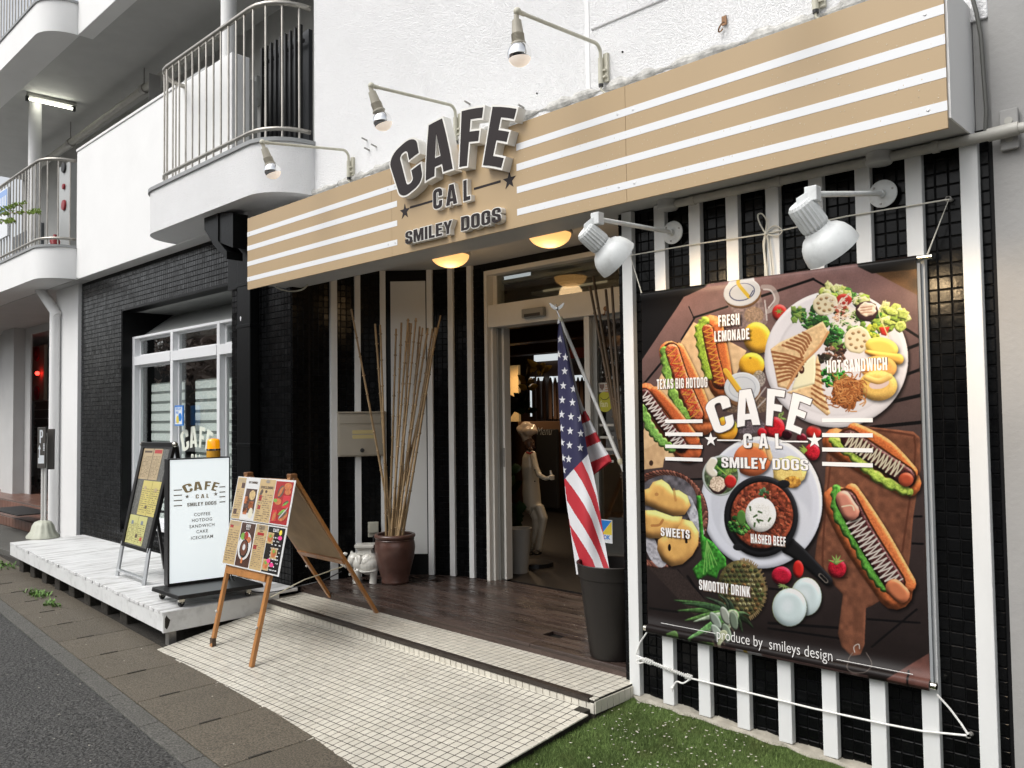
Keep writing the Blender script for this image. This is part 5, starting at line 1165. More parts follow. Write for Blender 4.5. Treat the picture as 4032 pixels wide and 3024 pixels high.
M_coat = mat('statue_cream', (.50, .45, .36), .32, spec=.5, coat=.3); M_hat = mat('statue_hat', (.62, .50, .38), .22, coat=.4); M_face = mat('statue_face', (.13, .07, .045), .35); M_shoe = mat('statue_black', (.01, .01, .01), .3)
bd = MB(); v = lambda px, py, dy=0: c_(px, py, dy)
bd.tube([v(2088, 1775), v(2085, 1800), v(2088, 1840), v(2090, 1890), v(2092, 1940), v(2096, 1985), v(2100, 2003)], [k_*a*1.2 for a in (14, 24, 29, 27, 30, 30, 28)], 20)
bd.tube([v(2098, 1780, -.04), v(2106, 1830, -.10), v(2124, 1872, -.14), v(2150, 1885, -.17), v(2166, 1880, -.18)], [k_*a for a in (12, 13, 11, 9, 8)], 12)
bd.tube([v(2075, 1790, .1), v(2066, 1830, .13), v(2070, 1860, .10)], [k_*a for a in (12, 12, 9)], 12)
for p0, p1, p2, p3 in (((2092, 2000), (2112, 2040), (2108, 2090), (2088, 2165)), ((2122, 1990), (2140, 2040), (2134, 2090), (2118, 2165))):
    bd.tube([v(*p0), v(*p1), v(*p2), v(*p3)], [k_*a*1.2 for a in (15, 15, 11, 14)], 14)
remesh(bd, 'body', M_coat, ch, .012)
MB().tube([v(2092, 1960), v(2098, 2000), v(2108, 2006)], [k_*30, k_*34, k_*30], 20).build('coat_hem', M_coat, ch, smooth=True)
hd = MB(); hd.ball(v(2084, 1748), k_*22, 16, 12, (1, 1, 1.15)); hd.ball(v(2100, 1752, -.06), k_*6, 10, 8); hd.ball(v(2090, 1768, -.03), k_*12, 10, 8, (1, .8, .7)); remesh(hd, 'head', M_face, ch, .008)
for px in (2092, 2102): MB().ball(v(px, 1742, -.09), k_*2.2, 8, 6).build('eye', M_shoe, ch, smooth=True)
MB().tube([v(2088, 1762, -.09), v(2098, 1759, -.11), v(2110, 1762, -.09)], [k_*2, k_*4, k_*1.5], 8).build('moustache', mat('moustache', (.05, .012, .01), .5), ch, smooth=True)
hb = MB(); hb.tube([v(2076, 1738), v(2072, 1715)], [k_*19, k_*22], 18)
for dx, dy_, r in ((-20, 0, 18), (0, -10, 22), (20, -4, 19), (30, 8, 14), (-8, 8, 24), (12, 10, 20)): hb.ball(v(2072+dx, 1690+dy_, random.uniform(-.04, .04)), k_*r*1.15, 14, 10, (1, 1, .85))
remesh(hb, 'chef_hat', M_hat, ch, .010)
sc_ = MB(); sc_.tube([v(2074, 1782, -.08), v(2085, 1786, -.12), v(2096, 1781, -.09)], k_*3.5, 10); sc_.build('neckerchief', M_red, ch, smooth=True)
hn = MB(); P0 = v(2172, 1878, -.19); hn.ball(P0, k_*11, 12, 10, (1.1, .7, .9))
hn.tube([P0+Vector((0, 0, k_*4)), P0+Vector((-k_*3, 0, k_*14)), P0+Vector((-k_*5, 0, k_*24))], [k_*4.5, k_*4.2, k_*3], 8)
for j in range(4):
    z_ = (5-j*4.2)*k_; hn.tube([P0+Vector((k_*2, -.02, z_)), P0+Vector((k_*11, -.035, z_)), P0+Vector((k_*14, -.01, z_)), P0+Vector((k_*7, .012, z_))], [k_*2.8, k_*2.7, k_*2.5, k_*2.2], 8)
hn.build('thumbs_up_hand', M_coat, ch, smooth=True)
for p0 in ((2090, 2180), (2118, 2178)): MB().ball(v(*p0, -.04), k_*12, 12, 8, (1.0, 1.8, .6)).build('shoe', M_shoe, ch, smooth=True)
for py in (1850, 1895): MB().ball(v(2106, py, -.16), k_*3, 8, 6).build('button', M_shoe, ch, smooth=True)
p = v(2110, 2200); MB().lathe([(.0, 0), (k_*70, 0), (k_*68, .035), (.0, .035)], (p.x, YC, zR), Z, 28, caps=False).build('plinth', M_shoe, ch)
wb_ = thing('white_bucket', 'tall off-white bucket just inside the left door jamb', 'bucket', WZ(2005, 2262, zR))
p = wb_.location; MB().lathe([(.0, 0), (.075, 0), (.105, .36), (.110, .37), (.101, .37), (.072, .02), (.0, .02)], (p.x, p.y+.12, zR), Z, 28, caps=False).build('bucket', mat('bucket_white', (.36, .36, .345), .5), wb_, smooth=True, autos=40)
bb_ = MB(); q_ = [WY(*a_, 5.2) for a_ in ((2022, 2000), (2058, 2205), (1985, 2225), (1985, 2060))]; tag(bb_.slab(q_, .02).build('tilted_board', mat('beige_board', (.22, .17, .12), .7), None), 'beige board leaning behind the white bucket inside the door', 'board')
M_leaf = mat('dark_leaf', (.012, .030, .010), .3, spec=.5, island=.5); M_leafy = mat('yellow_leaf', (.30, .19, .03), .5, island=.4)
def leaf(mb, base, tip, w, nrm=None):
    base, tip = Vector(base), Vector(tip); d = tip-base; s_ = d.cross(Vector(nrm or (0, -1, .3))).normalized()*w; m_ = base+d*.45-Z*0; c2_ = base+d*.5+Vector((0, -.015, .01))
    k = len(mb.v); mb.v += [tuple(base), tuple(base+d*.25+s_*.7), tuple(m_+s_), tuple(base+d*.8+s_*.55), tuple(tip), tuple(base+d*.8-s_*.55), tuple(m_-s_), tuple(base+d*.25-s_*.7), tuple(c2_)]
    mb.f += [(k, k+1, k+8), (k+1, k+2, k+8), (k+2, k+3, k+8), (k+3, k+4, k+8), (k+4, k+5, k+8), (k+5, k+6, k+8), (k+6, k+7, k+8), (k+7, k, k+8)]
def plant(name, label, stems, nleaf, size, m_, y, spread):
    t = thing(name, label, 'plant', WY(*stems[0][0], y))
    for s_ in stems:
        pts = [WY(*q__, y) for q__ in s_]; MB().tube(pts, .008, 6).build('stem', M_leaf, t, smooth=True)
        for i in range(nleaf):
            u = random.uniform(.15, 1)*(len(pts)-1); j = min(int(u), len(pts)-2); b_ = pts[j]+(pts[j+1]-pts[j])*(u-j); a_ = random.uniform(0, 2*PI)
            tip = b_+Vector((math.cos(a_)*spread, random.uniform(-.5, .3)*spread, random.uniform(-.2, .9)*spread)); mb_ = MB(); leaf(mb_, b_, tip, size*random.uniform(.6, 1)); mb_.build('leaf', m_, t, smooth=True)
plant('rubber_plant', 'dark big-leafed plant just inside the left door jamb', [((1985, 2120), (1982, 1950), (1984, 1780)), ((1988, 2120), (1998, 1980), (2008, 1820)), ((1990, 2100), (2005, 2040), (2020, 2000))], 15, .070, M_leaf, 5.15, .20)
plant('trailing_plant', 'thin trailing plant with yellowing leaves in the middle of the room', [((2010, 1640), (2030, 1610), (2060, 1580)), ((2000, 1600), (2020, 1620), (2080, 1620))], 22, .05, M_leaf, 7.0, .16)
plant('yellow_vine', 'vine with yellow leaves hanging before the ochre screens', [((2080, 1440), (2070, 1480), (2080, 1540)), ((2110, 1430), (2130, 1460), (2140, 1480))], 10, .06, M_leafy, 7.4, .16)
# ================================================================ pot with bamboo canes
M_pot = mat('brown_glazed_pot', (.085, .042, .032), .28, spec=.5, var=.25, vs=10, stain=.15, ss=12, scol=(.16, .11, .09), bump=.1, bs=30)
PX, PY = -5.185, 4.055
pt = thing('brown_pot', 'round glazed brown pot holding a sheaf of bamboo canes', 'pot', (PX, PY, zD))
MB().lathe([(.0, 0), (.100, 0), (.108, .008), (.108, .022), (.104, .030), (.125, .10), (.150, .20), (.160, .275), (.156, .315), (.146, .340), (.150, .350), (.160, .357), (.163, .368), (.158, .380), (.146, .384), (.136, .378), (.134, .345), (.14, .25), (.0, .22)], (PX, PY, zD), Z, 48, caps=False).build('jar', M_pot, pt, smooth=True, autos=50)
MB().lathe([(.151, .336), (.1535, .340), (.1515, .344)], (PX, PY, zD), Z, 48, caps=False).build('ridge', M_pot, pt, smooth=True)
M_cane = mat('bamboo', (.29, .20, .105), .42, var=.25, vs=14, island=.25, stain=.3, ss=12, scol=(.09, .05, .025))
tops = [(262, 685), (558, 868), (622, 880), (820, 930), (887, 853), (970, 803), (980, 865), (1008, 862), (1068, 797), (1115, 902), (1150, 918), (1215, 922), (1275, 927), (1310, 915), (1322, 925), (1375, 765)]
ords = ['leftmost', 'second', 'third', 'fourth', 'fifth', 'sixth', 'seventh', 'eighth', 'ninth', 'tenth', 'eleventh', 'twelfth', 'thirteenth', 'fourteenth', 'fifteenth', 'rightmost']
bots = [(1566, 2130), (1512, 2132), (1528, 2128), (1500, 2140), (1540, 2125), (1552, 2138), (1560, 2120), (1570, 2134), (1548, 2120), (1578, 2126), (1588, 2130), (1536, 2136), (1556, 2128), (1592, 2122), (1574, 2120), (1524, 2124)]
for i, ((a, b), bt_) in enumerate(zip(tops, bots)):
    px, py = 1300+a*.31646, 1000+b*.31646
    w_, dg = Wc(px, py); T_ = EYE+(w_-EYE)*(.955-.02*(i % 3)); bb3 = WY(bt_[0], bt_[1]+20, 0) if False else None
    th = 2*PI*i/16; fx = (bt_[0]-1545)/3240*6.5
    Bp = Vector((PX+fx*.62-.0+.05*math.cos(th*2)*.6, PY+fx*.78*.3+.05*math.sin(th*2)*.6, zD+.24)); Bp.x = PX+(bt_[0]-1545)*.0018; Bp.y = PY-.02+.04*math.sin(i*2.3)
    t = thing('bamboo_cane', (ords[i]+' bamboo cane'+(' from the left' if 0 < i < 15 else '')+' in the brown pot'), 'cane', Bp, group='bamboo canes in the brown pot')
    mid = (Bp+T_)/2+Vector((random.uniform(-.012, .012), random.uniform(-.01, .01), 0)); r0 = random.uniform(.0085, .0115); n = 46; pts = []; rr_ = []
    L = (T_-Bp).length; node = random.uniform(.15, .2); ph = random.uniform(0, .15)
    for j in range(n+1):
        u = j/n; p = Bp*(1-u)**2+mid*2*u*(1-u)+T_*u*u; s_ = (u*L+ph) % node; pts.append(p); rr_.append(r0*(1-.25*u))
    MB().tube(pts, rr_, 8).build('culm', M_cane, t, smooth=True)
    s_ = node-ph
    while s_ < L:
        u = s_/L; p = Bp*(1-u)**2+mid*2*u*(1-u)+T_*u*u; d = (T_-Bp).normalized(); MB().tube([p-d*.006, p-d*.002, p+d*.002, p+d*.006], [r0*.98, r0*1.28, r0*1.28, r0*.95], 8).build('node', M_cane, t, smooth=True); s_ += node
# ================================================================ ceramic elephant
M_cer = mat('white_glazed_ceramic', (.58, .57, .52), .22, coat=.5, bump=.5, bs=70, bd=.004, ramp=(.45, .55), stain=.12, ss=30, scol=(.3, .27, .2))
M_cer2 = mat('plain_white_ceramic', (.60, .59, .54), .2, coat=.5, stain=.1, ss=30, scol=(.3, .27, .2))
F0 = Vector((-5.41, 3.86, zD)); ky = (F0-EYE).dot(CF)/FPX
el = thing('elephant_stool', 'white ceramic elephant with raised trunk and a tray on its back, by the pot', 'statue', F0)
hx = Vector((CR.x, CR.y, 0)).normalized(); hy = Vector((-CF.x, -CF.y, 0)).normalized()      # along and towards the viewer
def E_(px, py, d=0): return F0+hx*((px-1415)*ky)+Z*((2300-py)*ky)+hy*d
b_ = MB()
b_.ball(E_(1462, 2228), ky*46, 20, 14, (1.0, 1.0, .95)); b_.ball(E_(1430, 2222), ky*36, 18, 12, (1, 1, 1.05)); b_.ball(E_(1402, 2208), ky*26, 18, 12, (1, 1, 1)); b_.ball(E_(1392, 2222), ky*17, 14, 10)
for px, d in ((1418, .035), (1408, -.045), (1482, .045), (1474, -.05)): b_.tube([E_(px, 2245, d), E_(px-1, 2275, d), E_(px-2, 2290, d), E_(px-3, 2300, d)], [ky*17, ky*14, ky*14.5, ky*16], 14)
b_.tube([E_(1386, 2222, .01), E_(1370, 2232, .02), E_(1357, 2224, .02), E_(1351, 2206, .02), E_(1356, 2190, .02), E_(1368, 2184, .02), E_(1376, 2188, .02)], [ky*a for a in (14, 11, 9, 8, 7.5, 7, 7)], 12)
remesh(b_, 'body', M_cer2, el, .0045)
e_ = MB(); e_.ball(E_(1424, 2207, .055), ky*19, 16, 10, (.9, .35, 1.1)); remesh(e_, 'ear', M_cer2, el, .004)
e_ = MB(); e_.ball(E_(1388, 2192, -.05), ky*14, 14, 10, (.6, .5, 1)); remesh(e_, 'ear', M_cer2, el, .004)
for d in (.02, -.02): MB().tube([E_(1384, 2228, d), E_(1376, 2236, d+.004), E_(1366, 2236, d+.006)], [ky*3.5, ky*3, ky*1.2], 8).build('tusk', M_cer2, el, smooth=True)
MB().ball(E_(1404, 2200, ky*25), ky*3, 8, 6).build('eye', M_cer2, el, smooth=True)
sd = MB(); sd.ball(E_(1466, 2222), ky*48, 22, 14, (.80, 1.02, .98)); sd.build('saddle_cloth', M_cer, el, smooth=True)
MB().tube([E_(1430+60*math.sin(t_)*0+ (30+0), 2250, 0)+hx*ky*44*math.cos(t_)*.86+hy*ky*48*math.sin(t_) for t_ in lin(0, 2*PI, 20)[:-1]], ky*4, 8, closed=True).build('cloth_fringe', M_cer, el, smooth=True)
MB().tube([E_(1410, 2235, .05), E_(1408, 2262, .055)], ky*5, 8).build('breast_strap', M_cer, el, smooth=True)
for (h0_, h1_, w0, w1, nm) in ((2190, 2172, 30, 26, 'neck_block'), (2172, 2160, 26, 33, 'flared_collar'), (2160, 2148, 37, 38, 'top_tray')):
    cx_ = 1447; mb_ = MB(); P_ = []
    for py, w_ in ((h0_, w0), (h1_, w1)):
        for sx_, sy_ in ((-1, -1), (1, -1), (1, 1), (-1, 1)): P_.append(E_(cx_, py)+hx*(sx_*w_*ky)+hy*(sy_*w_*ky*.85))
    mb_.hexa(P_); mb_.build(nm, M_cer if nm != 'top_tray' else M_cer2, el, bevel=.003)
# ================================================================ letterbox and outlet on the curved wall
T_, N_ = cdirs(25.8); cc = cpt(25.8, RAD-.085)
pa, pb_ = WP(1330, 1624, cc, N_), WP(1519, 1799, cc, N_); half = Vector((pb_.x-pa.x, pb_.y-pa.y)).length/2; cm = (pa+pb_)/2
zt_m = WP(1425, 1626, cc, N_).z; zb_m = WP(1425, 1797, cc, N_).z
M_mb = mat('champagne_metal', (.40, .36, .29), .38, metal=.55, var=.04, vs=3)
mbx = thing('mailbox', 'champagne coloured metal mailbox with two strips of tape, left of the canes', 'mailbox', (cm.x, cm.y, zb_m))
def mo(u0, u1, z0, z1, d0, d1, n, m_, bev=.002): return MB().obox(Vector((cm.x, cm.y, (z0+z1)/2))+T_*((u0+u1)/2)+N_*((d0+d1)/2), T_, N_, Z, (u1-u0)/2, (d1-d0)/2, (z1-z0)/2).build(n, m_, mbx, bevel=bev)
hh = zt_m-zb_m
mo(-half, half, zb_m, zt_m, -.07, 0, 'body', M_mb, .006); mo(-half+.012, half-.012, zb_m+.012, zb_m+hh*.70, 0, .008, 'door', M_mb); mo(-half+.012, half-.012, zb_m+hh*.76, zb_m+hh*.95, 0, .007, 'slot_flap', M_mb); mo(-half-.004, half+.004, zt_m-.001, zt_m+.012, -.075, .012, 'lid', M_mb, .004)
M_tape = mat('old_tape', (.45, .37, .17), .5)
for z_ in (.52, .41): mo(-half+.115, -.115+half+.02, zb_m+hh*z_, zb_m+hh*(z_+.085), .008, .0088, 'tape', M_tape, 0)
p = Vector((cm.x, cm.y, zb_m+hh*.14))+N_*.008; MB().lathe([(.018, 0), (.017, .008), (.006, .009), (.004, .005)], p, N_, 18).build('dial_lock', M_dark, mbx)
T_, N_ = cdirs(30.2); cc = cpt(30.2, RAD-.006); pa = WP(1448, 2055, cc, N_); pb_ = WP(1490, 2112, cc, N_); cm2 = (pa+pb_)/2; w_ = Vector((pb_.x-pa.x, pb_.y-pa.y)).length/2
ob = thing('outdoor_outlet', 'cream outdoor socket box with a plugged-in black cord', 'socket', (cm2.x, cm2.y, pb_.z))
MB().obox(cm2+N_*.012, T_, N_, Z, w_, .012, (pa.z-pb_.z)/2).build('base', mat('cream_plastic', (.42, .41, .34), .45), ob, bevel=.003); MB().obox(cm2+N_*.03+Z*.018, T_, N_, Z, w_*.92, .016, (pa.z-pb_.z)/2*.72).build('cover', MATS['cream_plastic'], ob, bevel=.006)
MB().tube([cm2-Z*.05+N_*.02, cm2-Z*.08+N_*.03, cm2-Z*.16+N_*.03], .007, 8).build('plug_cord', M_dark, ob, smooth=True)
# ================================================================ dark planter with the flag pole
QX, QY = -2.715, 3.60
M_plan = mat('matt_dark_planter', (.014, .0115, .010), .5, spec=.35, bump=.3, bs=120, bd=.0008)
pl = thing('dark_planter', 'tall dark brown plastic planter standing at the right side of the porch', 'planter', (QX, QY, zD))
MB().lathe([(r_*1.10, h_*.955) for r_, h_ in ((.0, 0), (.112, 0), (.118, .01), (.163, .44), (.165, .442), (.169, .446), (.170, .455), (.176, .515), (.179, .52), (.176, .525), (.166, .522), (.158, .44), (.11, .05), (.0, .05))], (QX, QY, zD), Z, 56, caps=False).build('pot_wall', M_plan, pl, smooth=True, autos=35)
fp = thing('flag_pole', 'slanting white flag pole with a small eagle on top, leaning in the planter', 'flagpole', (QX, QY, zD+.1))
ptop = WY(2205, 1252, 3.72); pbot = WY(2440, 1812, 3.80); dq_ = (pbot-ptop).normalized()
M_pole = mat('white_pole', (.66, .65, .62), .3); M_ring = mat('cream_ring', (.55, .50, .35), .5)
MB().tube([ptop, ptop+dq_*.72], .0105, 14).build('pole', M_pole, fp, smooth=True); MB().tube([ptop+dq_*.70, ptop+dq_*1.66], .0118, 14).build('pole', M_pole, fp, smooth=True)
for s_ in (.008, .92): MB().tube([ptop+dq_*(s_-.010), ptop+dq_*(s_+.010)], .0165, 12).tube([ptop+dq_*(s_+.012), ptop+dq_*(s_+.02)], .0145, 12).build('clip_ring', M_ring, fp, smooth=True)
eg = ptop-dq_*.05; M_eag = mat('silver_eagle', (.62, .62, .60), .22, metal=.9)
o = MB().tube([ptop-dq_*.0, eg], .004, 8).ball(eg+Z*.012, .010, 10, 8, (1, .8, 1.5)).ball(eg+Vector((-.004, -.004, .034)), .006, 8, 6).build('eagle_body', M_eag, fp, smooth=True)
for s_, nm in ((-1, 'wing'), (1, 'wing')):
    d_ = hx*s_; MB().slab([eg+Z*.010, eg+Z*.004+d_*.014, eg+d_*.034+Z*.020, eg+d_*.046+Z*.046, eg+d_*.034+Z*.044, eg+d_*.030+Z*.036, eg+d_*.022+Z*.036, eg+d_*.018+Z*.028, eg+d_*.010+Z*.028], .003).build(nm, M_eag, fp)
for i, (a, b, c, d_, w_) in enumerate(((2323, 1128, 2452, 1850, 'leftmost'), (2336, 1088, 2462, 1900, 'tallest'), (2385, 1140, 2448, 1880, 'third'), (2409, 1126, 2445, 1800, 'rightmost'))):
    T_, Bm = WY(a, b, 3.98), WY(c, d_, 3.86); dd = (Bm-T_).normalized(); t = thing('dark_cane', w_+' of the four dark bamboo canes rising behind the flag', 'cane', (QX, QY, zD+.4), group='dark canes in the planter')
    e_ = T_+dd*1.95; MB().tube([T_, T_*.5+e_*.5+X*.01, e_], .0085, 8).build('culm', mat('dark_bamboo', (.10, .06, .028), .45, var=.25, vs=14), t, smooth=True)
    for k in range(8): p = T_+dd*(.18+.22*k+.03*i); MB().tube([p-dd*.004, p+dd*.004], .0108, 8).build('node', MATS['dark_bamboo'], t, smooth=True)
# the flag: cloth hanging in folds
fg = thing('hanging_flag', 'limp flag with white stars on blue and red and white stripes, hanging into the planter', 'flag', (QX, QY-.05, zD+.4))
s7 = .45215; C3 = lambda x, y: (1900+x*s7, 1600+y*s7); C4 = lambda x, y: (1900+x*s7, 1000+y*s7)
Ls = [C4(660, 585), C4(653, 700), C4(655, 900), C4(657, 1150), C4(668, 1400), C3(680, 200), C3(690, 400), C3(705, 560), C3(712, 640), C3(726, 800), C3(740, 900), C3(765, 1080), C3(790, 1260), C3(812, 1420)]
Rs = [C4(682, 590), C4(700, 700), C4(745, 880), C4(790, 1100), C4(830, 1290), C4(868, 1480), C3(887, 230), C3(905, 340), C3(920, 418), C3(968, 600), C3(1000, 760), C3(1025, 945), C3(1075, 1240), C3(1108, 1440)]
def xat(P, y):
    if y <= P[0][1]: return P[0][0]
    for (xa_, ya_), (xb2_, yb_) in zip(P[:-1], P[1:]):
        if y <= yb_: return xa_+(xb2_-xa_)*(y-ya_)/(yb_-ya_)
    (xa_, ya_), (xb2_, yb_) = P[-2:]; return xb2_+(xb2_-xa_)*(y-yb_)/(yb_-ya_)
BD = [[(865, 475), (925, 600), (990, 780), (1027, 945), (1090, 1140)], [(795, 545), (870, 660), (940, 800), (1000, 960), (1045, 1100), (1080, 1240)], [(722, 628), (800, 730), (880, 850), (950, 980), (1000, 1120), (1050, 1270), (1106, 1420)],
    [(712, 650), (735, 820), (800, 930), (880, 1050), (950, 1170), (1010, 1290), (1062, 1432)], [(738, 880), (760, 1030), (830, 1130), (900, 1240), (960, 1340), (990, 1425)], [(760, 1040), (775, 1120), (810, 1230), (865, 1400)]]
BD = [[C3(*p) for p in b] for b in BD]; CT = [C3(708, 642), C3(795, 545), C3(865, 475), C3(922, 416)]
def flagcol(x, y):
    # canton above its slanting lower edge
    yc_ = None
    if x <= CT[0][0]: yc_ = CT[0][1]
    elif x >= CT[-1][0]: yc_ = CT[-1][1]
    else:
        for (a0, b0), (a1, b1) in zip(CT[:-1], CT[1:]):
            if a0 <= x <= a1: yc_ = b0+(b1-b0)*(x-a0)/(a1-a0); break
    if y < yc_: return 0
    for i, b in enumerate(BD):
        if y < b[0][1]-1: continue
        if x > xat(b, y): return 1 if i % 2 == 0 else 2
    k = sum(1 for b in BD if y >= b[0][1]-1); return 1 if k % 2 == 0 else 2
M_fb = mat('flag_blue', (.018, .017, .060), .7, bump=.15, bs=200); M_fw = mat('flag_white', (.60, .60, .62), .7, bump=.15, bs=200); M_fr = mat('flag_red', (.40, .014, .025), .7, bump=.15, bs=200)
def fy(x, y, u): t_ = (y-1260)/1000; return 3.66-.10*t_+.028*math.sin(u*5.2+.6+t_*2.2)*min(1, .3+t_)+.006*math.sin(y*.02+u*3)
def cloth(Lc, Rc, y0, y1, nu, nv, colf, yf_, name):
    me = bpy.data.meshes.new(name); vs, fs, mi = [], [], []
    for j in range(nv+1):
        y = y0+(y1-y0)*j/nv; a, b = xat(Lc, y), xat(Rc, y)
        for i in range(nu+1): u = i/nu; x = a+(b-a)*u; vs.append(tuple(WY(x, y, yf_(x, y, u))-origin(fg)))
    for j in range(nv):
        y = y0+(y1-y0)*(j+.5)/nv; a, b = xat(Lc, y), xat(Rc, y)
        for i in range(nu): k = j*(nu+1)+i; fs.append((k, k+nu+1, k+nu+2, k+1)); mi.append(colf(a+(b-a)*(i+.5)/nu, y))
    me.from_pydata(vs, [], fs)
    for m_ in (M_fb, M_fw, M_fr): me.materials.append(m_)
    me.polygons.foreach_set('material_index', mi); me.polygons.foreach_set('use_smooth', [True]*len(mi)); return link(name, me, None, fg)
cloth(Ls, Rs, Ls[0][1], 2262, 90, 420, flagcol, fy, 'cloth')
stars = [C4(*p) for p in ((675, 742), (662, 875), (722, 900), (715, 1020), (703, 1147), (791, 1175), (694, 1272), (783, 1293), (689, 1397), (770, 1417), (852, 1432))]+[C3(*p) for p in ((685, 190), (763, 215), (856, 236), (690, 315), (757, 338), (852, 360), (750, 460), (699, 450), (704, 555))]
for x, y in stars:
    a, b = xat(Ls, y), xat(Rs, y); lp = []
    for sx_, sy_ in star(0, 0, 1): xx = min(max(x+sx_*13.5, a+.5), b-.5); yy = y-sy_*17; u = (xx-xat(Ls, yy))/max(1, xat(Rs, yy)-xat(Ls, yy)); lp.append(WY(xx, yy, fy(xx, yy, u)-.0025))
    k_c = WY(min(max(x, a+1), b-1), y, fy(x, y, (x-a)/(b-a))-.003); MB().add([k_c]+lp, [(0, 1+i, 1+(i+1) % 10) for i in range(10)]).build('star', M_fw, fg)
Lb = [C3(838, 10), C3(852, 60), C3(880, 250), C3(915, 420), C3(960, 595)]; Rb = [C3(882, 10), C3(930, 100), C3(985, 210), C3(1040, 330), C3(1105, 430), C3(1128, 482), C3(965, 600)]
def backcol(x, y):
    X_, Y_ = (x-1900)/s7, (y-1600)/s7; yy = Y_+.45*(X_-900); return 2 if (35 < yy < 138) or (262 < yy < 362) or (505 < yy < 640) else 1
cloth(Lb, Rb, Lb[0][1], Rb[-1][1], 30, 90, backcol, lambda x, y, u: 3.72+.02*math.sin(u*6), 'cloth')
# hem running from the pole top down the fold
MB().slab([WY(*C4(*p), 3.69) for p in ((682, 590), (698, 640), (760, 870), (830, 1200), (880, 1340), (870, 1400), (835, 1330), (800, 1120), (735, 850), (695, 690))], .002).build('grey_hem', mat('hem_grey', (.36, .34, .33), .7), fg)
p = WY(*C4(670, 560), 3.70); MB().slab([WY(*C4(*q__), 3.67) for q__ in ((664, 560), (682, 600), (655, 608))], .004).build('toggle', M_fw, fg)
# ================================================================ lit sign box on castors
A0, B0 = Vector((-5.968, 2.611, 0)), Vector((-5.907, 3.038, 0)); U_ = (B0-A0).normalized(); NF = Vector((U_.y, -U_.x, 0)); W_ = (B0-A0).length
lp0 = WP(667, 2322, A0, NF); lz0 = .300; lz1 = WP(667, 1812, A0, NF).z
lt = thing('lightbox_sign', 'lit white cafe sign box on castors with tan CAFE CAL SMILEY DOGS lettering', 'sign', (-5.98, 2.82, .21))
M_bf = mat('black_metal_frame', (.012, .012, .012), .35); M_lit = mat('lit_acrylic', (.9, .95, .95), .3, emit=.42, ecol=(.90, .98, 1))
XF = lambda u, v, d: A0+U_*u+Z*v+NF*d
def lbox(u0, u1, v0, v1, d0, d1, n, m_, bev=.002): return MB().obox(XF((u0+u1)/2, (v0+v1)/2, (d0+d1)/2), U_, Z, NF, abs(u1-u0)/2, abs(v1-v0)/2, abs(d1-d0)/2).build(n, m_, lt, bevel=bev)
lbox(-.012, W_+.012, lz0, lz1+.008, -.096, -.004, 'case', M_bf, .003); lbox(0, W_, lz0+.02, lz1, -.004, .001, 'lit_face', M_lit, 0)
for u0, u1, v0, v1 in ((-.012, 0, lz0, lz1+.008), (W_, W_+.008, lz0, lz1+.008), (0, W_, lz0, lz0+.02), (0, W_, lz1, lz1+.008)): lbox(u0, u1, v0, v1, -.004, .006, 'face_rim', M_bf)
def uvz(px, py): p = WP(px, py, A0, NF); return (p-A0).dot(U_), p.z
M_tanp = mat('tan_print', (.33, .25, .13), .5, emit=.06, ecol=(.6, .5, .3)); M_grp = mat('grey_print', (.24, .21, .17), .5, emit=.05)
s_l = 600/1244; LP = lambda x, y: uvz(440+x*s_l, 1650+y*s_l)
ua, va = LP(588, 560); ub, vb = LP(870, 540); cxl = (LP(588, 540)[0]+LP(872, 530)[0])/2
sc = (LP(872, 530)[0]-LP(588, 540)[0])/.98
zb_l = LP(740, 578)[1]
for chh, L in arch(0, 0, 1.0): outline(MB(), [[(cxl+u*sc, zb_l+v*sc*.80) for u, v in l] for l in L], XF, .0011, .0022).build('letter', M_tanp, lt)
def flat2(word, x0, x1, yb, yt, XFN, m_, parent, gap=.10, name='letter', d0=.0011, d1=.0022, sx_=1):
    lay, W = layout(word, 1, gap, 1, .30); k = (x1-x0)/W
    for c_h, x, w, lp in lay: outline(MB(), [[(x0+k*(x+px), yb+(yt-yb)*py) for px, py in l] for l in lp], XFN, d0, d1).build(name, m_, parent)
zc_t, zc_b = LP(740, 612)[1], LP(740, 645)[1]; flat2('CAL', LP(684, 630)[0], LP(792, 630)[0], zc_b, zc_t, XF, M_tanp, lt, .35)
flat2('SMILEY DOGS', LP(615, 690)[0], LP(854, 680)[0], LP(740, 706)[1], LP(740, 676)[1], XF, M_grp, lt, .12)
for x, y in ((615, 633), (848, 612)): u, v = LP(x, y); outline(MB(), [star(u, v, .017)], XF, .0011, .0022).build('star', M_grp, lt)
for x0_, x1_, ys_ in ((505, 574, (582, 625, 667, 710)), (878, 927, (555, 597, 636, 678))):
    for y in ys_: u0, v0 = LP(x0_, y); u1, _ = LP(x1_, y); lbox(u0, u1, v0-.004, v0+.004, .001, .0018, 'dash', M_grp, 0)
for t_, y in (('COFFEE', 788), ('HOTDOG', 834), ('SANDWICH', 882), ('CAKE', 928), ('ICECREAM', 976)):
    u, v = LP(737, y); txt(t_, .033, lambda a, b, d, u=u, v=v: XF(u+a, v+b, .0012+d), mat('faint_print', (.26, .25, .23), .5, emit=.06), lt, off=.0008, align='CENTER', track=1.15, sx=.95)
bz = .272
q4 = [Vector((-6.05, 2.515, 0)), Vector((-5.597, 2.508, 0)), Vector((-5.535, 3.12, 0)), Vector((-6.0, 3.13, 0))]
MB().hexa([p+Z*bz for p in q4]+[p*.985+Vector((-5.8, 2.8, 0))*.015+Z*(bz+.028) for p in q4]).build('base_plate', M_bf, lt, bevel=.004)
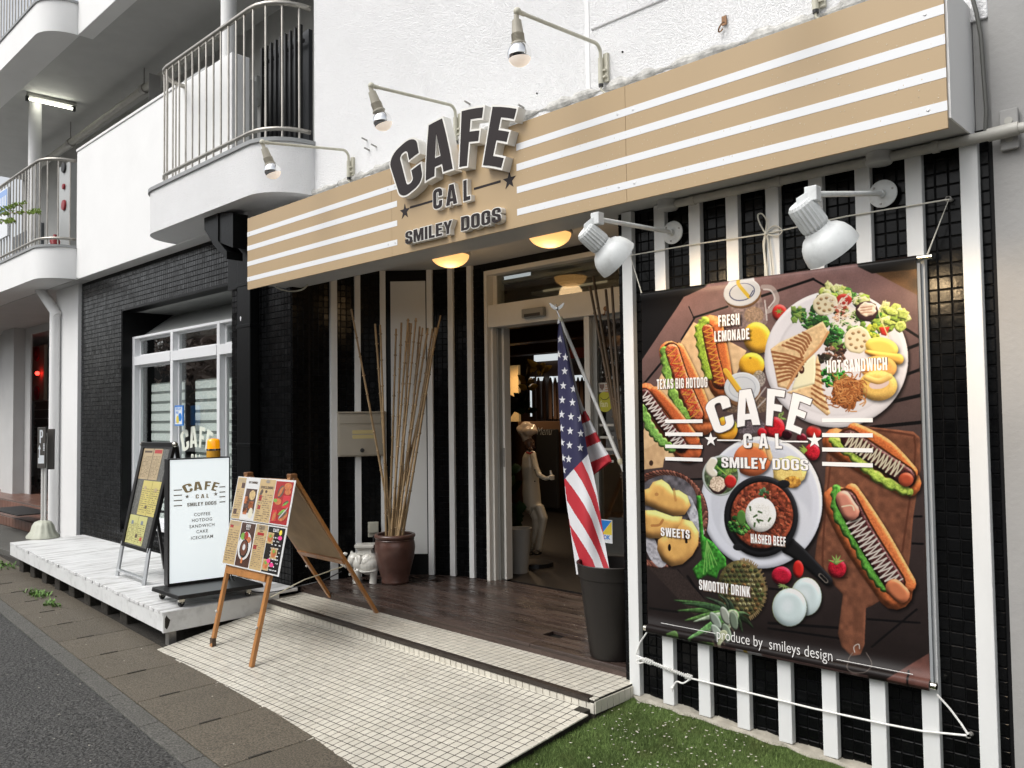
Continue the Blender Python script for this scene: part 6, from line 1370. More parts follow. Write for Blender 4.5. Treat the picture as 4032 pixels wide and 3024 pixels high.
for x, y in ((-5.66, 2.56), (-6.0, 2.575), (-5.60, 3.03), (-5.96, 3.06)):
    c = thing('x', None, None); bpy.data.objects.remove(c)
    o = MB().lathe([(.024, -.009), (.026, -.006), (.026, .006), (.024, .009)], (x, y, .2365), (.9, .4, 0), 20).build('castor_wheel', M_dark, lt, smooth=True, autos=40)
    MB().obox((x+.006, y-.004, .258), X, Y, Z, .015, .019, .014).lathe([(.009, -.012), (.009, .012)], (x, y, .2365), (.9, .4, 0), 10).build('fork', M_chr, o, bevel=.002)
bk = thing('beacon_lamp', 'orange rotating beacon lamp standing on top of the lit sign box', 'lamp', XF(W_-.10, lz1+.008, -.05))
c = bk.location; k2 = (c-EYE).dot(CF)/FPX; r = 25*k2
MB().lathe([(r*1.04, 0), (r*1.06, .01), (r*1.0, .058), (.0, .058)], c, Z, 28, caps=False).build('base_ring', mat('beacon_orange', (.62, .30, .02), .4), bk, smooth=True, autos=40)
MB().lathe([(r*1.08, .050), (r*1.08, .064)], c, Z, 28).build('chrome_ring', M_chr, bk, smooth=True, autos=40)
MB().lathe([(r*.98, .064), (r*.95, .115), (r*.90, .128), (r*.7, .138), (.0, .142)], c, Z, 28, caps=False).build('amber_dome', mat('amber_dome', (.85, .33, .01), .12, emit=.35, ecol=(1, .38, .0), coat=.6), bk, smooth=True, autos=50)
MB().ball(c+Vector((.010, -.012, .112)), r*.5, 10, 8, (1, 1, .6)).build('lit_reflector', mat('amber_lit', (1, .6, .1), .3, emit=3, ecol=(1, .55, .05)), bk, smooth=True)
# ================================================================ black A-frame poster stand
af = thing('poster_stand', 'black framed A-stand with beige and yellow menu posters, left of the lit sign box', 'sign stand', (-6.9, 2.85, .21))
F1, F2 = Vector((-7.199, 2.71, .21)), Vector((-6.617, 2.693, .21)); T1 = WY(563, 1749, 2.93); T2 = WY(688, 1754, 2.93)
nA = (F2-F1).cross(T1-F1).normalized()
if nA.dot(EYE-F1) < 0: nA = -nA
AP = lambda x, y: WP(440+x*s_l, 1650+y*s_l, F1, nA)
tl, tr_, br__, bl__ = AP(255, 208), AP(515, 212), AP(303, 1095), AP(82, 1030)
def onplane(P, u, v): return (P[0]*(1-u)+P[1]*u)*(1-v)+(P[3]*(1-u)+P[2]*u)*v
PQ = (tl, tr_, br__, bl__)
def psl(P, n, u0, u1, v0, v1, d0, d1, name, m_, parent): 
    a = [onplane(P, u, v)+n*d1 for u, v in ((u0, v1), (u1, v1), (u1, v0), (u0, v0))]; b = [onplane(P, u, v)+n*d0 for u, v in ((u0, v1), (u1, v1), (u1, v0), (u0, v0))]
    return MB().add(b+a, [(0, 3, 2, 1), (4, 5, 6, 7), (0, 1, 5, 4), (1, 2, 6, 5), (2, 3, 7, 6), (3, 0, 4, 7)]).build(name, m_, parent)
psl(PQ, nA, .03, .97, .02, .98, -.012, .0, 'backing', mat('wet_grey_board', (.13, .13, .12), .25, var=.4, vs=60), af)
for u0, u1, v0, v1 in ((0, .08, 0, 1), (.92, 1, 0, 1), (.08, .92, 0, .03), (.08, .92, .97, 1)): psl(PQ, nA, u0, u1, v0, v1, -.015, .012, 'frame_bar', M_bf, af)
M_bei = mat('beige_paper', (.46, .36, .22), .35, var=.06, vs=8); M_yp = mat('yellow_paper', (.58, .50, .17), .35, var=.05, vs=8); M_ly = mat('pale_yellow_paper', (.55, .53, .22), .35, var=.05, vs=8)
M_txt = mat('brown_print', (.10, .07, .05), .5); M_rp = mat('red_print', (.42, .05, .05), .5); M_bp = mat('blue_print', (.18, .22, .28), .5)
def lines(P, n, u0, u1, v0, v1, k, d, parent, m_=None, seed=1):
    rr = random.Random(seed); mb = MB()
    for i in range(k):
        v = v0+(v1-v0)*(i+.5)/k; h = (v1-v0)/k*.32; a = u0
        while a < u1-.01:
            w = rr.uniform(.02, .09)*(u1-u0)*2.2; e = min(a+w, u1); q = [onplane(P, x, y)+n*d for x, y in ((a, v+h/2), (e, v+h/2), (e, v-h/2), (a, v-h/2))]; mb.add(q, [(0, 1, 2, 3)]); a = e+rr.uniform(.01, .05)*(u1-u0)*2
            if rr.random() < .25: a += (u1-u0)*.2
    return mb.build('print_lines', m_ or M_txt, parent, kind='stuff')
for (u0, u1, v0, v1, m_, k) in ((.09, .40, .04, .34, M_bei, 16), (.42, .70, .04, .34, M_bei, 16), (.30, .60, .35, .68, M_yp, 12), (.61, .91, .35, .68, M_yp, 12), (.09, .40, .69, .96, M_ly, 14), (.41, .70, .69, .96, M_ly, 10)):
    o = psl(PQ, nA, u0, u1, v0, v1, .0, .002, 'poster', m_, af); lines(PQ, nA, u0+.02, u1-.02, v0+.07, v1-.02, k, .0026, af, None, int(u0*100))
psl(PQ, nA, .45, .68, .05, .085, .002, .0028, 'red_heading', M_rp, af); psl(PQ, nA, .13, .37, .06, .08, .002, .0028, 'dark_heading', M_txt, af)
for u, v, m_ in ((.40, .42, M_bei), (.75, .43, M_bei), (.22, .76, M_bp), (.55, .75, M_bp), (.45, .88, M_txt), (.62, .90, M_rp), (.55, .60, M_txt)): psl(PQ, nA, u-.035, u+.035, v-.016, v+.016, .002, .0030, 'food_picture', m_, af)
M_alw = mat('pale_aluminium', (.55, .57, .58), .3, metal=.6)
for (u, foot) in ((.02, F1), (.98, F2)): p = onplane(PQ, u, .96); MB().bar(p, foot, .028, .02).build('leg', M_alw, af, bevel=.002)
MB().bar(F1*.82+onplane(PQ, .02, .96)*.18, F2*.82+onplane(PQ, .98, .96)*.18, .03, .012).build('cross_bar', M_alw, af)
bkf = Vector((0, .40, 0))
for u, foot in ((.03, F1), (.97, F2)): MB().bar(onplane(PQ, u, .0)-nA*.02, foot+bkf+Vector((.03 if u > .5 else 0, 0, 0)), .03, .025).build('rear_leg', M_bf, af, bevel=.002)
MB().bar(onplane(PQ, 0, -.005), onplane(PQ, 1, -.005), .04, .035).build('top_bar', M_bf, af, bevel=.004)
for u in (0, 1): MB().ball(onplane(PQ, u, -.005), .024, 10, 8).build('corner_cap', M_chr, af, smooth=True)
# ================================================================ wooden easel with laminated menus
ea = thing('wooden_easel', 'varnished wooden A-frame easel standing on the tiled ramp and step', 'easel', (-4.95, 3.0, .02))
E1, E2 = WZ(835, 2552, 0), WZ(990, 2622, 0)
E1 = Vector((-5.237, 2.576, zM(-5.237, 2.576))); E2 = Vector((-4.616, 2.519, zM(-4.616, 2.519)))
K1, K2 = WY(972, 1874, 2.83), WY(1143, 1882, 2.80); R1 = Vector((-5.289, 3.535, zT)); R2 = Vector((-4.665, 3.485, zT))
M_var = mat('varnished_pine', (.42, .185, .055), .30, coat=.3, var=.25, vs=6, aniso=(3, 3, .5), stain=.15, ss=12, scol=(.16, .06, .02), bump=.15, bs=50)
nE = (E2-E1).cross(K1-E1).normalized()
if nE.dot(EYE-E1) < 0: nE = -nE
up = nE
for a, b, n in ((E1, K1, 'leg'), (E2, K2, 'leg')): MB().bar(a, b+(b-a).normalized()*.02, .036, .024, up).build(n, M_var, ea, bevel=.003)
nR = (R2-R1).cross(K1-R1).normalized()
for a, b, n in ((R1, K1, 'rear_leg'), (R2, K2, 'rear_leg')): MB().bar(a, b+Vector((0, .03, 0))+(b-a).normalized()*.015, .036, .022, nR).build(n, M_var, ea, bevel=.003)
MB().bar(E1+(E2-E1)*.0+nE*-.0, E1, .01, .01) if False else None
EP = lambda px, py: WP(px, py, E1, nE)
MB().bar(EP(895, 2240), EP(1048, 2275), .055, .020, nE).build('front_rail', M_var, ea, bevel=.003)
MB().bar(K1*.97+E1*.03, K2*.97+E2*.03, .05, .02, nE).build('top_rail', M_var, ea, bevel=.003)
RP = lambda px, py: WP(px, py, R1, nR)
a, b = RP(1160, 2140), RP(1318, 2182); MB().bar(R1+(K1-R1)*.40, R2+(K2-R2)*.40, .04, .02, nR).build('rear_rail', M_var, ea, bevel=.003)
g_ = .03; Q1 = R1+(K1-R1)*.41; Q2 = R2+(K2-R2)*.41; MB().slab([Q1+Y*0, Q2, R2+(K2-R2)*.97, R1+(K1-R1)*.97], .006).build('back_board', mat('hardboard_back', (.36, .25, .14), .6, var=.15, vs=8), ea)
MB().slab([EP(912, 2225), EP(1062, 2258), K2*.97+E2*.03+nE*.0, K1*.97+E1*.03], .006).build('front_board', mat('hardboard_back', (.36, .25, .14), .6), ea)
for p in (E1+(K1-E1)*.20, E2+(K2-E2)*.20, R1+(K1-R1)*.28, R2+(K2-R2)*.30): MB().ball(p+nE*.02, .009, 8, 6).build('white_peg', M_dfr, ea, smooth=True)
for K in (K1, K2): MB().obox(K+Z*.012+Y*.012, X, Y, Z, .026, .024, .014).build('hinge_block', mat('dark_varnish', (.20, .09, .035), .35), ea, bevel=.005)
for E__ in (E1,): MB().obox(E__+(K1-E__).normalized()*.03, X, Y, Z, .019, .014, .028).build('stained_foot', mat('stained_foot', (.06, .035, .02), .5), ea, bevel=.003)
# menus: four sheets hanging on the front, 2 x 2, each split in two pages
d0 = nE*.022
s_e = 560/1093; MP = lambda x, y: WP(840+x*s_e, 1800+y*s_e, E1+d0, nE)
c_tl, c_tr, c_br, c_bl = MP(195, 148), MP(638, 180), MP(505, 920), MP(68, 818)
mu = thing('menu_sheets', 'laminated cafe menus hung on the front of the wooden easel', 'menu', c_bl)
PM = (c_tl, c_tr, c_br, c_bl)
M_lam = mat('laminate_white', (.68, .68, .67), .15, coat=.5); M_tanm = mat('tan_menu_paper', (.52, .38, .19), .22, coat=.4); M_brm = mat('brown_menu_photo', (.075, .035, .025), .2, coat=.4, var=.3, vs=20)
M_redm = mat('red_menu', (.36, .03, .03), .2, coat=.4); M_blkm = mat('black_menu', (.018, .016, .015), .2, coat=.4); M_org = mat('roast_orange', (.48, .15, .05), .4, var=.35, vs=40); M_grn = mat('salad_green', (.16, .34, .05), .5, var=.4, vs=60); M_pnk = mat('menu_pink', (.70, .05, .22), .4)
psl(PM, nE, 0, 1, 0, .487, 0, .002, 'laminate', M_lam, mu); psl(PM, nE, 0, 1, .497, 1, 0, .002, 'laminate', M_lam, mu)
pages = [(.01, .165, .01, .48, M_tanm), (.185, .415, .02, .475, M_lam), (.425, .69, .01, .48, M_tanm), (.70, .975, .02, .475, M_redm), (.01, .225, .505, .985, M_tanm), (.24, .485, .51, .985, M_brm), (.50, .70, .505, .985, M_tanm), (.71, .975, .51, .985, M_blkm)]
for u0, u1, v0, v1, m_ in pages: psl(PM, nE, u0, u1, v0, v1, .002, .0028, 'page', m_, mu)
def ell(u, v, ru, rv, m_, d=.0036, n=18, name='food_picture', rot=0):
    mb = MB(); q = []
    for i in range(n): a = 2*PI*i/n; x, y = ru*math.cos(a), rv*math.sin(a); q.append(onplane(PM, u+x*math.cos(rot)-y*math.sin(rot), v+x*math.sin(rot)+y*math.cos(rot))+nE*d)
    mb.add(q, [tuple(range(n))]); return mb.build(name, m_, mu)
def rect(u0, u1, v0, v1, m_, d=.0034, name='food_picture'): return psl(PM, nE, u0, u1, v0, v1, d-.0005, d, name, m_, mu)
for (u0, u1, v0, v1, k, sd_) in ((.03, .15, .14, .46, 13, 1), (.45, .67, .17, .47, 13, 2), (.03, .21, .60, .96, 14, 3), (.52, .69, .62, .96, 17, 4), (.80, .95, .60, .97, 10, 5)):
    lines(PM, nE, u0, u1, v0, v1, k, .0036, mu, M_txt if sd_ != 5 else M_lam, sd_)
def menutext(word, u0, u1, v0, v1, m_, gap=.1, d=.0038):
    lay, W = layout(word, 1, gap, 1, .3); k = (u1-u0)/W
    for c_h, x, w, lp in lay: outline(MB(), [[(u0+k*(x+px), v1-(v1-v0)*py) for px, py in l] for l in lp], lambda a, b, dd: onplane(PM, a, b)+nE*(d+dd), None, 0).build('letter', m_, mu)
menutext('BULLDOG', .455, .665, .085, .115, M_txt); menutext('HOT SANDWICH', .225, .385, .045, .07, M_txt); menutext('CAFE', .325, .405, .525, .56, M_lam); menutext('CAFE', .555, .645, .515, .56, M_grp if False else M_txt); menutext('CAFE', .79, .88, .525, .56, M_lam); menutext('CAL', .335, .395, .568, .582, M_lam); menutext('CAL', .57, .63, .568, .582, M_txt)
ell(.562, .035, .035, .018, M_grp); ell(.56, .145, .018, .018, M_txt); ell(.48, .155, .02, .035, M_txt, rot=.5)
rect(.20, .40, .13, .40, M_brm); ell(.33, .20, .055, .055, mat('toast', (.50, .36, .17), .5, var=.3, vs=60)); rect(.205, .275, .22, .30, M_org); rect(.29, .37, .27, .35, M_org); rect(.21, .28, .35, .42, M_org); ell(.35, .40, .04, .06, mat('cream_drink', (.62, .58, .45), .4))
for u, v in ((.13, .10), (.06, .40)): rect(u-.03, u+.03, v-.03, v+.03, M_brm)
for (u0, u1, v0, v1) in ((.45, .50, .19, .25), (.455, .505, .30, .345), (.03, .09, .555, .585), (.54, .65, .59, .62), (.51, .565, .73, .775)): rect(u0, u1, v0, v1, M_redm)
ell(.80, .13, .045, .07, M_txt, rot=.4); ell(.80, .13, .022, .06, M_org, d=.0042, rot=.5); ell(.90, .07, .06, .04, M_org); ell(.91, .13, .05, .03, M_org); ell(.78, .24, .055, .035, M_org); ell(.735, .23, .03, .02, M_grn, d=.0040)
rect(.855, .97, .17, .30, mat('bright_red_menu', (.52, .03, .04), .3), .0040); ell(.91, .245, .045, .018, M_txt, d=.0046, rot=-.5); ell(.91, .255, .05, .010, M_grn, d=.0050, rot=-.5)
ell(.90, .385, .075, .045, M_org, d=.0040, rot=-.6); ell(.89, .375, .07, .022, M_txt, d=.0046, rot=-.6); ell(.87, .345, .06, .015, M_grn, d=.0048, rot=-.6)
mb = MB()
for k in range(7): p = onplane(PM, .845+.015*k, .42-.016*k)+nE*.0052; q_ = onplane(PM, .862+.015*k, .385-.016*k)+nE*.0052; mb.bar(p, q_, .004, .001, nE)
mb.build('sauce_drizzle', M_lam, mu, kind='stuff'); rect(.725, .80, .33, .45, MATS['bright_red_menu'], .0042); ell(.765, .40, .028, .05, M_org, d=.0048, rot=.3)
ell(.355, .76, .115, .155, M_lam, d=.0034, n=28, name='plate'); ell(.355, .65, .04, .045, M_redm, d=.0040); ell(.30, .66, .04, .04, M_grn, d=.0040); ell(.41, .69, .04, .035, M_org, d=.0040); ell(.355, .79, .075, .10, M_blkm, d=.0044, n=28, name='pan'); ell(.355, .785, .062, .082, mat('beef_brown', (.12, .04, .02), .4), d=.0048); ell(.355, .775, .024, .035, M_lam, d=.0052, name='egg'); rect(.335, .365, .88, .95, M_org, .0038)
for u, v in ((.765, .63), (.86, .78), (.765, .91)): rect(u-.05, u+.05, v-.058, v+.058, M_tanm, .0036); ell(u, v, .038, .045, M_org, d=.0042); ell(u, v-.02, .02, .018, M_grn, d=.0046)
for u, v in ((.92, .615), (.80, .865), (.86, .90)): ell(u, v, .032, .022, M_pnk, d=.0044, name='pink_blob')
ell(.915, .56, .022, .028, M_yel, d=.0040, name='yellow_pepper')
rect(.02, .16, .03, .035, M_grp); rect(.02, .16, .045, .05, M_grp); rect(.02, .16, .06, .065, M_grp)
for k in range(4): rect(.02, .20, .515+.012*k, .519+.012*k, M_grp); rect(.50, .70, .512+.014*k, .517+.014*k, M_grp, .0032)
# ================================================================ parking sign on a fluted foot
pk = thing('parking_sign', 'grey double parking sign with a white P and arrow on a slim white post', 'sign', WZ(122, 2122, .21))
p0 = pk.location; xx, yy = p0.x, p0.y+.12; M_foot = mat('weathered_foot', (.50, .51, .42), .5, stain=.3, ss=12, scol=(.2, .22, .14))
kk = (Vector((xx, yy, .5))-EYE).dot(CF)/FPX
sg_ = 48; mb = MB(); prof = [(72, 0), (72, 6), (52, 24), (46, 46), (36, 60), (18, 66), (0, 66)]
for r, h in prof:
    for j in range(sg_): a = 2*PI*j/sg_; w = r*kk*(1+.05*math.cos(12*a)*(1 if 10 < h < 50 else .3)); mb.v.append((xx+w*math.cos(a), yy+w*math.sin(a)*.8, .215+h*kk))
mb.f += [(i*sg_+j, i*sg_+(j+1) % sg_, (i+1)*sg_+(j+1) % sg_, (i+1)*sg_+j) for i in range(len(prof)-1) for j in range(sg_)]; mb.build('fluted_foot', M_foot, pk, smooth=True, autos=60)
hxv = hx
for dx in (-4, 8): q = Vector((xx, yy, 0))+hxv*(dx*kk); MB().tube([q+Z*(.215+60*kk), q+Z*(.215+410*kk)], 5.2*kk, 12).build('post', M_pole, pk, smooth=True)
zb_k = .215+(2122-1850)*kk; zt_k = .215+(2122-1690)*kk+.0
nP = hy; hP = (hx*.86+hy*.5).normalized(); 
M_psg = mat('dark_grey_plate', (.085, .078, .07), .4)
for off, ww_, zz_, nm in ((0, 16, 0, 'front_plate'), (.05, 13, -.02, 'rear_plate')):
    base = Vector((xx, yy, 0))+hy*(.03-off*1.4)+hx*((-1 if off == 0 else 21)*kk); MB().obox(base+Z*((zb_k+zt_k)/2+zz_), hx, hy, Z, ww_*kk, .012, (zt_k-zb_k)/2).build(nm, M_psg, pk, bevel=.003)
XP = lambda u, v, d: Vector((xx, yy, 0))+hy*(.0425+d)+hx*(u*kk-1*kk)+Z*(zb_k+v*kk)
outline(MB(), [[(-7+13*a/.56, 98+52*b) for a, b in l] for l in GL['P'][1]], XP, 0, .001).build('letter', M_pw, pk)
outline(MB(), [[(-9, 40), (-9, 74), (-13, 74), (-7, 92), (-2, 74), (-5, 74), (-5, 50), (11, 50), (11, 18), (-12, 18), (-12, 40)]], XP, 0, .001).build('arrow', M_pw, pk)
for k in range(5): MB().obox(XP(10, 70+k*6, .0005), hx, hy, Z, 3*kk, .0006, 1.8*kk).build('small_print', M_pw, pk)
# ================================================================ cords running from the lit sign to the wall socket
cw = thing('extension_lead', 'cream power cord running from the easel foot of the platform to the porch', 'cord', (-5.5, 3.1, .2))
MB().tube([WY(a_, b_, y_) for a_, b_, y_ in ((1065, 2352, 3.14), (1090, 2340, 3.16), (1140, 2312, 3.22), (1200, 2282, 3.3), (1260, 2262, 3.4), (1305, 2246, 3.52), (1348, 2232, 3.6), (1362, 2205, 3.7))], .0042, 8).build('cord_run', mat('cream_cord', (.50, .46, .34), .5), cw, smooth=True)
cb_ = thing('extension_lead', 'black power cord looping from the lit sign box along the porch floor', 'cord', (-5.6, 3.1, .25))
MB().tube(curve([tuple(WY(a_, b_, y_)) for a_, b_, y_ in ((908, 2258, 3.0), (935, 2300, 3.05), (1000, 2330, 3.1), (1080, 2330, 3.2), (1170, 2310, 3.4), (1270, 2285, 3.55), (1345, 2250, 3.72))], 5), .0045, 8).build('cord_run', M_dark, cb_, smooth=True)
# ================================================================ petals, twig
M_pet = mat('pale_petal', (.50, .48, .40), .6, island=.15)
rr = np.random.default_rng(11); Vs = []; Fs = []
def petal(x, y, z, s, n=None):
    a = rr.uniform(0, 6.28); b = rr.uniform(.45, .9); k = len(Vs); t_ = rr.uniform(-.3, .3)
    for u, v in ((-1, 0), (-.4, b), (.6, b*.8), (1, .1), (.5, -b*.7), (-.5, -b*.8)):
        px_, py_ = s*(u*math.cos(a)-v*math.sin(a)), s*(u*math.sin(a)+v*math.cos(a)); Vs.append((x+px_, y+py_, z+.0015+abs(u)*s*.25+rr.uniform(0, s*.2)))
    Fs.append(tuple(range(k, k+6)))
for i in range(230): x, y = rr.uniform(-2.4, -.5), rr.uniform(2.0, 3.38); d = 1; petal(x, y, zL(x, y)-.0, rr.uniform(.0035, .0085))
for i in range(150): x = rr.uniform(-2.45, -1.7); y = rr.uniform(2.85, 3.40); petal(x, y, zL(x, y)+.002, rr.uniform(.003, .007))
for i in range(45): x, y = rr.uniform(-5.5, -2.6), rr.uniform(2.2, 3.1); petal(x, y, zM(x, y)+.002, rr.uniform(.003, .007))
for i in range(40): x, y = rr.uniform(-5.4, -2.8), rr.uniform(3.6, 4.4); petal(x, y, zD+.001, rr.uniform(.003, .006))
for i in range(95): x, y = rr.uniform(-9, -1.5), rr.uniform(.9, 2.3); petal(x, y, zG(x, y)+.003, rr.uniform(.0035, .008))
for i in range(40): x, y = -5.3+rr.normal(0, .15), 2.99+rr.normal(0, .05); petal(x, y, zM(x, y)+.002, rr.uniform(.003, .008))
me = bpy.data.meshes.new('fallen_petals'); me.from_pydata(Vs, [], Fs); me.materials.append(M_pet); tag(link('fallen_petals', me, None, None, label='pale fallen blossom petals scattered on the grass, tiles and road', kind='stuff'), None, 'petals')
tw = thing('leafy_twig', 'twig with fresh green leaves reaching in at the far left edge', 'branch', WY(-40, 820, 2.2))
M_tl = mat('fresh_leaf', (.16, .24, .035), .5, island=.35)
for P_ in (((-60, 870), (0, 845), (50, 838), (120, 835), (158, 832)), ((-60, 860), (10, 825), (60, 812), (105, 800)), ((-40, 880), (20, 872), (60, 868))):
    pts = [WY(a_, b_, 2.2) for a_, b_ in P_]; MB().tube(pts, .003, 5).build('stem', M_rust, tw)
    mb = MB()
    for i in range(80): u = random.uniform(0, len(pts)-1.001); j = int(u); b0_ = pts[j]+(pts[j+1]-pts[j])*(u-j); a_ = random.uniform(0, 6.3); leaf(mb, b0_, b0_+Vector((.035*math.cos(a_), random.uniform(-.03, .03), .030*math.sin(a_))), .009)
    mb.build('leaves', M_tl, tw, kind='stuff')
# ================================================================ the printed face of the banner, drawn in memory
CW, CH = 1040, 1340
BZT = BZ1
def cv(p): w = WY(p[0], p[1], YBN); return ((w.x-BX0)/(BX1-BX0)*CW, (BZT-w.z)/(BZT-BZ0)*CH)
IMG = np.zeros((CH, CW, 3), np.float32)
def vnoise(s, seed):
    g = np.random.default_rng(seed).random((CH//s+3, CW//s+3)).astype(np.float32); yy = np.arange(CH)/s; xx = np.arange(CW)/s; y0 = yy.astype(int); x0 = xx.astype(int); fy_ = (yy-y0)[:, None]; fx_ = (xx-x0)[None, :]
    fy_ = fy_*fy_*(3-2*fy_); fx_ = fx_*fx_*(3-2*fx_)
    return g[y0][:, x0]*(1-fy_)*(1-fx_)+g[y0+1][:, x0]*fy_*(1-fx_)+g[y0][:, x0+1]*(1-fy_)*fx_+g[y0+1][:, x0+1]*fy_*fx_
NZ = {k: vnoise(k, k) for k in (2, 4, 8, 16, 40)}
def blur(a, r):
    if r < 1: return a
    for ax in (0, 1):
        c = np.cumsum(np.pad(a, [(r+1, r) if i == ax else (0, 0) for i in range(2)], mode='edge'), axis=ax); n = a.shape[ax]
        a = (np.take(c, range(2*r+1, 2*r+1+n), axis=ax)-np.take(c, range(0, n), axis=ax))/(2*r+1)
    return a
def shape(pts, col, puff=0, k=.5, nz=0, ns=4, edge=None, aa=1, alpha=1, raw=False, hi=0, rough=0):
    """fill an outline given in photo pixels; puff > 0 models a rounded, lit form"""
    q = np.array(pts if raw else [cv(p) for p in pts]); pad = puff+4
    x0, y0 = np.floor(q.min(0)).astype(int)-pad; x1, y1 = np.ceil(q.max(0)).astype(int)+pad
    X0, Y0, X1, Y1 = max(0, x0), max(0, y0), min(CW, x1), min(CH, y1)
    if X1 <= X0 or Y1 <= Y0: return
    gx, gy = np.meshgrid(np.arange(x0, x1)+.5, np.arange(y0, y1)+.5); m = np.zeros(gx.shape, bool)
    for i in range(len(q)):
        (ax, ay), (bx, by) = q[i], q[(i+1) % len(q)]
        if ay == by: continue
        m ^= ((ay > gy) != (by > gy)) & (gx < (bx-ax)*(gy-ay)/(by-ay)+ax)
    m = m.astype(np.float32)
    a = blur(m, aa)
    if puff >= 8 and alpha == 1:
        shd = blur(blur(m, 5), 4)[:-7, :-5]; yy0, xx0 = y0+7, x0+5; YA, XA, YB2, XB2 = max(0, yy0), max(0, xx0), min(CH, yy0+shd.shape[0]), min(CW, xx0+shd.shape[1])
        if YB2 > YA and XB2 > XA: IMG[YA:YB2, XA:XB2] *= (1-.6*shd[YA-yy0:YB2-yy0, XA-xx0:XB2-xx0])[..., None]
    c = np.empty(gx.shape+(3,), np.float32); c[:] = np.array(col, np.float32)/255
    if puff:
        h = blur(blur(blur(m, puff), max(1, puff//2)), max(1, puff//3)); g = np.gradient(h*puff*1.6)
        s = 1-k*(g[0]*.9+g[1]*-.55)*-1; sh = (1+k*(g[0]*.9-g[1]*.5)); sh = np.clip(sh, .35, 1.5)*(.72+.32*np.clip(h*1.3, 0, 1)); c *= sh[..., None]
        if hi: c += (hi*1.5*np.clip(g[0]*.8+-g[1]*.4-.30, 0, 1))[..., None]
    sy, sx_ = slice(Y0-y0, Y1-y0), slice(X0-x0, X1-x0); dst = IMG[Y0:Y1, X0:X1]; cc = c[sy, sx_]; aa_ = a[sy, sx_]
    if nz: cc = cc*(1+nz*(NZ[ns][Y0:Y1, X0:X1]-.5)*2+nz*.6*(NZ[2][Y0:Y1, X0:X1]-.5))[..., None]
    if rough: aa_ = np.clip(aa_*1.0*(1+rough*(NZ[ns][Y0:Y1, X0:X1]-.62)*6*(aa_ < .999)), 0, 1)
    aa_ = (aa_*alpha)[..., None]; dst[:] = dst*(1-aa_)+np.clip(cc, 0, 1)*aa_
def el_(c, rx, ry, col, rot=0, n=26, wob=0, **k): 
    r = R(rot); P = []
    for i in range(n):
        a = 2*PI*i/n; w = 1+wob*math.sin(a*5+c[0])*.5+wob*math.sin(a*9+c[1])*.5; x, y = rx*w*math.cos(a), ry*w*math.sin(a); P.append((c[0]+x*math.cos(r)-y*math.sin(r), c[1]+x*math.sin(r)+y*math.cos(r)))
    shape(P, col, **k)
def path(pts, r, col, n=8, wob=0, **k):
    P = curve([tuple(p) for p in pts], n) if len(pts) > 2 else [tuple(pts[0]*np.array(1.0) if False else pts[0]), tuple(pts[1])]
    P = [np.array(p, float) for p in P]; L, Rr_ = [], []; m = len(P); rr = r if hasattr(r, '__len__') else [r, r]
    for i, p in enumerate(P):
        d = P[min(i+1, m-1)]-P[max(i-1, 0)]; d /= max(1e-6, np.hypot(*d)); nn_ = np.array((d[1], -d[0])); w = (rr[0]+(rr[1]-rr[0])*i/(m-1))*(1+wob*math.sin(i*2.1+pts[0][0]))
        L.append(p+nn_*w); Rr_.append(p-nn_*w)
    d = P[-1]-P[-2]; a0 = math.atan2(d[1], d[0]); cap = [P[-1]+rr[1]*np.array((math.cos(a0-PI/2+PI*j/6), math.sin(a0-PI/2+PI*j/6))) for j in range(1, 6)]
    d = P[0]-P[1]; a1 = math.atan2(d[1], d[0]); cap0 = [P[0]+rr[0]*np.array((math.cos(a1-PI/2+PI*j/6), math.sin(a1-PI/2+PI*j/6))) for j in range(1, 6)]
    shape([tuple(q) for q in L+cap+Rr_[::-1]+cap0], col, **k)
def zig(p0, p1, w, n, r, col, **k):
    p0, p1 = np.array(p0, float), np.array(p1, float); d = (p1-p0); u = d/np.hypot(*d); v = np.array((-u[1], u[0])); pr = None
    for i in range(n+1):
        p = p0+d*i/n+v*w*(1 if i % 2 else -1)*random.uniform(.8, 1.1)+u*random.uniform(-2, 2)
        if pr is not None: path([tuple(pr), tuple((pr+p)/2+u*2), tuple(p)], r, col, n=3, **k)
        pr = p
s8 = 800/1659
A_ = lambda x, y: (2400+x*s8, 1000+y*s8); B_ = lambda x, y: (3000+x*s8, 1000+y*s8); C_ = lambda x, y: (2400+x*s8, 1700+y*s8); D_ = lambda x, y: (3000+x*s8, 1700+y*s8); F_ = lambda x, y: (2400+x*.7378, 2200+y*.7378)
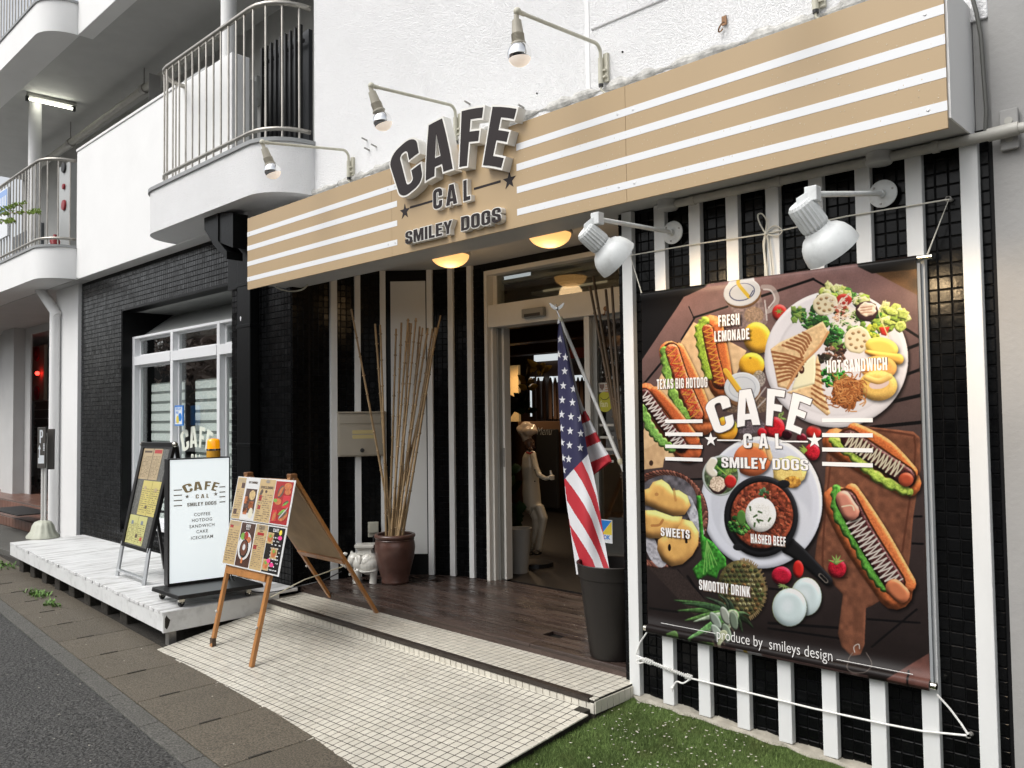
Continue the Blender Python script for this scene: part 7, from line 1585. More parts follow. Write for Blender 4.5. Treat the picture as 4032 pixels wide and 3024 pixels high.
def art():
    gy = np.linspace(0, 1, CH, dtype=np.float32)[:, None, None]; top = np.array((132, 98, 95), np.float32)/255; mid = np.array((74, 60, 58), np.float32)/255; bot = np.array((30, 24, 23), np.float32)/255
    IMG[:] = np.where(gy < .45, top+(mid-top)*(gy/.45), mid+(bot-mid)*((gy-.45)/.55)); st2 = vnoise(3, 77); IMG[:] *= (1+.10*(np.repeat(vnoise(30, 5)[:, :], 1, 0)-.5)+.08*(st2-.5))[..., None]
    K = (14, 13, 14)
    shape([(2515, 1100), A_(840, 250), A_(610, 352), A_(262, 880), (2515, 1420)], K); shape([B_(735, 80), B_(900, 140), B_(1300, 350), (3640, 990), (3400, 1000)], (96, 66, 38), nz=.3, ns=40); shape([B_(735, 80), B_(900, 160), B_(1300, 120), (3640, 980)], (20, 17, 15))  # amber lamplight in the upper right corner is painted into the print
    for a, b, w in ((A_(690, 520), A_(965, 430), 4), (A_(590, 700), A_(700, 520), 3), (A_(650, 430), A_(690, 520), 2), (B_(0, 345), B_(425, 205), 5), (B_(420, 205), B_(570, 290), 4), (B_(1160, 600), B_(1295, 685), 5), (B_(1190, 775), B_(1295, 735), 6), (B_(1185, 985), B_(1295, 945), 6), (B_(1080, 1205), B_(1300, 1155), 7), (B_(900, 1415), B_(1300, 1375), 7),
        (A_(270, 1085), A_(560, 730), 4), (C_(290, 400), C_(760, 385), 4), (C_(640, 1180), C_(780, 1380), 5), (C_(330, 1440), C_(560, 1470), 4), (C_(560, 1130), C_(760, 1400), 4), (D_(0, 1270), D_(160, 1290), 4), (D_(60, 1560), D_(620, 1600), 5), (D_(860, 1530), D_(1290, 1560), 4), (F_(850, 370), F_(1230, 425), 4), (F_(1400, 470), F_(1640, 270), 4), (D_(1230, 690), D_(1310, 690), 4), (D_(1230, 910), D_(1320, 915), 4)):
        path([a, b], w, K, n=2); 
    shape([C_(310, 1100), C_(560, 1130), C_(830, 1420), C_(700, 1500)], (52, 42, 39), nz=.15); shape([F_(1480, 640), F_(1745, 480), F_(1760, 720)], (104, 66, 58), nz=.12, ns=16); shape([F_(1590, 600), F_(1600, 590), F_(1606, 690), F_(1598, 690)], K)
    # pale board under the hot dogs
    shape([A_(690, 558), A_(745, 582), A_(1122, 790), A_(1040, 980), A_(860, 1180), A_(640, 1640), A_(280, 1700), A_(285, 1440), A_(420, 1000), A_(600, 700)], (222, 178, 132), nz=.08, ns=16, puff=5, k=.15)
    shape([C_(270, 310), C_(440, 290), C_(458, 165), C_(400, 85), C_(270, 160)], (214, 168, 122), nz=.08, ns=16); el_(C_(345, 255), 8, 11, (60, 40, 30))
    # lemonade jar, tomato, lemons
    shape([A_(945, 370), A_(1235, 330), A_(1290, 560), A_(1245, 612), A_(1060, 602), A_(985, 430)], (150, 128, 122), nz=.25, ns=8, alpha=.75); el_(A_(1180, 500), 38, 34, (190, 150, 95), alpha=.4, nz=.3); path([A_(1255, 270), A_(1330, 280), A_(1372, 360), A_(1340, 440), A_(1290, 470)], 9, (178, 165, 160), alpha=.8); path([A_(1262, 290), A_(1320, 300), A_(1350, 370), A_(1300, 440)], 3, (235, 230, 228), alpha=.8); path([A_(1270, 380), A_(1285, 540)], 3, (225, 222, 220), alpha=.7)
    el_(A_(1092, 335), 73, 52, (120, 82, 48), rot=-14, puff=4); el_(A_(1085, 312), 74, 54, (204, 206, 210), rot=-14, puff=3, k=.2); el_(A_(1085, 312), 52, 34, (64, 70, 104), rot=-14); el_(A_(1085, 310), 48, 31, (206, 208, 212), rot=-14); path([A_(1050, 215), A_(1070, 265), A_(1140, 350)], 7, (222, 178, 46)); path([A_(1145, 350), A_(1175, 300)], 2, (64, 70, 104))
    el_(A_(1390, 480), 30, 33, (192, 34, 30), puff=9, k=.8, hi=.5)
    for a in range(0, 360, 60): path([A_(1385, 468), (A_(1385, 468)[0]+16*math.cos(R(a)), A_(1385, 468)[1]+12*math.sin(R(a)))], [4, 1], (120, 150, 60))
    el_(A_(1207, 685), 55, 63, (238, 170, 40), rot=-15, puff=16, k=.75, hi=.3, nz=.04, ns=2); el_(A_(1285, 800), 9, 8, (225, 150, 40), puff=3); el_(A_(1165, 905), 51, 48, (240, 168, 34), puff=14, k=.75, hi=.3, nz=.04, ns=2); el_(A_(1153, 850), 5, 4, (150, 110, 40))
    def dog(bun, br, lett, lr, saus, sr, bc, sc_, lc=(128, 186, 62), z=None, zc=(228, 160, 52), zn=14, zr=1.7, bun2=None):
        path(bun, br, bc, puff=18, k=.95, hi=.25, nz=.16, ns=8)
        if bun2: path(bun2, [br*.5, br*.5] if not hasattr(br, '__len__') else [b*.5 for b in br], tuple(min(255, int(c*1.06)) for c in bc), puff=10, k=.9, hi=.3, nz=.14, ns=4)
        path([(p[0]-3, p[1]) for p in saus], sr*1.25, tuple(int(c*.35) for c in bc), puff=3, k=.2)
        path(lett, lr, lc, wob=.28, n=7, puff=6, k=1.1, nz=.30, ns=8, hi=.15); path([(p[0]+3, p[1]+2) for p in lett], lr*.4, tuple(min(255, int(c*1.25)) for c in lc), wob=.5, n=9, nz=.3, ns=4, alpha=.6)
        path(saus, sr, sc_, puff=8, k=1.0, hi=.5, nz=.35, ns=4)
        if z: zig(z[0], z[1], sr*.85, zn, zr, zc)
    dog([A_(830, 600), A_(850, 850), A_(930, 1080)], [50, 52], [A_(785, 545), A_(735, 620), A_(760, 800), A_(815, 1000)], 17, [A_(802, 620), A_(845, 830), A_(905, 1050)], 22, (196, 96, 46), (158, 66, 34), (136, 168, 50), (A_(802, 600), A_(905, 1060)), zn=20, bun2=[A_(880, 600), A_(930, 850), A_(960, 1060)])
    dog([A_(500, 800), A_(610, 1060), A_(750, 1370)], [44, 56], [A_(458, 790), A_(480, 980), A_(545, 1190), A_(640, 1330)], 18, [A_(515, 790), A_(600, 1040), A_(715, 1310)], 27, (204, 104, 56), (186, 86, 52), (112, 156, 62), (A_(515, 780), A_(715, 1320)), zn=17, bun2=[A_(570, 770), A_(690, 1030), A_(790, 1310)]); zig(A_(520, 830), A_(700, 1300), 20, 9, 1.8, (190, 40, 30))
    dog([A_(310, 1130), A_(470, 1360), A_(640, 1590)], [38, 58], [A_(275, 1260), A_(340, 1420), A_(420, 1520), A_(510, 1590)], 18, [A_(296, 1150), A_(430, 1350), A_(590, 1570)], 23, (188, 86, 44), (58, 26, 26), (104, 152, 66), (A_(290, 1140), A_(590, 1570)), (228, 220, 214), 30, 2.6, bun2=[A_(380, 1120), A_(530, 1300), A_(680, 1520)])
    # second jar
    path([A_(1000, 1230), A_(1240, 1230)], 32, (120, 98, 78), nz=.3, ns=4, alpha=.8); el_(A_(1225, 1020), 26, 34, (170, 160, 150), nz=.3, alpha=.8); el_(A_(1130, 1400), 70, 34, (120, 110, 120), nz=.4, alpha=.6)
    el_(A_(1090, 1120), 72, 66, (122, 84, 54), puff=4); el_(A_(1088, 1090), 71, 60, (208, 213, 220), puff=4, k=.2); el_(A_(1088, 1092), 54, 44, (176, 184, 196)); el_(A_(1088, 1092), 50, 40, (214, 218, 224)); path([A_(950, 955), A_(1060, 1110)], 11, (236, 170, 50), puff=3)
    for P_ in ((A_(1160, 1250), A_(1280, 1090)), (A_(1170, 1300), A_(1285, 1180))): path(P_, 3, (222, 218, 215), alpha=.6)
    # fruit row
    el_(A_(955, 1430), 46, 50, (236, 152, 36), puff=13, k=.8, hi=.2); el_(B_(110, 1420), 40, 44, (196, 26, 34), puff=11, k=.9, hi=.4, nz=.15, ns=4); el_(A_(1250, 1460), 18, 20, (190, 24, 34), puff=6, k=.8, hi=.3); el_(B_(210, 1475), 20, 20, (40, 8, 16), puff=6, k=.8, hi=.6); el_(B_(330, 1505), 20, 20, (96, 12, 26), puff=6, k=.8, hi=.6); path([B_(250, 1440), B_(300, 1470)], 1.5, (130, 150, 70)); path([B_(170, 1300), B_(150, 1330), B_(200, 1350)], [8, 3], (130, 160, 80), nz=.3); el_(B_(430, 1455), 30, 27, (200, 38, 34), puff=9, k=.8, hi=.5)
    el_(D_(418, 165), 30, 34, (190, 26, 40), puff=9, k=.9, hi=.3, nz=.2, ns=2)
    for a in (150, 180, 210, 240, 120): path([D_(365, 150), (D_(365, 150)[0]+30*math.cos(R(a)), D_(365, 150)[1]+24*math.sin(R(a)))], [5, 1], (150, 180, 70))
    # plate of hot sandwich
    el_(B_(625, 880), 286, 276, (56, 44, 42), alpha=.5, aa=5, n=60); el_(B_(612, 858), 284, 270, (226, 222, 228), puff=10, k=.35, n=64); el_(B_(612, 862), 236, 222, (210, 205, 212), n=60, aa=3); el_(B_(616, 866), 230, 216, (228, 224, 230), n=60, aa=5)
    rr = random.Random(5)
    def clump(c, r, n, cols, s, **k):
        for _ in range(n):
            a = rr.uniform(0, 6.3); q = r*math.sqrt(rr.random()); el_((c[0]+q*math.cos(a), c[1]+q*math.sin(a)*.9), s*rr.uniform(.5, 1.2), s*rr.uniform(.4, 1), rr.choice(cols), rot=rr.uniform(0, 180), n=10, wob=.35, **k)
    G1 = [(46, 92, 34), (30, 66, 26), (70, 120, 48)]; G2 = [(176, 196, 88), (140, 172, 60), (206, 214, 130)]
    clump(B_(660, 520), 130, 70, G1+[(96, 130, 50), (70, 60, 36)], 22, puff=4, k=1.0, nz=.3); clump(B_(600, 330), 50, 26, G2, 22, puff=4, k=.9, nz=.2); clump(B_(840, 370), 34, 10, G2, 22, puff=5, k=.8); clump(B_(1055, 530), 56, 34, G2, 24, puff=4, k=.9, nz=.2); clump(B_(330, 490), 40, 20, [(110, 140, 60), (52, 92, 40), (150, 170, 90)], 14, puff=3); clump(B_(840, 590), 70, 26, G1+[(96, 130, 50)], 18, puff=4, k=.9)
    clump(B_(380, 540), 36, 30, [(36, 84, 34), (24, 60, 24), (60, 116, 50)], 8, puff=2, k=1.2)
    clump(B_(930, 640), 34, 16, [(196, 196, 70), (160, 176, 50)], 14, puff=3)
    el_(B_(672, 375), 32, 24, (176, 42, 34), puff=6, hi=.3)
    for c, r1, r2, rt in ((B_(520, 412), 50, 44, -20), (B_(785, 702), 52, 54, 30)):
        el_(c, r1, r2, (222, 208, 166), rot=rt, puff=4, k=.4, wob=.04, n=36)
        for i in range(8): a = R(45*i+10); el_((c[0]+r1*.58*math.cos(a), c[1]+r2*.58*math.sin(a)), 7, 6, (150, 118, 82), puff=2)
        el_(c, 6, 6, (160, 130, 92))
    clump(B_(640, 480), 40, 12, [(170, 80, 60), (206, 150, 110), (150, 56, 40)], 14, puff=3)
    for _ in range(46): x, y = rr.uniform(560, 770), rr.uniform(350, 600); path([B_(x, y), B_(x+rr.uniform(-60, 60), y+rr.uniform(-30, 40)), B_(x+rr.uniform(-80, 80), y+rr.uniform(-50, 70))], 1.5, (242, 234, 214), n=3)
    el_(B_(858, 468), 45, 40, (58, 34, 36), puff=6, hi=.2, wob=.05); el_(B_(864, 452), 36, 28, (236, 208, 182), wob=.12, puff=3, nz=.15, ns=8)
    for k in range(3): path([B_(810, 440+22*k), B_(900, 430+22*k)], 2, (150, 96, 72), alpha=.7)
    clump(B_(595, 670), 34, 34, [(40, 100, 38), (26, 74, 28), (72, 140, 60)], 9, puff=3, k=1.2); path([B_(640, 720), B_(670, 780)], 9, (110, 150, 80), puff=3)
    clump(B_(600, 810), 46, 46, [(84, 58, 46), (52, 34, 30), (120, 84, 66)], 10, puff=2, k=1.1, nz=.3); clump(B_(510, 850), 24, 16, [(50, 48, 34), (36, 30, 24)], 10, puff=2)
    shape([B_(960, 600), B_(1050, 595), B_(1020, 670), B_(980, 660)], (200, 44, 34), puff=4)
    for _ in range(1): path([B_(1015, 380), B_(960, 480), B_(1000, 590), B_(1040, 680)], 2.2, (226, 224, 150), n=6)
    el_(B_(985, 765), 66, 40, (250, 204, 84), rot=12, puff=10, k=.6); path([B_(860, 800), B_(980, 830), B_(1120, 860)], [8, 22], (246, 178, 74), puff=8, k=.7); el_(B_(960, 930), 72, 48, (244, 168, 84), puff=10, k=.4, nz=.05)
    el_(B_(955, 1075), 76, 60, (240, 186, 92), puff=14, k=.6, nz=.06, n=40); el_(B_(965, 1060), 40, 20, (232, 200, 192), rot=-12); path([B_(860, 1010), B_(960, 1040), B_(1050, 1000)], 12, (246, 190, 100), puff=6)
    clump(B_(560, 1010), 44, 60, [(36, 118, 34), (24, 88, 28), (76, 156, 60)], 10, puff=3, k=1.3); clump(B_(640, 980), 26, 20, [(40, 128, 40), (76, 150, 56)], 9, puff=3, k=1.2)
    el_(B_(700, 1140), 62, 60, (120, 66, 34), nz=.4, ns=4, wob=.2)
    for _ in range(110): a = rr.uniform(0, 6.3); c = B_(710+rr.gauss(0, 55), 1130+rr.gauss(0, 60)); path([c, (c[0]+28*math.cos(a), c[1]+22*math.sin(a)), (c[0]+40*math.cos(a+.7), c[1]+34*math.sin(a+.7))], 2.2, rr.choice([(176, 104, 52), (150, 82, 38), (204, 136, 76)]), n=4, puff=1, k=.6)
    def toast(P_, d0, d1, n):
        shape(P_, (228, 184, 132), puff=5, k=.4, nz=.10, ns=8)
        for i in range(n):
            t = (i+.5)/n; a = np.array(d0[0])*(1-t)+np.array(d0[1])*t; b = np.array(d1[0])*(1-t)+np.array(d1[1])*t; a2 = a*.93+b*.07; b2 = a*.07+b*.93
            path([tuple(a2), tuple((a2+b2)/2+np.array((rr.uniform(-3, 3), rr.uniform(-3, 3)))), tuple(b2)], 4.2, (134, 76, 40), n=5, alpha=.85, aa=1, wob=.2)
    toast([B_(205, 1130), B_(330, 1085), B_(430, 1060), B_(440, 900), B_(455, 820), B_(482, 905), B_(500, 1110), B_(568, 1300), B_(540, 1322), B_(390, 1200), B_(290, 1160)], (B_(420, 880), B_(400, 1190)), (B_(478, 880), B_(560, 1300)), 8)
    shape([B_(280, 1010), B_(345, 890), B_(440, 815), B_(446, 960), B_(436, 1062), B_(370, 1080), B_(250, 1110)], (240, 232, 186), puff=5, k=.35); el_(B_(330, 945), 11, 16, (60, 22, 18)); el_(B_(330, 940), 5, 8, (190, 150, 110)); el_(B_(285, 985), 8, 12, (50, 20, 18))
    toast([B_(72, 778), B_(150, 720), B_(330, 640), B_(500, 550), B_(548, 640), B_(470, 760), B_(330, 900), B_(210, 1100), B_(135, 1085), B_(110, 950)], (B_(110, 760), B_(150, 1090)), (B_(500, 600), B_(210, 1080)), 1)
    for k in range(8): t = k/7.4; path([B_(85+60*t, 800+260*t), B_(230+10*t, 830+195*t), B_(360-120*t, 880+180*t)], 4.4, (136, 76, 40), alpha=.85, n=5, wob=.2)
    for k in range(6): t = k/6; path([B_(330+90*t, 860-160*t-20), B_(300+100*t, 790-150*t), B_(170+200*t, 745-125*t)], 4.4, (136, 76, 40), alpha=.85, n=5, wob=.2)
    path([B_(545, 640), B_(470, 760), B_(330, 905), B_(215, 1100)], 5, (200, 140, 90), puff=2)
    # brown board with two hot dogs
    shape([B_(760, 1395), B_(1240, 1450), B_(1295, 1500), D_(1300, 300), D_(1240, 700), D_(1215, 1000), D_(1180, 1250), D_(900, 1420), D_(850, 1440), F_(1370, 240), F_(1362, 460), F_(1340, 512), F_(1290, 520), F_(1240, 470), F_(1220, 400), F_(1246, 190), F_(1190, 130), D_(590, 1250), D_(470, 1120), D_(435, 1050), D_(520, 420), D_(530, 200), D_(600, 0)], (116, 70, 50), nz=.16, ns=16, puff=5, k=.4)
    for P_ in ([B_(800, 1420), B_(1200, 1475), B_(1250, 1520), D_(1245, 300), D_(1150, 980)], [D_(570, 220), D_(500, 1080), D_(620, 1180), D_(700, 1190)]): path(P_, 4, (86, 46, 32), alpha=.8, n=5)
    dog([D_(610, 80), D_(880, 250), D_(1190, 420)], [54, 56], [D_(590, 70), D_(760, 200), D_(960, 380), D_(1200, 490)], 20, [D_(720, 60), D_(930, 200), D_(1180, 370)], 36, (198, 98, 48), (62, 30, 28), (150, 178, 66), (D_(700, 60), D_(1130, 320)), (214, 206, 172), 28, 3.0, bun2=[D_(760, -20), D_(1010, 110), D_(1220, 330)]); el_(D_(1180, 390), 30, 28, (176, 72, 44), puff=8, hi=.3)
    dog([D_(620, 560), D_(800, 900), D_(1090, 1310)], [58, 70], [D_(615, 470), D_(630, 680), D_(780, 920), D_(880, 1120), D_(1000, 1270)], 20, [D_(690, 560), D_(850, 860), D_(1080, 1230)], 40, (206, 104, 54), (62, 28, 28), (78, 142, 50), (D_(740, 700), D_(1090, 1240)), (216, 208, 194), 30, 3.0, bun2=[D_(740, 480), D_(960, 820), D_(1190, 1240)])
    path([D_(672, 540), D_(700, 600), D_(730, 650)], [30, 36], (206, 126, 104), puff=10, k=.8, hi=.3); path([D_(660, 610), D_(740, 600), D_(760, 640)], 2.4, (240, 222, 180), n=4); path([D_(1080, 1270), D_(1140, 1330)], 34, (200, 110, 70), puff=9, k=.8, hi=.2)
    el_(D_(618, 1115), 36, 38, (176, 22, 40), puff=9, k=.9, hi=.3, nz=.2, ns=2)
    for a in (200, 240, 270, 300, 340): path([D_(612, 1070), (D_(612, 1070)[0]+34*math.cos(R(a)), D_(612, 1070)[1]+34*math.sin(R(a)))], [7, 1], (128, 160, 78), puff=2)
    path([F_(1300, 500), F_(1275, 540), F_(1290, 590), F_(1370, 600), F_(1400, 560), F_(1370, 500)], 1.2, (130, 120, 112), n=6); path([F_(1310, 500), F_(1305, 470), F_(1330, 455), F_(1335, 480)], 1.8, (200, 195, 190), n=5)
    # hashed beef plate
    el_((3006, 1990), 246, 266, (20, 16, 16), alpha=.5, aa=5, n=60); el_((3002, 1978), 240, 260, (214, 218, 232), puff=10, k=.45, n=64); el_((3002, 1980), 200, 214, (206, 210, 224), aa=5, n=60); el_((3020, 2060), 180, 140, (222, 226, 238), aa=9)
    el_(C_(1170, 225), 74, 66, (218, 106, 58), puff=16, k=.7, hi=.25); path([C_(1290, 120), C_(1320, 220)], 10, (226, 170, 110), puff=4); el_(C_(1475, 325), 66, 62, (244, 206, 112), puff=13, k=.7, nz=.1, wob=.08); el_(C_(1500, 410), 34, 24, (190, 130, 50), nz=.4, ns=8, puff=4)
    el_(C_(916, 358), 75, 80, (176, 186, 182), puff=4, k=.3, n=40); el_(C_(916, 358), 67, 72, (80, 96, 66), nz=.35, ns=8, n=40); clump(C_(940, 300), 44, 24, G1+[(120, 150, 70)], 13, puff=3); path([C_(850, 240), C_(820, 300), C_(850, 340)], 17, (226, 218, 196), puff=5, k=.6); el_(C_(893, 436), 35, 36, (44, 26, 28)); el_(C_(887, 425), 31, 30, (226, 196, 168), nz=.25, ns=4, wob=.08); el_(C_(992, 405), 24, 26, (190, 34, 30), puff=7, hi=.5); path([C_(885, 290), C_(960, 350)], 2.5, (150, 190, 80))
    path([C_(1470, 930), D_(330, 1010), D_(540, 1215)], [34, 20], (24, 24, 26), puff=8, k=.9, hi=.1); path([D_(480, 1170), D_(530, 1220)], 8, (120, 112, 104)); path([D_(485, 1172), D_(528, 1216)], 5, (20, 18, 18))
    el_(C_(1245, 690), 146, 160, (26, 26, 29), puff=8, k=1.0, hi=.12, n=54); el_(C_(1430, 425), 24, 16, (26, 26, 29), puff=4); el_(C_(1060, 940), 22, 14, (26, 26, 29), puff=4); el_(C_(1248, 688), 128, 140, (12, 12, 13), n=50); el_(C_(1254, 680), 123, 131, (128, 56, 36), nz=.45, ns=8, n=50, puff=6, k=.6)
    clump(C_(1254, 680), 112, 150, [(140, 62, 40), (110, 46, 32), (160, 84, 58), (90, 38, 28)], 11, puff=2, k=1.3, nz=.2, alpha=.8)
    clump(C_(1070, 760), 40, 60, [(40, 92, 34), (26, 66, 26), (84, 136, 60)], 11, puff=3, k=1.3); el_(C_(1085, 700), 18, 30, (74, 120, 50), puff=4)
    el_(C_(1243, 675), 61, 68, (240, 238, 232), puff=13, k=.45, nz=.08, ns=2, n=40)
    for x, y, r_ in ((1155, 612, 80), (1225, 650, 20), (1215, 715, 60), (1195, 745, 100), (1320, 705, 120), (1232, 720, 10), (1210, 680, 150)): c = C_(x, y); path([c, (c[0]+14*math.cos(R(r_)), c[1]+14*math.sin(R(r_)))], [4, 3], (66, 92, 52))
    clump(C_(1265, 495), 20, 12, [(50, 90, 50), (90, 126, 90)], 8, puff=2)
    # basket of bread
    el_(C_(430, 712), 184, 196, (60, 38, 34), rot=18, n=60); 
    for k in range(84):
        a = 2*PI*k/84; cx_, cy_ = C_(430, 712); x, y = 168*math.cos(a), 182*math.sin(a); r = R(18); p = (cx_+x*math.cos(r)-y*math.sin(r), cy_+x*math.sin(r)+y*math.cos(r)); t_ = math.atan2(182*math.cos(a), -168*math.sin(a))+r+.55
        path([(p[0]-14*math.cos(t_), p[1]-14*math.sin(t_)), (p[0]+14*math.cos(t_), p[1]+14*math.sin(t_))], 6.2, rr.choice([(104, 62, 50), (128, 80, 66), (80, 46, 38)]), puff=3, k=1.2)
    el_(C_(425, 715), 150, 166, (44, 34, 34), rot=18, n=50); el_(C_(470, 560), 120, 100, (92, 88, 94), nz=.3, ns=16); path([C_(640, 560), C_(700, 700), C_(740, 820)], 20, (188, 188, 198), nz=.2, ns=8); path([C_(330, 900), C_(370, 1000), C_(420, 1060)], 24, (170, 168, 176), nz=.2, ns=8)
    BR = (228, 164, 86); kw = dict(puff=20, k=.8, hi=.12, nz=.05, ns=16)
    shape([C_(270, 480), C_(330, 460), C_(360, 410), C_(430, 388), C_(490, 430), C_(520, 480), C_(570, 475), C_(640, 520), C_(668, 600), C_(620, 675), C_(540, 690), C_(440, 660), C_(340, 610), C_(270, 590)], BR, **kw)
    shape([C_(270, 640), C_(380, 640), C_(520, 690), C_(600, 690), C_(590, 760), C_(520, 830), C_(420, 870), C_(330, 870), C_(270, 850)], BR, **kw)
    shape([C_(560, 790), C_(600, 710), C_(680, 730), C_(735, 820), C_(730, 920), C_(680, 1010), C_(600, 1080), C_(510, 1100), C_(430, 1050), C_(390, 960), C_(400, 880), C_(480, 830)], BR, **kw)
    path([C_(440, 720), C_(410, 760), C_(350, 765)], 5, (160, 100, 50), alpha=.7); el_(C_(492, 945), 6, 14, (24, 16, 14)); path([C_(625, 830), C_(632, 900)], 5, (24, 16, 14)); path([C_(530, 470), C_(545, 560)], 5, (176, 116, 60), alpha=.6); el_(C_(390, 510), 8, 7, (190, 130, 70))
    # leaf, pineapple
    shape([C_(775, 850), C_(850, 900), C_(955, 1030), C_(960, 1100), C_(900, 1130), C_(880, 1200), C_(800, 1170), C_(720, 1210), C_(680, 1120), C_(760, 1040), C_(715, 520), C_(750, 520)], (52, 128, 40), puff=6, k=.9, nz=.3, ns=8)
    for k in range(5): path([C_(800, 890), C_(800+28*k-30, 1160-18*k)], 1.8, (140, 196, 96), alpha=.8)
    PC = C_(1085, 1290); el_(PC, 96, 118, (84, 76, 44), rot=-8, puff=22, k=.8, nz=.3, ns=8, n=40)
    for i in range(-5, 6):
        for j in range(-6, 7):
            x, y = i*18+(j % 2)*9, j*19
            if (x/88)**2+(y/110)**2 < 1: c = (PC[0]+x, PC[1]+y); el_(c, 8, 8.5, rr.choice([(66, 76, 42), (104, 92, 58), (54, 58, 36), (96, 70, 40), (120, 116, 82)]), puff=3, k=1.2, nz=.3, ns=2); el_((c[0]+1, c[1]+2), 2.5, 2, (46, 36, 24))
    for i in range(60): a = rr.uniform(-1.6, 1.3); path([(PC[0]+90*math.cos(a), PC[1]+112*math.sin(a)), (PC[0]+102*math.cos(a), PC[1]+126*math.sin(a))], [2.5, 1], (140, 116, 78))
    KC = C_(1010, 1500)
    for (tx, ty, c_, w_) in ((530, 1375, (50, 78, 42), 18), (560, 1460, (62, 96, 48), 17), (600, 1400, (46, 70, 44), 15), (620, 1540, (76, 112, 56), 20), (690, 1550, (150, 168, 140), 15), (790, 1350, (50, 64, 48), 11), (900, 1330, (56, 70, 52), 10), (960, 1360, (40, 54, 40), 10), (1150, 1500, (70, 92, 60), 10), (1180, 1600, (30, 40, 26), 14), (1090, 1640, (36, 50, 32), 12), (780, 1650, (110, 136, 96), 18), (640, 1700, (90, 140, 76), 20), (900, 1720, (150, 158, 130), 18)):
        path([KC, ((KC[0]+C_(tx, ty)[0])/2+6, (KC[1]+C_(tx, ty)[1])/2-10), C_(tx, ty)], [w_*1.35, 2], c_, puff=4, k=1.0, nz=.2, ns=8, n=7)
    for (cx_, cy_, rt) in ((870, 1540, 60), (950, 1500, 70), (1020, 1540, 80), (880, 1640, 60), (960, 1640, 75)): el_(C_(cx_, cy_), 38, 17, rr.choice([(128, 140, 128), (104, 118, 100), (146, 152, 140)]), rot=rt, puff=5, k=.9); path([C_(cx_-20, cy_+60), C_(cx_, cy_+90)], 3, (70, 60, 50))
    path([C_(540, 1660), F_(330, 430), F_(560, 460)], [20, 12], (76, 110, 52), puff=4, alpha=.9); path([F_(610, 400), F_(590, 480)], [16, 3], (150, 156, 124), puff=3)
    # strawberries and pale turnips
    for c, rx_, ry_ in ((D_(365, 1345), 60, 75), (D_(230, 1432), 67, 75)): el_(c, rx_+1.5, ry_+1.5, (170, 180, 110)); el_(c, rx_, ry_, (200, 220, 222), puff=16, k=.4, hi=.1); el_((c[0]-8, c[1]-6), 22, 28, (226, 240, 244), aa=9)
    el_(D_(165, 1172), 39, 36, (176, 20, 44), puff=10, k=.9, hi=.35, nz=.15, ns=2); el_(D_(302, 1120), 21, 35, (196, 30, 26), puff=7, k=.9, hi=.3)
    for a in (150, 180, 210, 30, 60, 100): path([D_(185, 1255), (D_(185, 1255)[0]+24*math.cos(R(a)), D_(185, 1255)[1]+16*math.sin(R(a)))], [4, 1], (130, 156, 86))
    IMG[:] *= (1+.03*(NZ[2]-.5))[..., None]; g_ = IMG.mean(2, keepdims=True); IMG[:] = g_+(IMG-g_)*.90; IMG[:] = np.where(IMG > .7, .7+(IMG-.7)*.8, IMG)
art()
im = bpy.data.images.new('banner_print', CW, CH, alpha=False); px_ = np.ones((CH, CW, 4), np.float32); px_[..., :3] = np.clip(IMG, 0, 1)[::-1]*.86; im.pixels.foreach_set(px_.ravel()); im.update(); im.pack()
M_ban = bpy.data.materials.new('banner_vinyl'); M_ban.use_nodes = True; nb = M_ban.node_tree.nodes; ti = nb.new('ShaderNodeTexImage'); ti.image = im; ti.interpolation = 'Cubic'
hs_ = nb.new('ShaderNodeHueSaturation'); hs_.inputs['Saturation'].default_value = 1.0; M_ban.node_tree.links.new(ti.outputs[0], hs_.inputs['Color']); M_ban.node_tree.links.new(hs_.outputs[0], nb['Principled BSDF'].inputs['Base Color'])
nb['Principled BSDF'].inputs['Roughness'].default_value = .34; nb['Principled BSDF'].inputs['Specular IOR Level'].default_value = .12
prof = [(YBN+.010, BZ1+.014, 0.0), (YBN-.004, BZ1+.012, .0), (YBN-.009, BZ1-.004, .004), (YBN-.004, BZ1-.03, .02)]
n_r = 24
for i in range(1, n_r): t = i/n_r; prof.append((YBN-.003-.004*math.sin(t*PI)+.0015*math.sin(t*17), BZ1-.03-(BZ1-.03-BZ0-.03)*t, None))
for a in lin(100, -60, 12): prof.append((YBN+.004-.026*math.cos(R(a-0)) if False else YBN-.022*math.cos(R(a*.9)), BZ0+.004+.023*math.sin(R(a*.9)), None))
vs, fs, uv = [], [], []; nc_ = 20
for j, (y, z, _) in enumerate(prof):
    for i in range(nc_+1): u = i/nc_; vs.append((BX0+(BX1-BX0)*u, y-.0025*math.sin(u*7+j*.21)*(1 if 4 < j < len(prof)-12 else 0), z)); uv.append((u, 1-min(1, max(0, (BZ1-z)/(BZ1-BZ0)))))
for j in range(len(prof)-1):
    for i in range(nc_): k = j*(nc_+1)+i; fs.append((k, k+nc_+1, k+nc_+2, k+1))
o0 = origin(bn); me = bpy.data.meshes.new('printed_sheet'); me.from_pydata([(a-o0.x, b-o0.y, c-o0.z) for a, b, c in vs], [], fs); ul = me.uv_layers.new(name='print')
for lp in me.loops: ul.data[lp.index].uv = uv[lp.vertex_index]
me.polygons.foreach_set('use_smooth', [True]*len(me.polygons)); me.materials.append(M_ban); link('printed_sheet', me, None, bn)
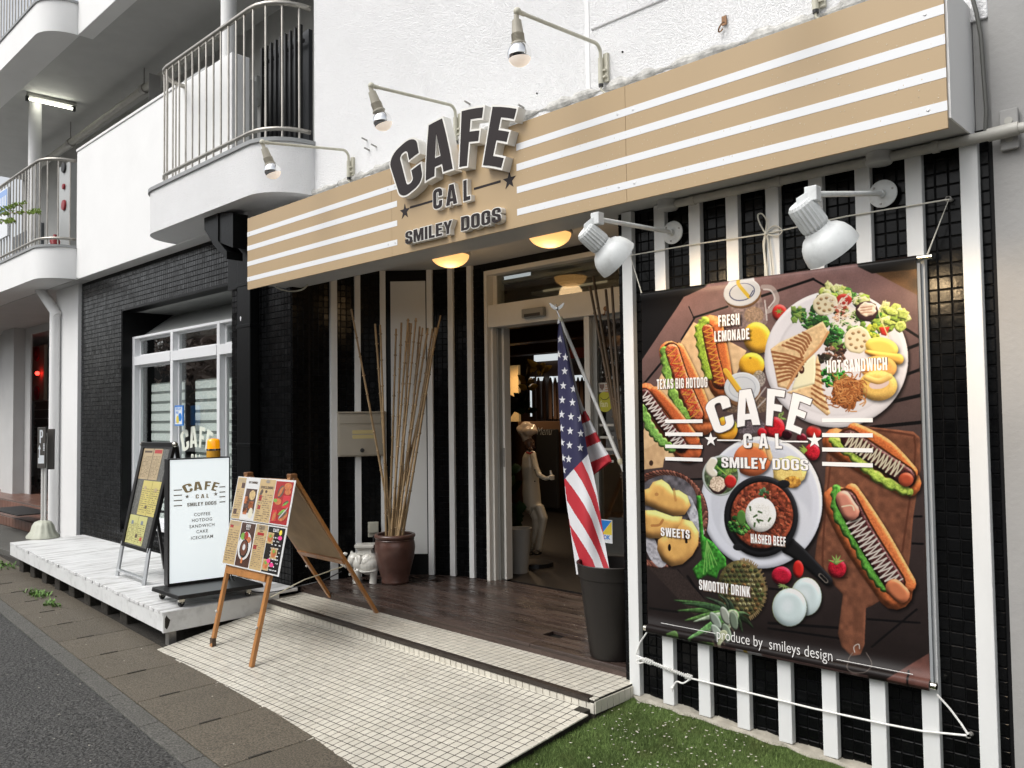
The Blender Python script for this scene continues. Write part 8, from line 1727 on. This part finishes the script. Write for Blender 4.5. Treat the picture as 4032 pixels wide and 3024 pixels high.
# lettering on the banner
M_pr = mat('banner_white_print', (.72, .71, .70), .4); M_prsh = mat('banner_print_shadow', (.16, .10, .07), .4); M_prd = mat('banner_letter_outline', (.10, .08, .08), .4)
XB = lambda u, v, d: Vector((u, YBN-.0095-d, v))
QW = lambda p: WY(p[0], p[1], YBN-.0095)
aL, aR = QW(A_(815, 1290)), QW(B_(412, 1160)); sc = (aR.x-aL.x)/1.03; cxb = (aL.x+aR.x)/2-.006; zt_b = QW(A_(1170, 1100)).z; zb_b = QW(A_(1160, 1395)).z; ky_ = (zt_b-zb_b)/(.31*sc)
for chh, L in arch(0, 0, 1):
    L2 = [[(cxb+u*sc, zb_b+v*sc*ky_) for u, v in l] for l in L]
    outline(MB(), [offset(l, .0035) if i == 0 else offset(l, -.0035) for i, l in enumerate(L2)], XB, None, .0).build('letter_outline', M_prd, bn); outline(MB(), L2, XB, None, .0008).build('letter', M_pr, bn)
def bword(word, p0, p1, ptop, gap=.10, out=0, space=.30, name='letter'):
    a, b = QW(p0), QW(p1); zb_ = (a.z+b.z)/2; h = QW(ptop).z-QW((ptop[0], p0[1]) if False else p0).z
    lay, W = layout(word, 1, gap, 1, space); k = (b.x-a.x)/W
    for c_h, x, w, lp in lay:
        L = [[(a.x+k*(x+px), zb_+h*py) for px, py in l] for l in lp]
        if out: outline(MB(), [offset(l, out) if i == 0 else offset(l, -out) for i, l in enumerate(L)], XB, None, 0).build('letter_outline', M_prd, bn)
        if not out: outline(MB(), [offset([(u+.0022, v-.0022) for u, v in l], .0016) if i == 0 else [(u+.0022, v-.0022) for u, v in l] for i, l in enumerate(L)], XB, None, -.0003).build('letter_shadow', M_prsh, bn)
        outline(MB(), L, XB, None, .0008).build(name, M_pr, bn)
bword('CAL', A_(1095, 1585), A_(1410, 1588), A_(1095, 1468), .45, .0018)
bword('SMILEY DOGS', C_(916, 290), C_(1625, 318), C_(916, 205), .10, .0018)
bword('FRESH', A_(890, 590), A_(1062, 578), A_(890, 500), .16); bword('LEMONADE', A_(858, 716), A_(1142, 695), A_(858, 630), .16)
bword('TEXAS BIG HOTDOG', A_(388, 1103), A_(800, 1090), A_(388, 1022), .14); bword('HOT SANDWICH', B_(533, 970), B_(1024, 948), B_(533, 870), .14)
bword('SWEETS', C_(420, 852), C_(655, 872), C_(420, 782), .14); bword('HASHED BEEF', C_(1155, 912), C_(1440, 930), C_(1155, 838), .14); bword('SMOOTHY DRINK', C_(733, 1290), C_(1150, 1350), C_(733, 1208), .14)
for L_ in (((455, 757), (1353, 1457, 1556, 1657)),):
    for y in L_[1]: a, b = QW(A_(455, y)), QW(A_(760, y)); MB().box((a.x, YBN-.0103, a.z-.0165), (b.x, YBN-.0095, a.z)).build('stripe', M_pr, bn)
for y in (1343, 1462, 1580, 1697): a, b = QW(B_(492, y)), QW(B_(905, y)); MB().box((a.x, YBN-.0103, a.z-.0165), (b.x, YBN-.0095, a.z)).build('stripe', M_pr, bn)
for p0, p1 in ((A_(880, 1520), A_(1072, 1526)), (B_(160, 1530), B_(376, 1536))): a, b = QW(p0), QW(p1); MB().box((a.x, YBN-.0103, a.z-.003), (b.x, YBN-.0095, a.z+.003)).build('dash', M_pr, bn)
for p0 in (A_(828, 1515), B_(430, 1522)): a = QW(p0); outline(MB(), [star(a.x, a.z, .034)], XB, None, .0008).build('star', M_pr, bn)
for p0, p1 in ((F_(275, 342), F_(565, 398)), (F_(1212, 534), F_(1620, 620))): a, b = QW(p0), QW(p1); z = (a.z+b.z)/2; MB().box((a.x, YBN-.011, z-.0012), (b.x, YBN-.010, z+.0012)).build('thin_line', M_pr, bn)
a, b = QW(F_(582, 432)), QW(F_(1198, 545)); o = txt('produce by  smileys design', .068, lambda u, v, d: Vector((a.x+u, YBN-.024-d, (a.z+b.z)/2+.004+v)), M_pr, bn, sx=.72, off=-.0005)
xs_ = [v.co.x for v in o.data.vertices]; k = (b.x-a.x)/(max(xs_)-min(xs_)); m0 = min(xs_)
for v in o.data.vertices: v.co.x = (a.x-origin(bn).x)+(v.co.x-m0)*k
# ================================================================ the other side of the street, seen only in reflections
M_far = mat('far_facade', (.07, .066, .06), .8, var=.3, vs=.4); M_fark = mat('far_window', (.02, .025, .03), .2)
ac_ = thing('facing_building', 'grey brown building across the street', 'building', (-4, -13, 0))
MB().box((-60, -20, -.1), (-24, -15, 5)).box((-9, -17, -.1), (40, -12, 3.6)).build('walls', M_far, ac_)
M_tree = mat('blossom_foliage', (.34, .27, .23), .8, island=.8)
def tree(x, y, h, r, lab, n=5200):
    t = thing('cherry_tree', lab, 'tree', (x, y, 0))
    MB().tube([(x, y, -.1), (x+.1, y, h*.3), (x-.1, y+.1, h*.55)], [.22, .17, .1], 10).build('trunk', M_soil, t, smooth=True)
    g = np.random.default_rng(int(abs(x*7+y))); th = g.uniform(0, 2*PI, n); ph = g.normal(0, .5, n); rr_ = r*(g.uniform(.2, 1, n)**.5)*(1+.25*np.sin(3*th))
    c = np.stack([x+rr_*np.cos(th)*np.cos(ph), y+rr_*np.sin(th)*np.cos(ph), h*.62+rr_*.7*np.sin(ph)], 1); a = g.normal(0, .16, (n, 3)); b = g.normal(0, .16, (n, 3))
    V = np.stack([c, c+a, c+b], 1).reshape(-1, 3); o0 = origin(t); V -= np.array(o0); fastmesh('crown', V, np.arange(3*n).reshape(-1, 3), M_tree, t)
for x, y, h, r, l_ in ((-22, -9, 7.2, 3.6, 'large pale cherry tree across the street, mirrored in the shop window'), (-15, -10, 6, 3.0, 'cherry tree across the street, mirrored in the middle window bay'), (-29, -8, 7, 3.6, 'farthest cherry tree across the street'), (-9, -9.5, 5, 2.4, 'small cherry tree across the street facing the entrance')): tree(x, y, h, r, l_)
SC.view_layers[0].update()
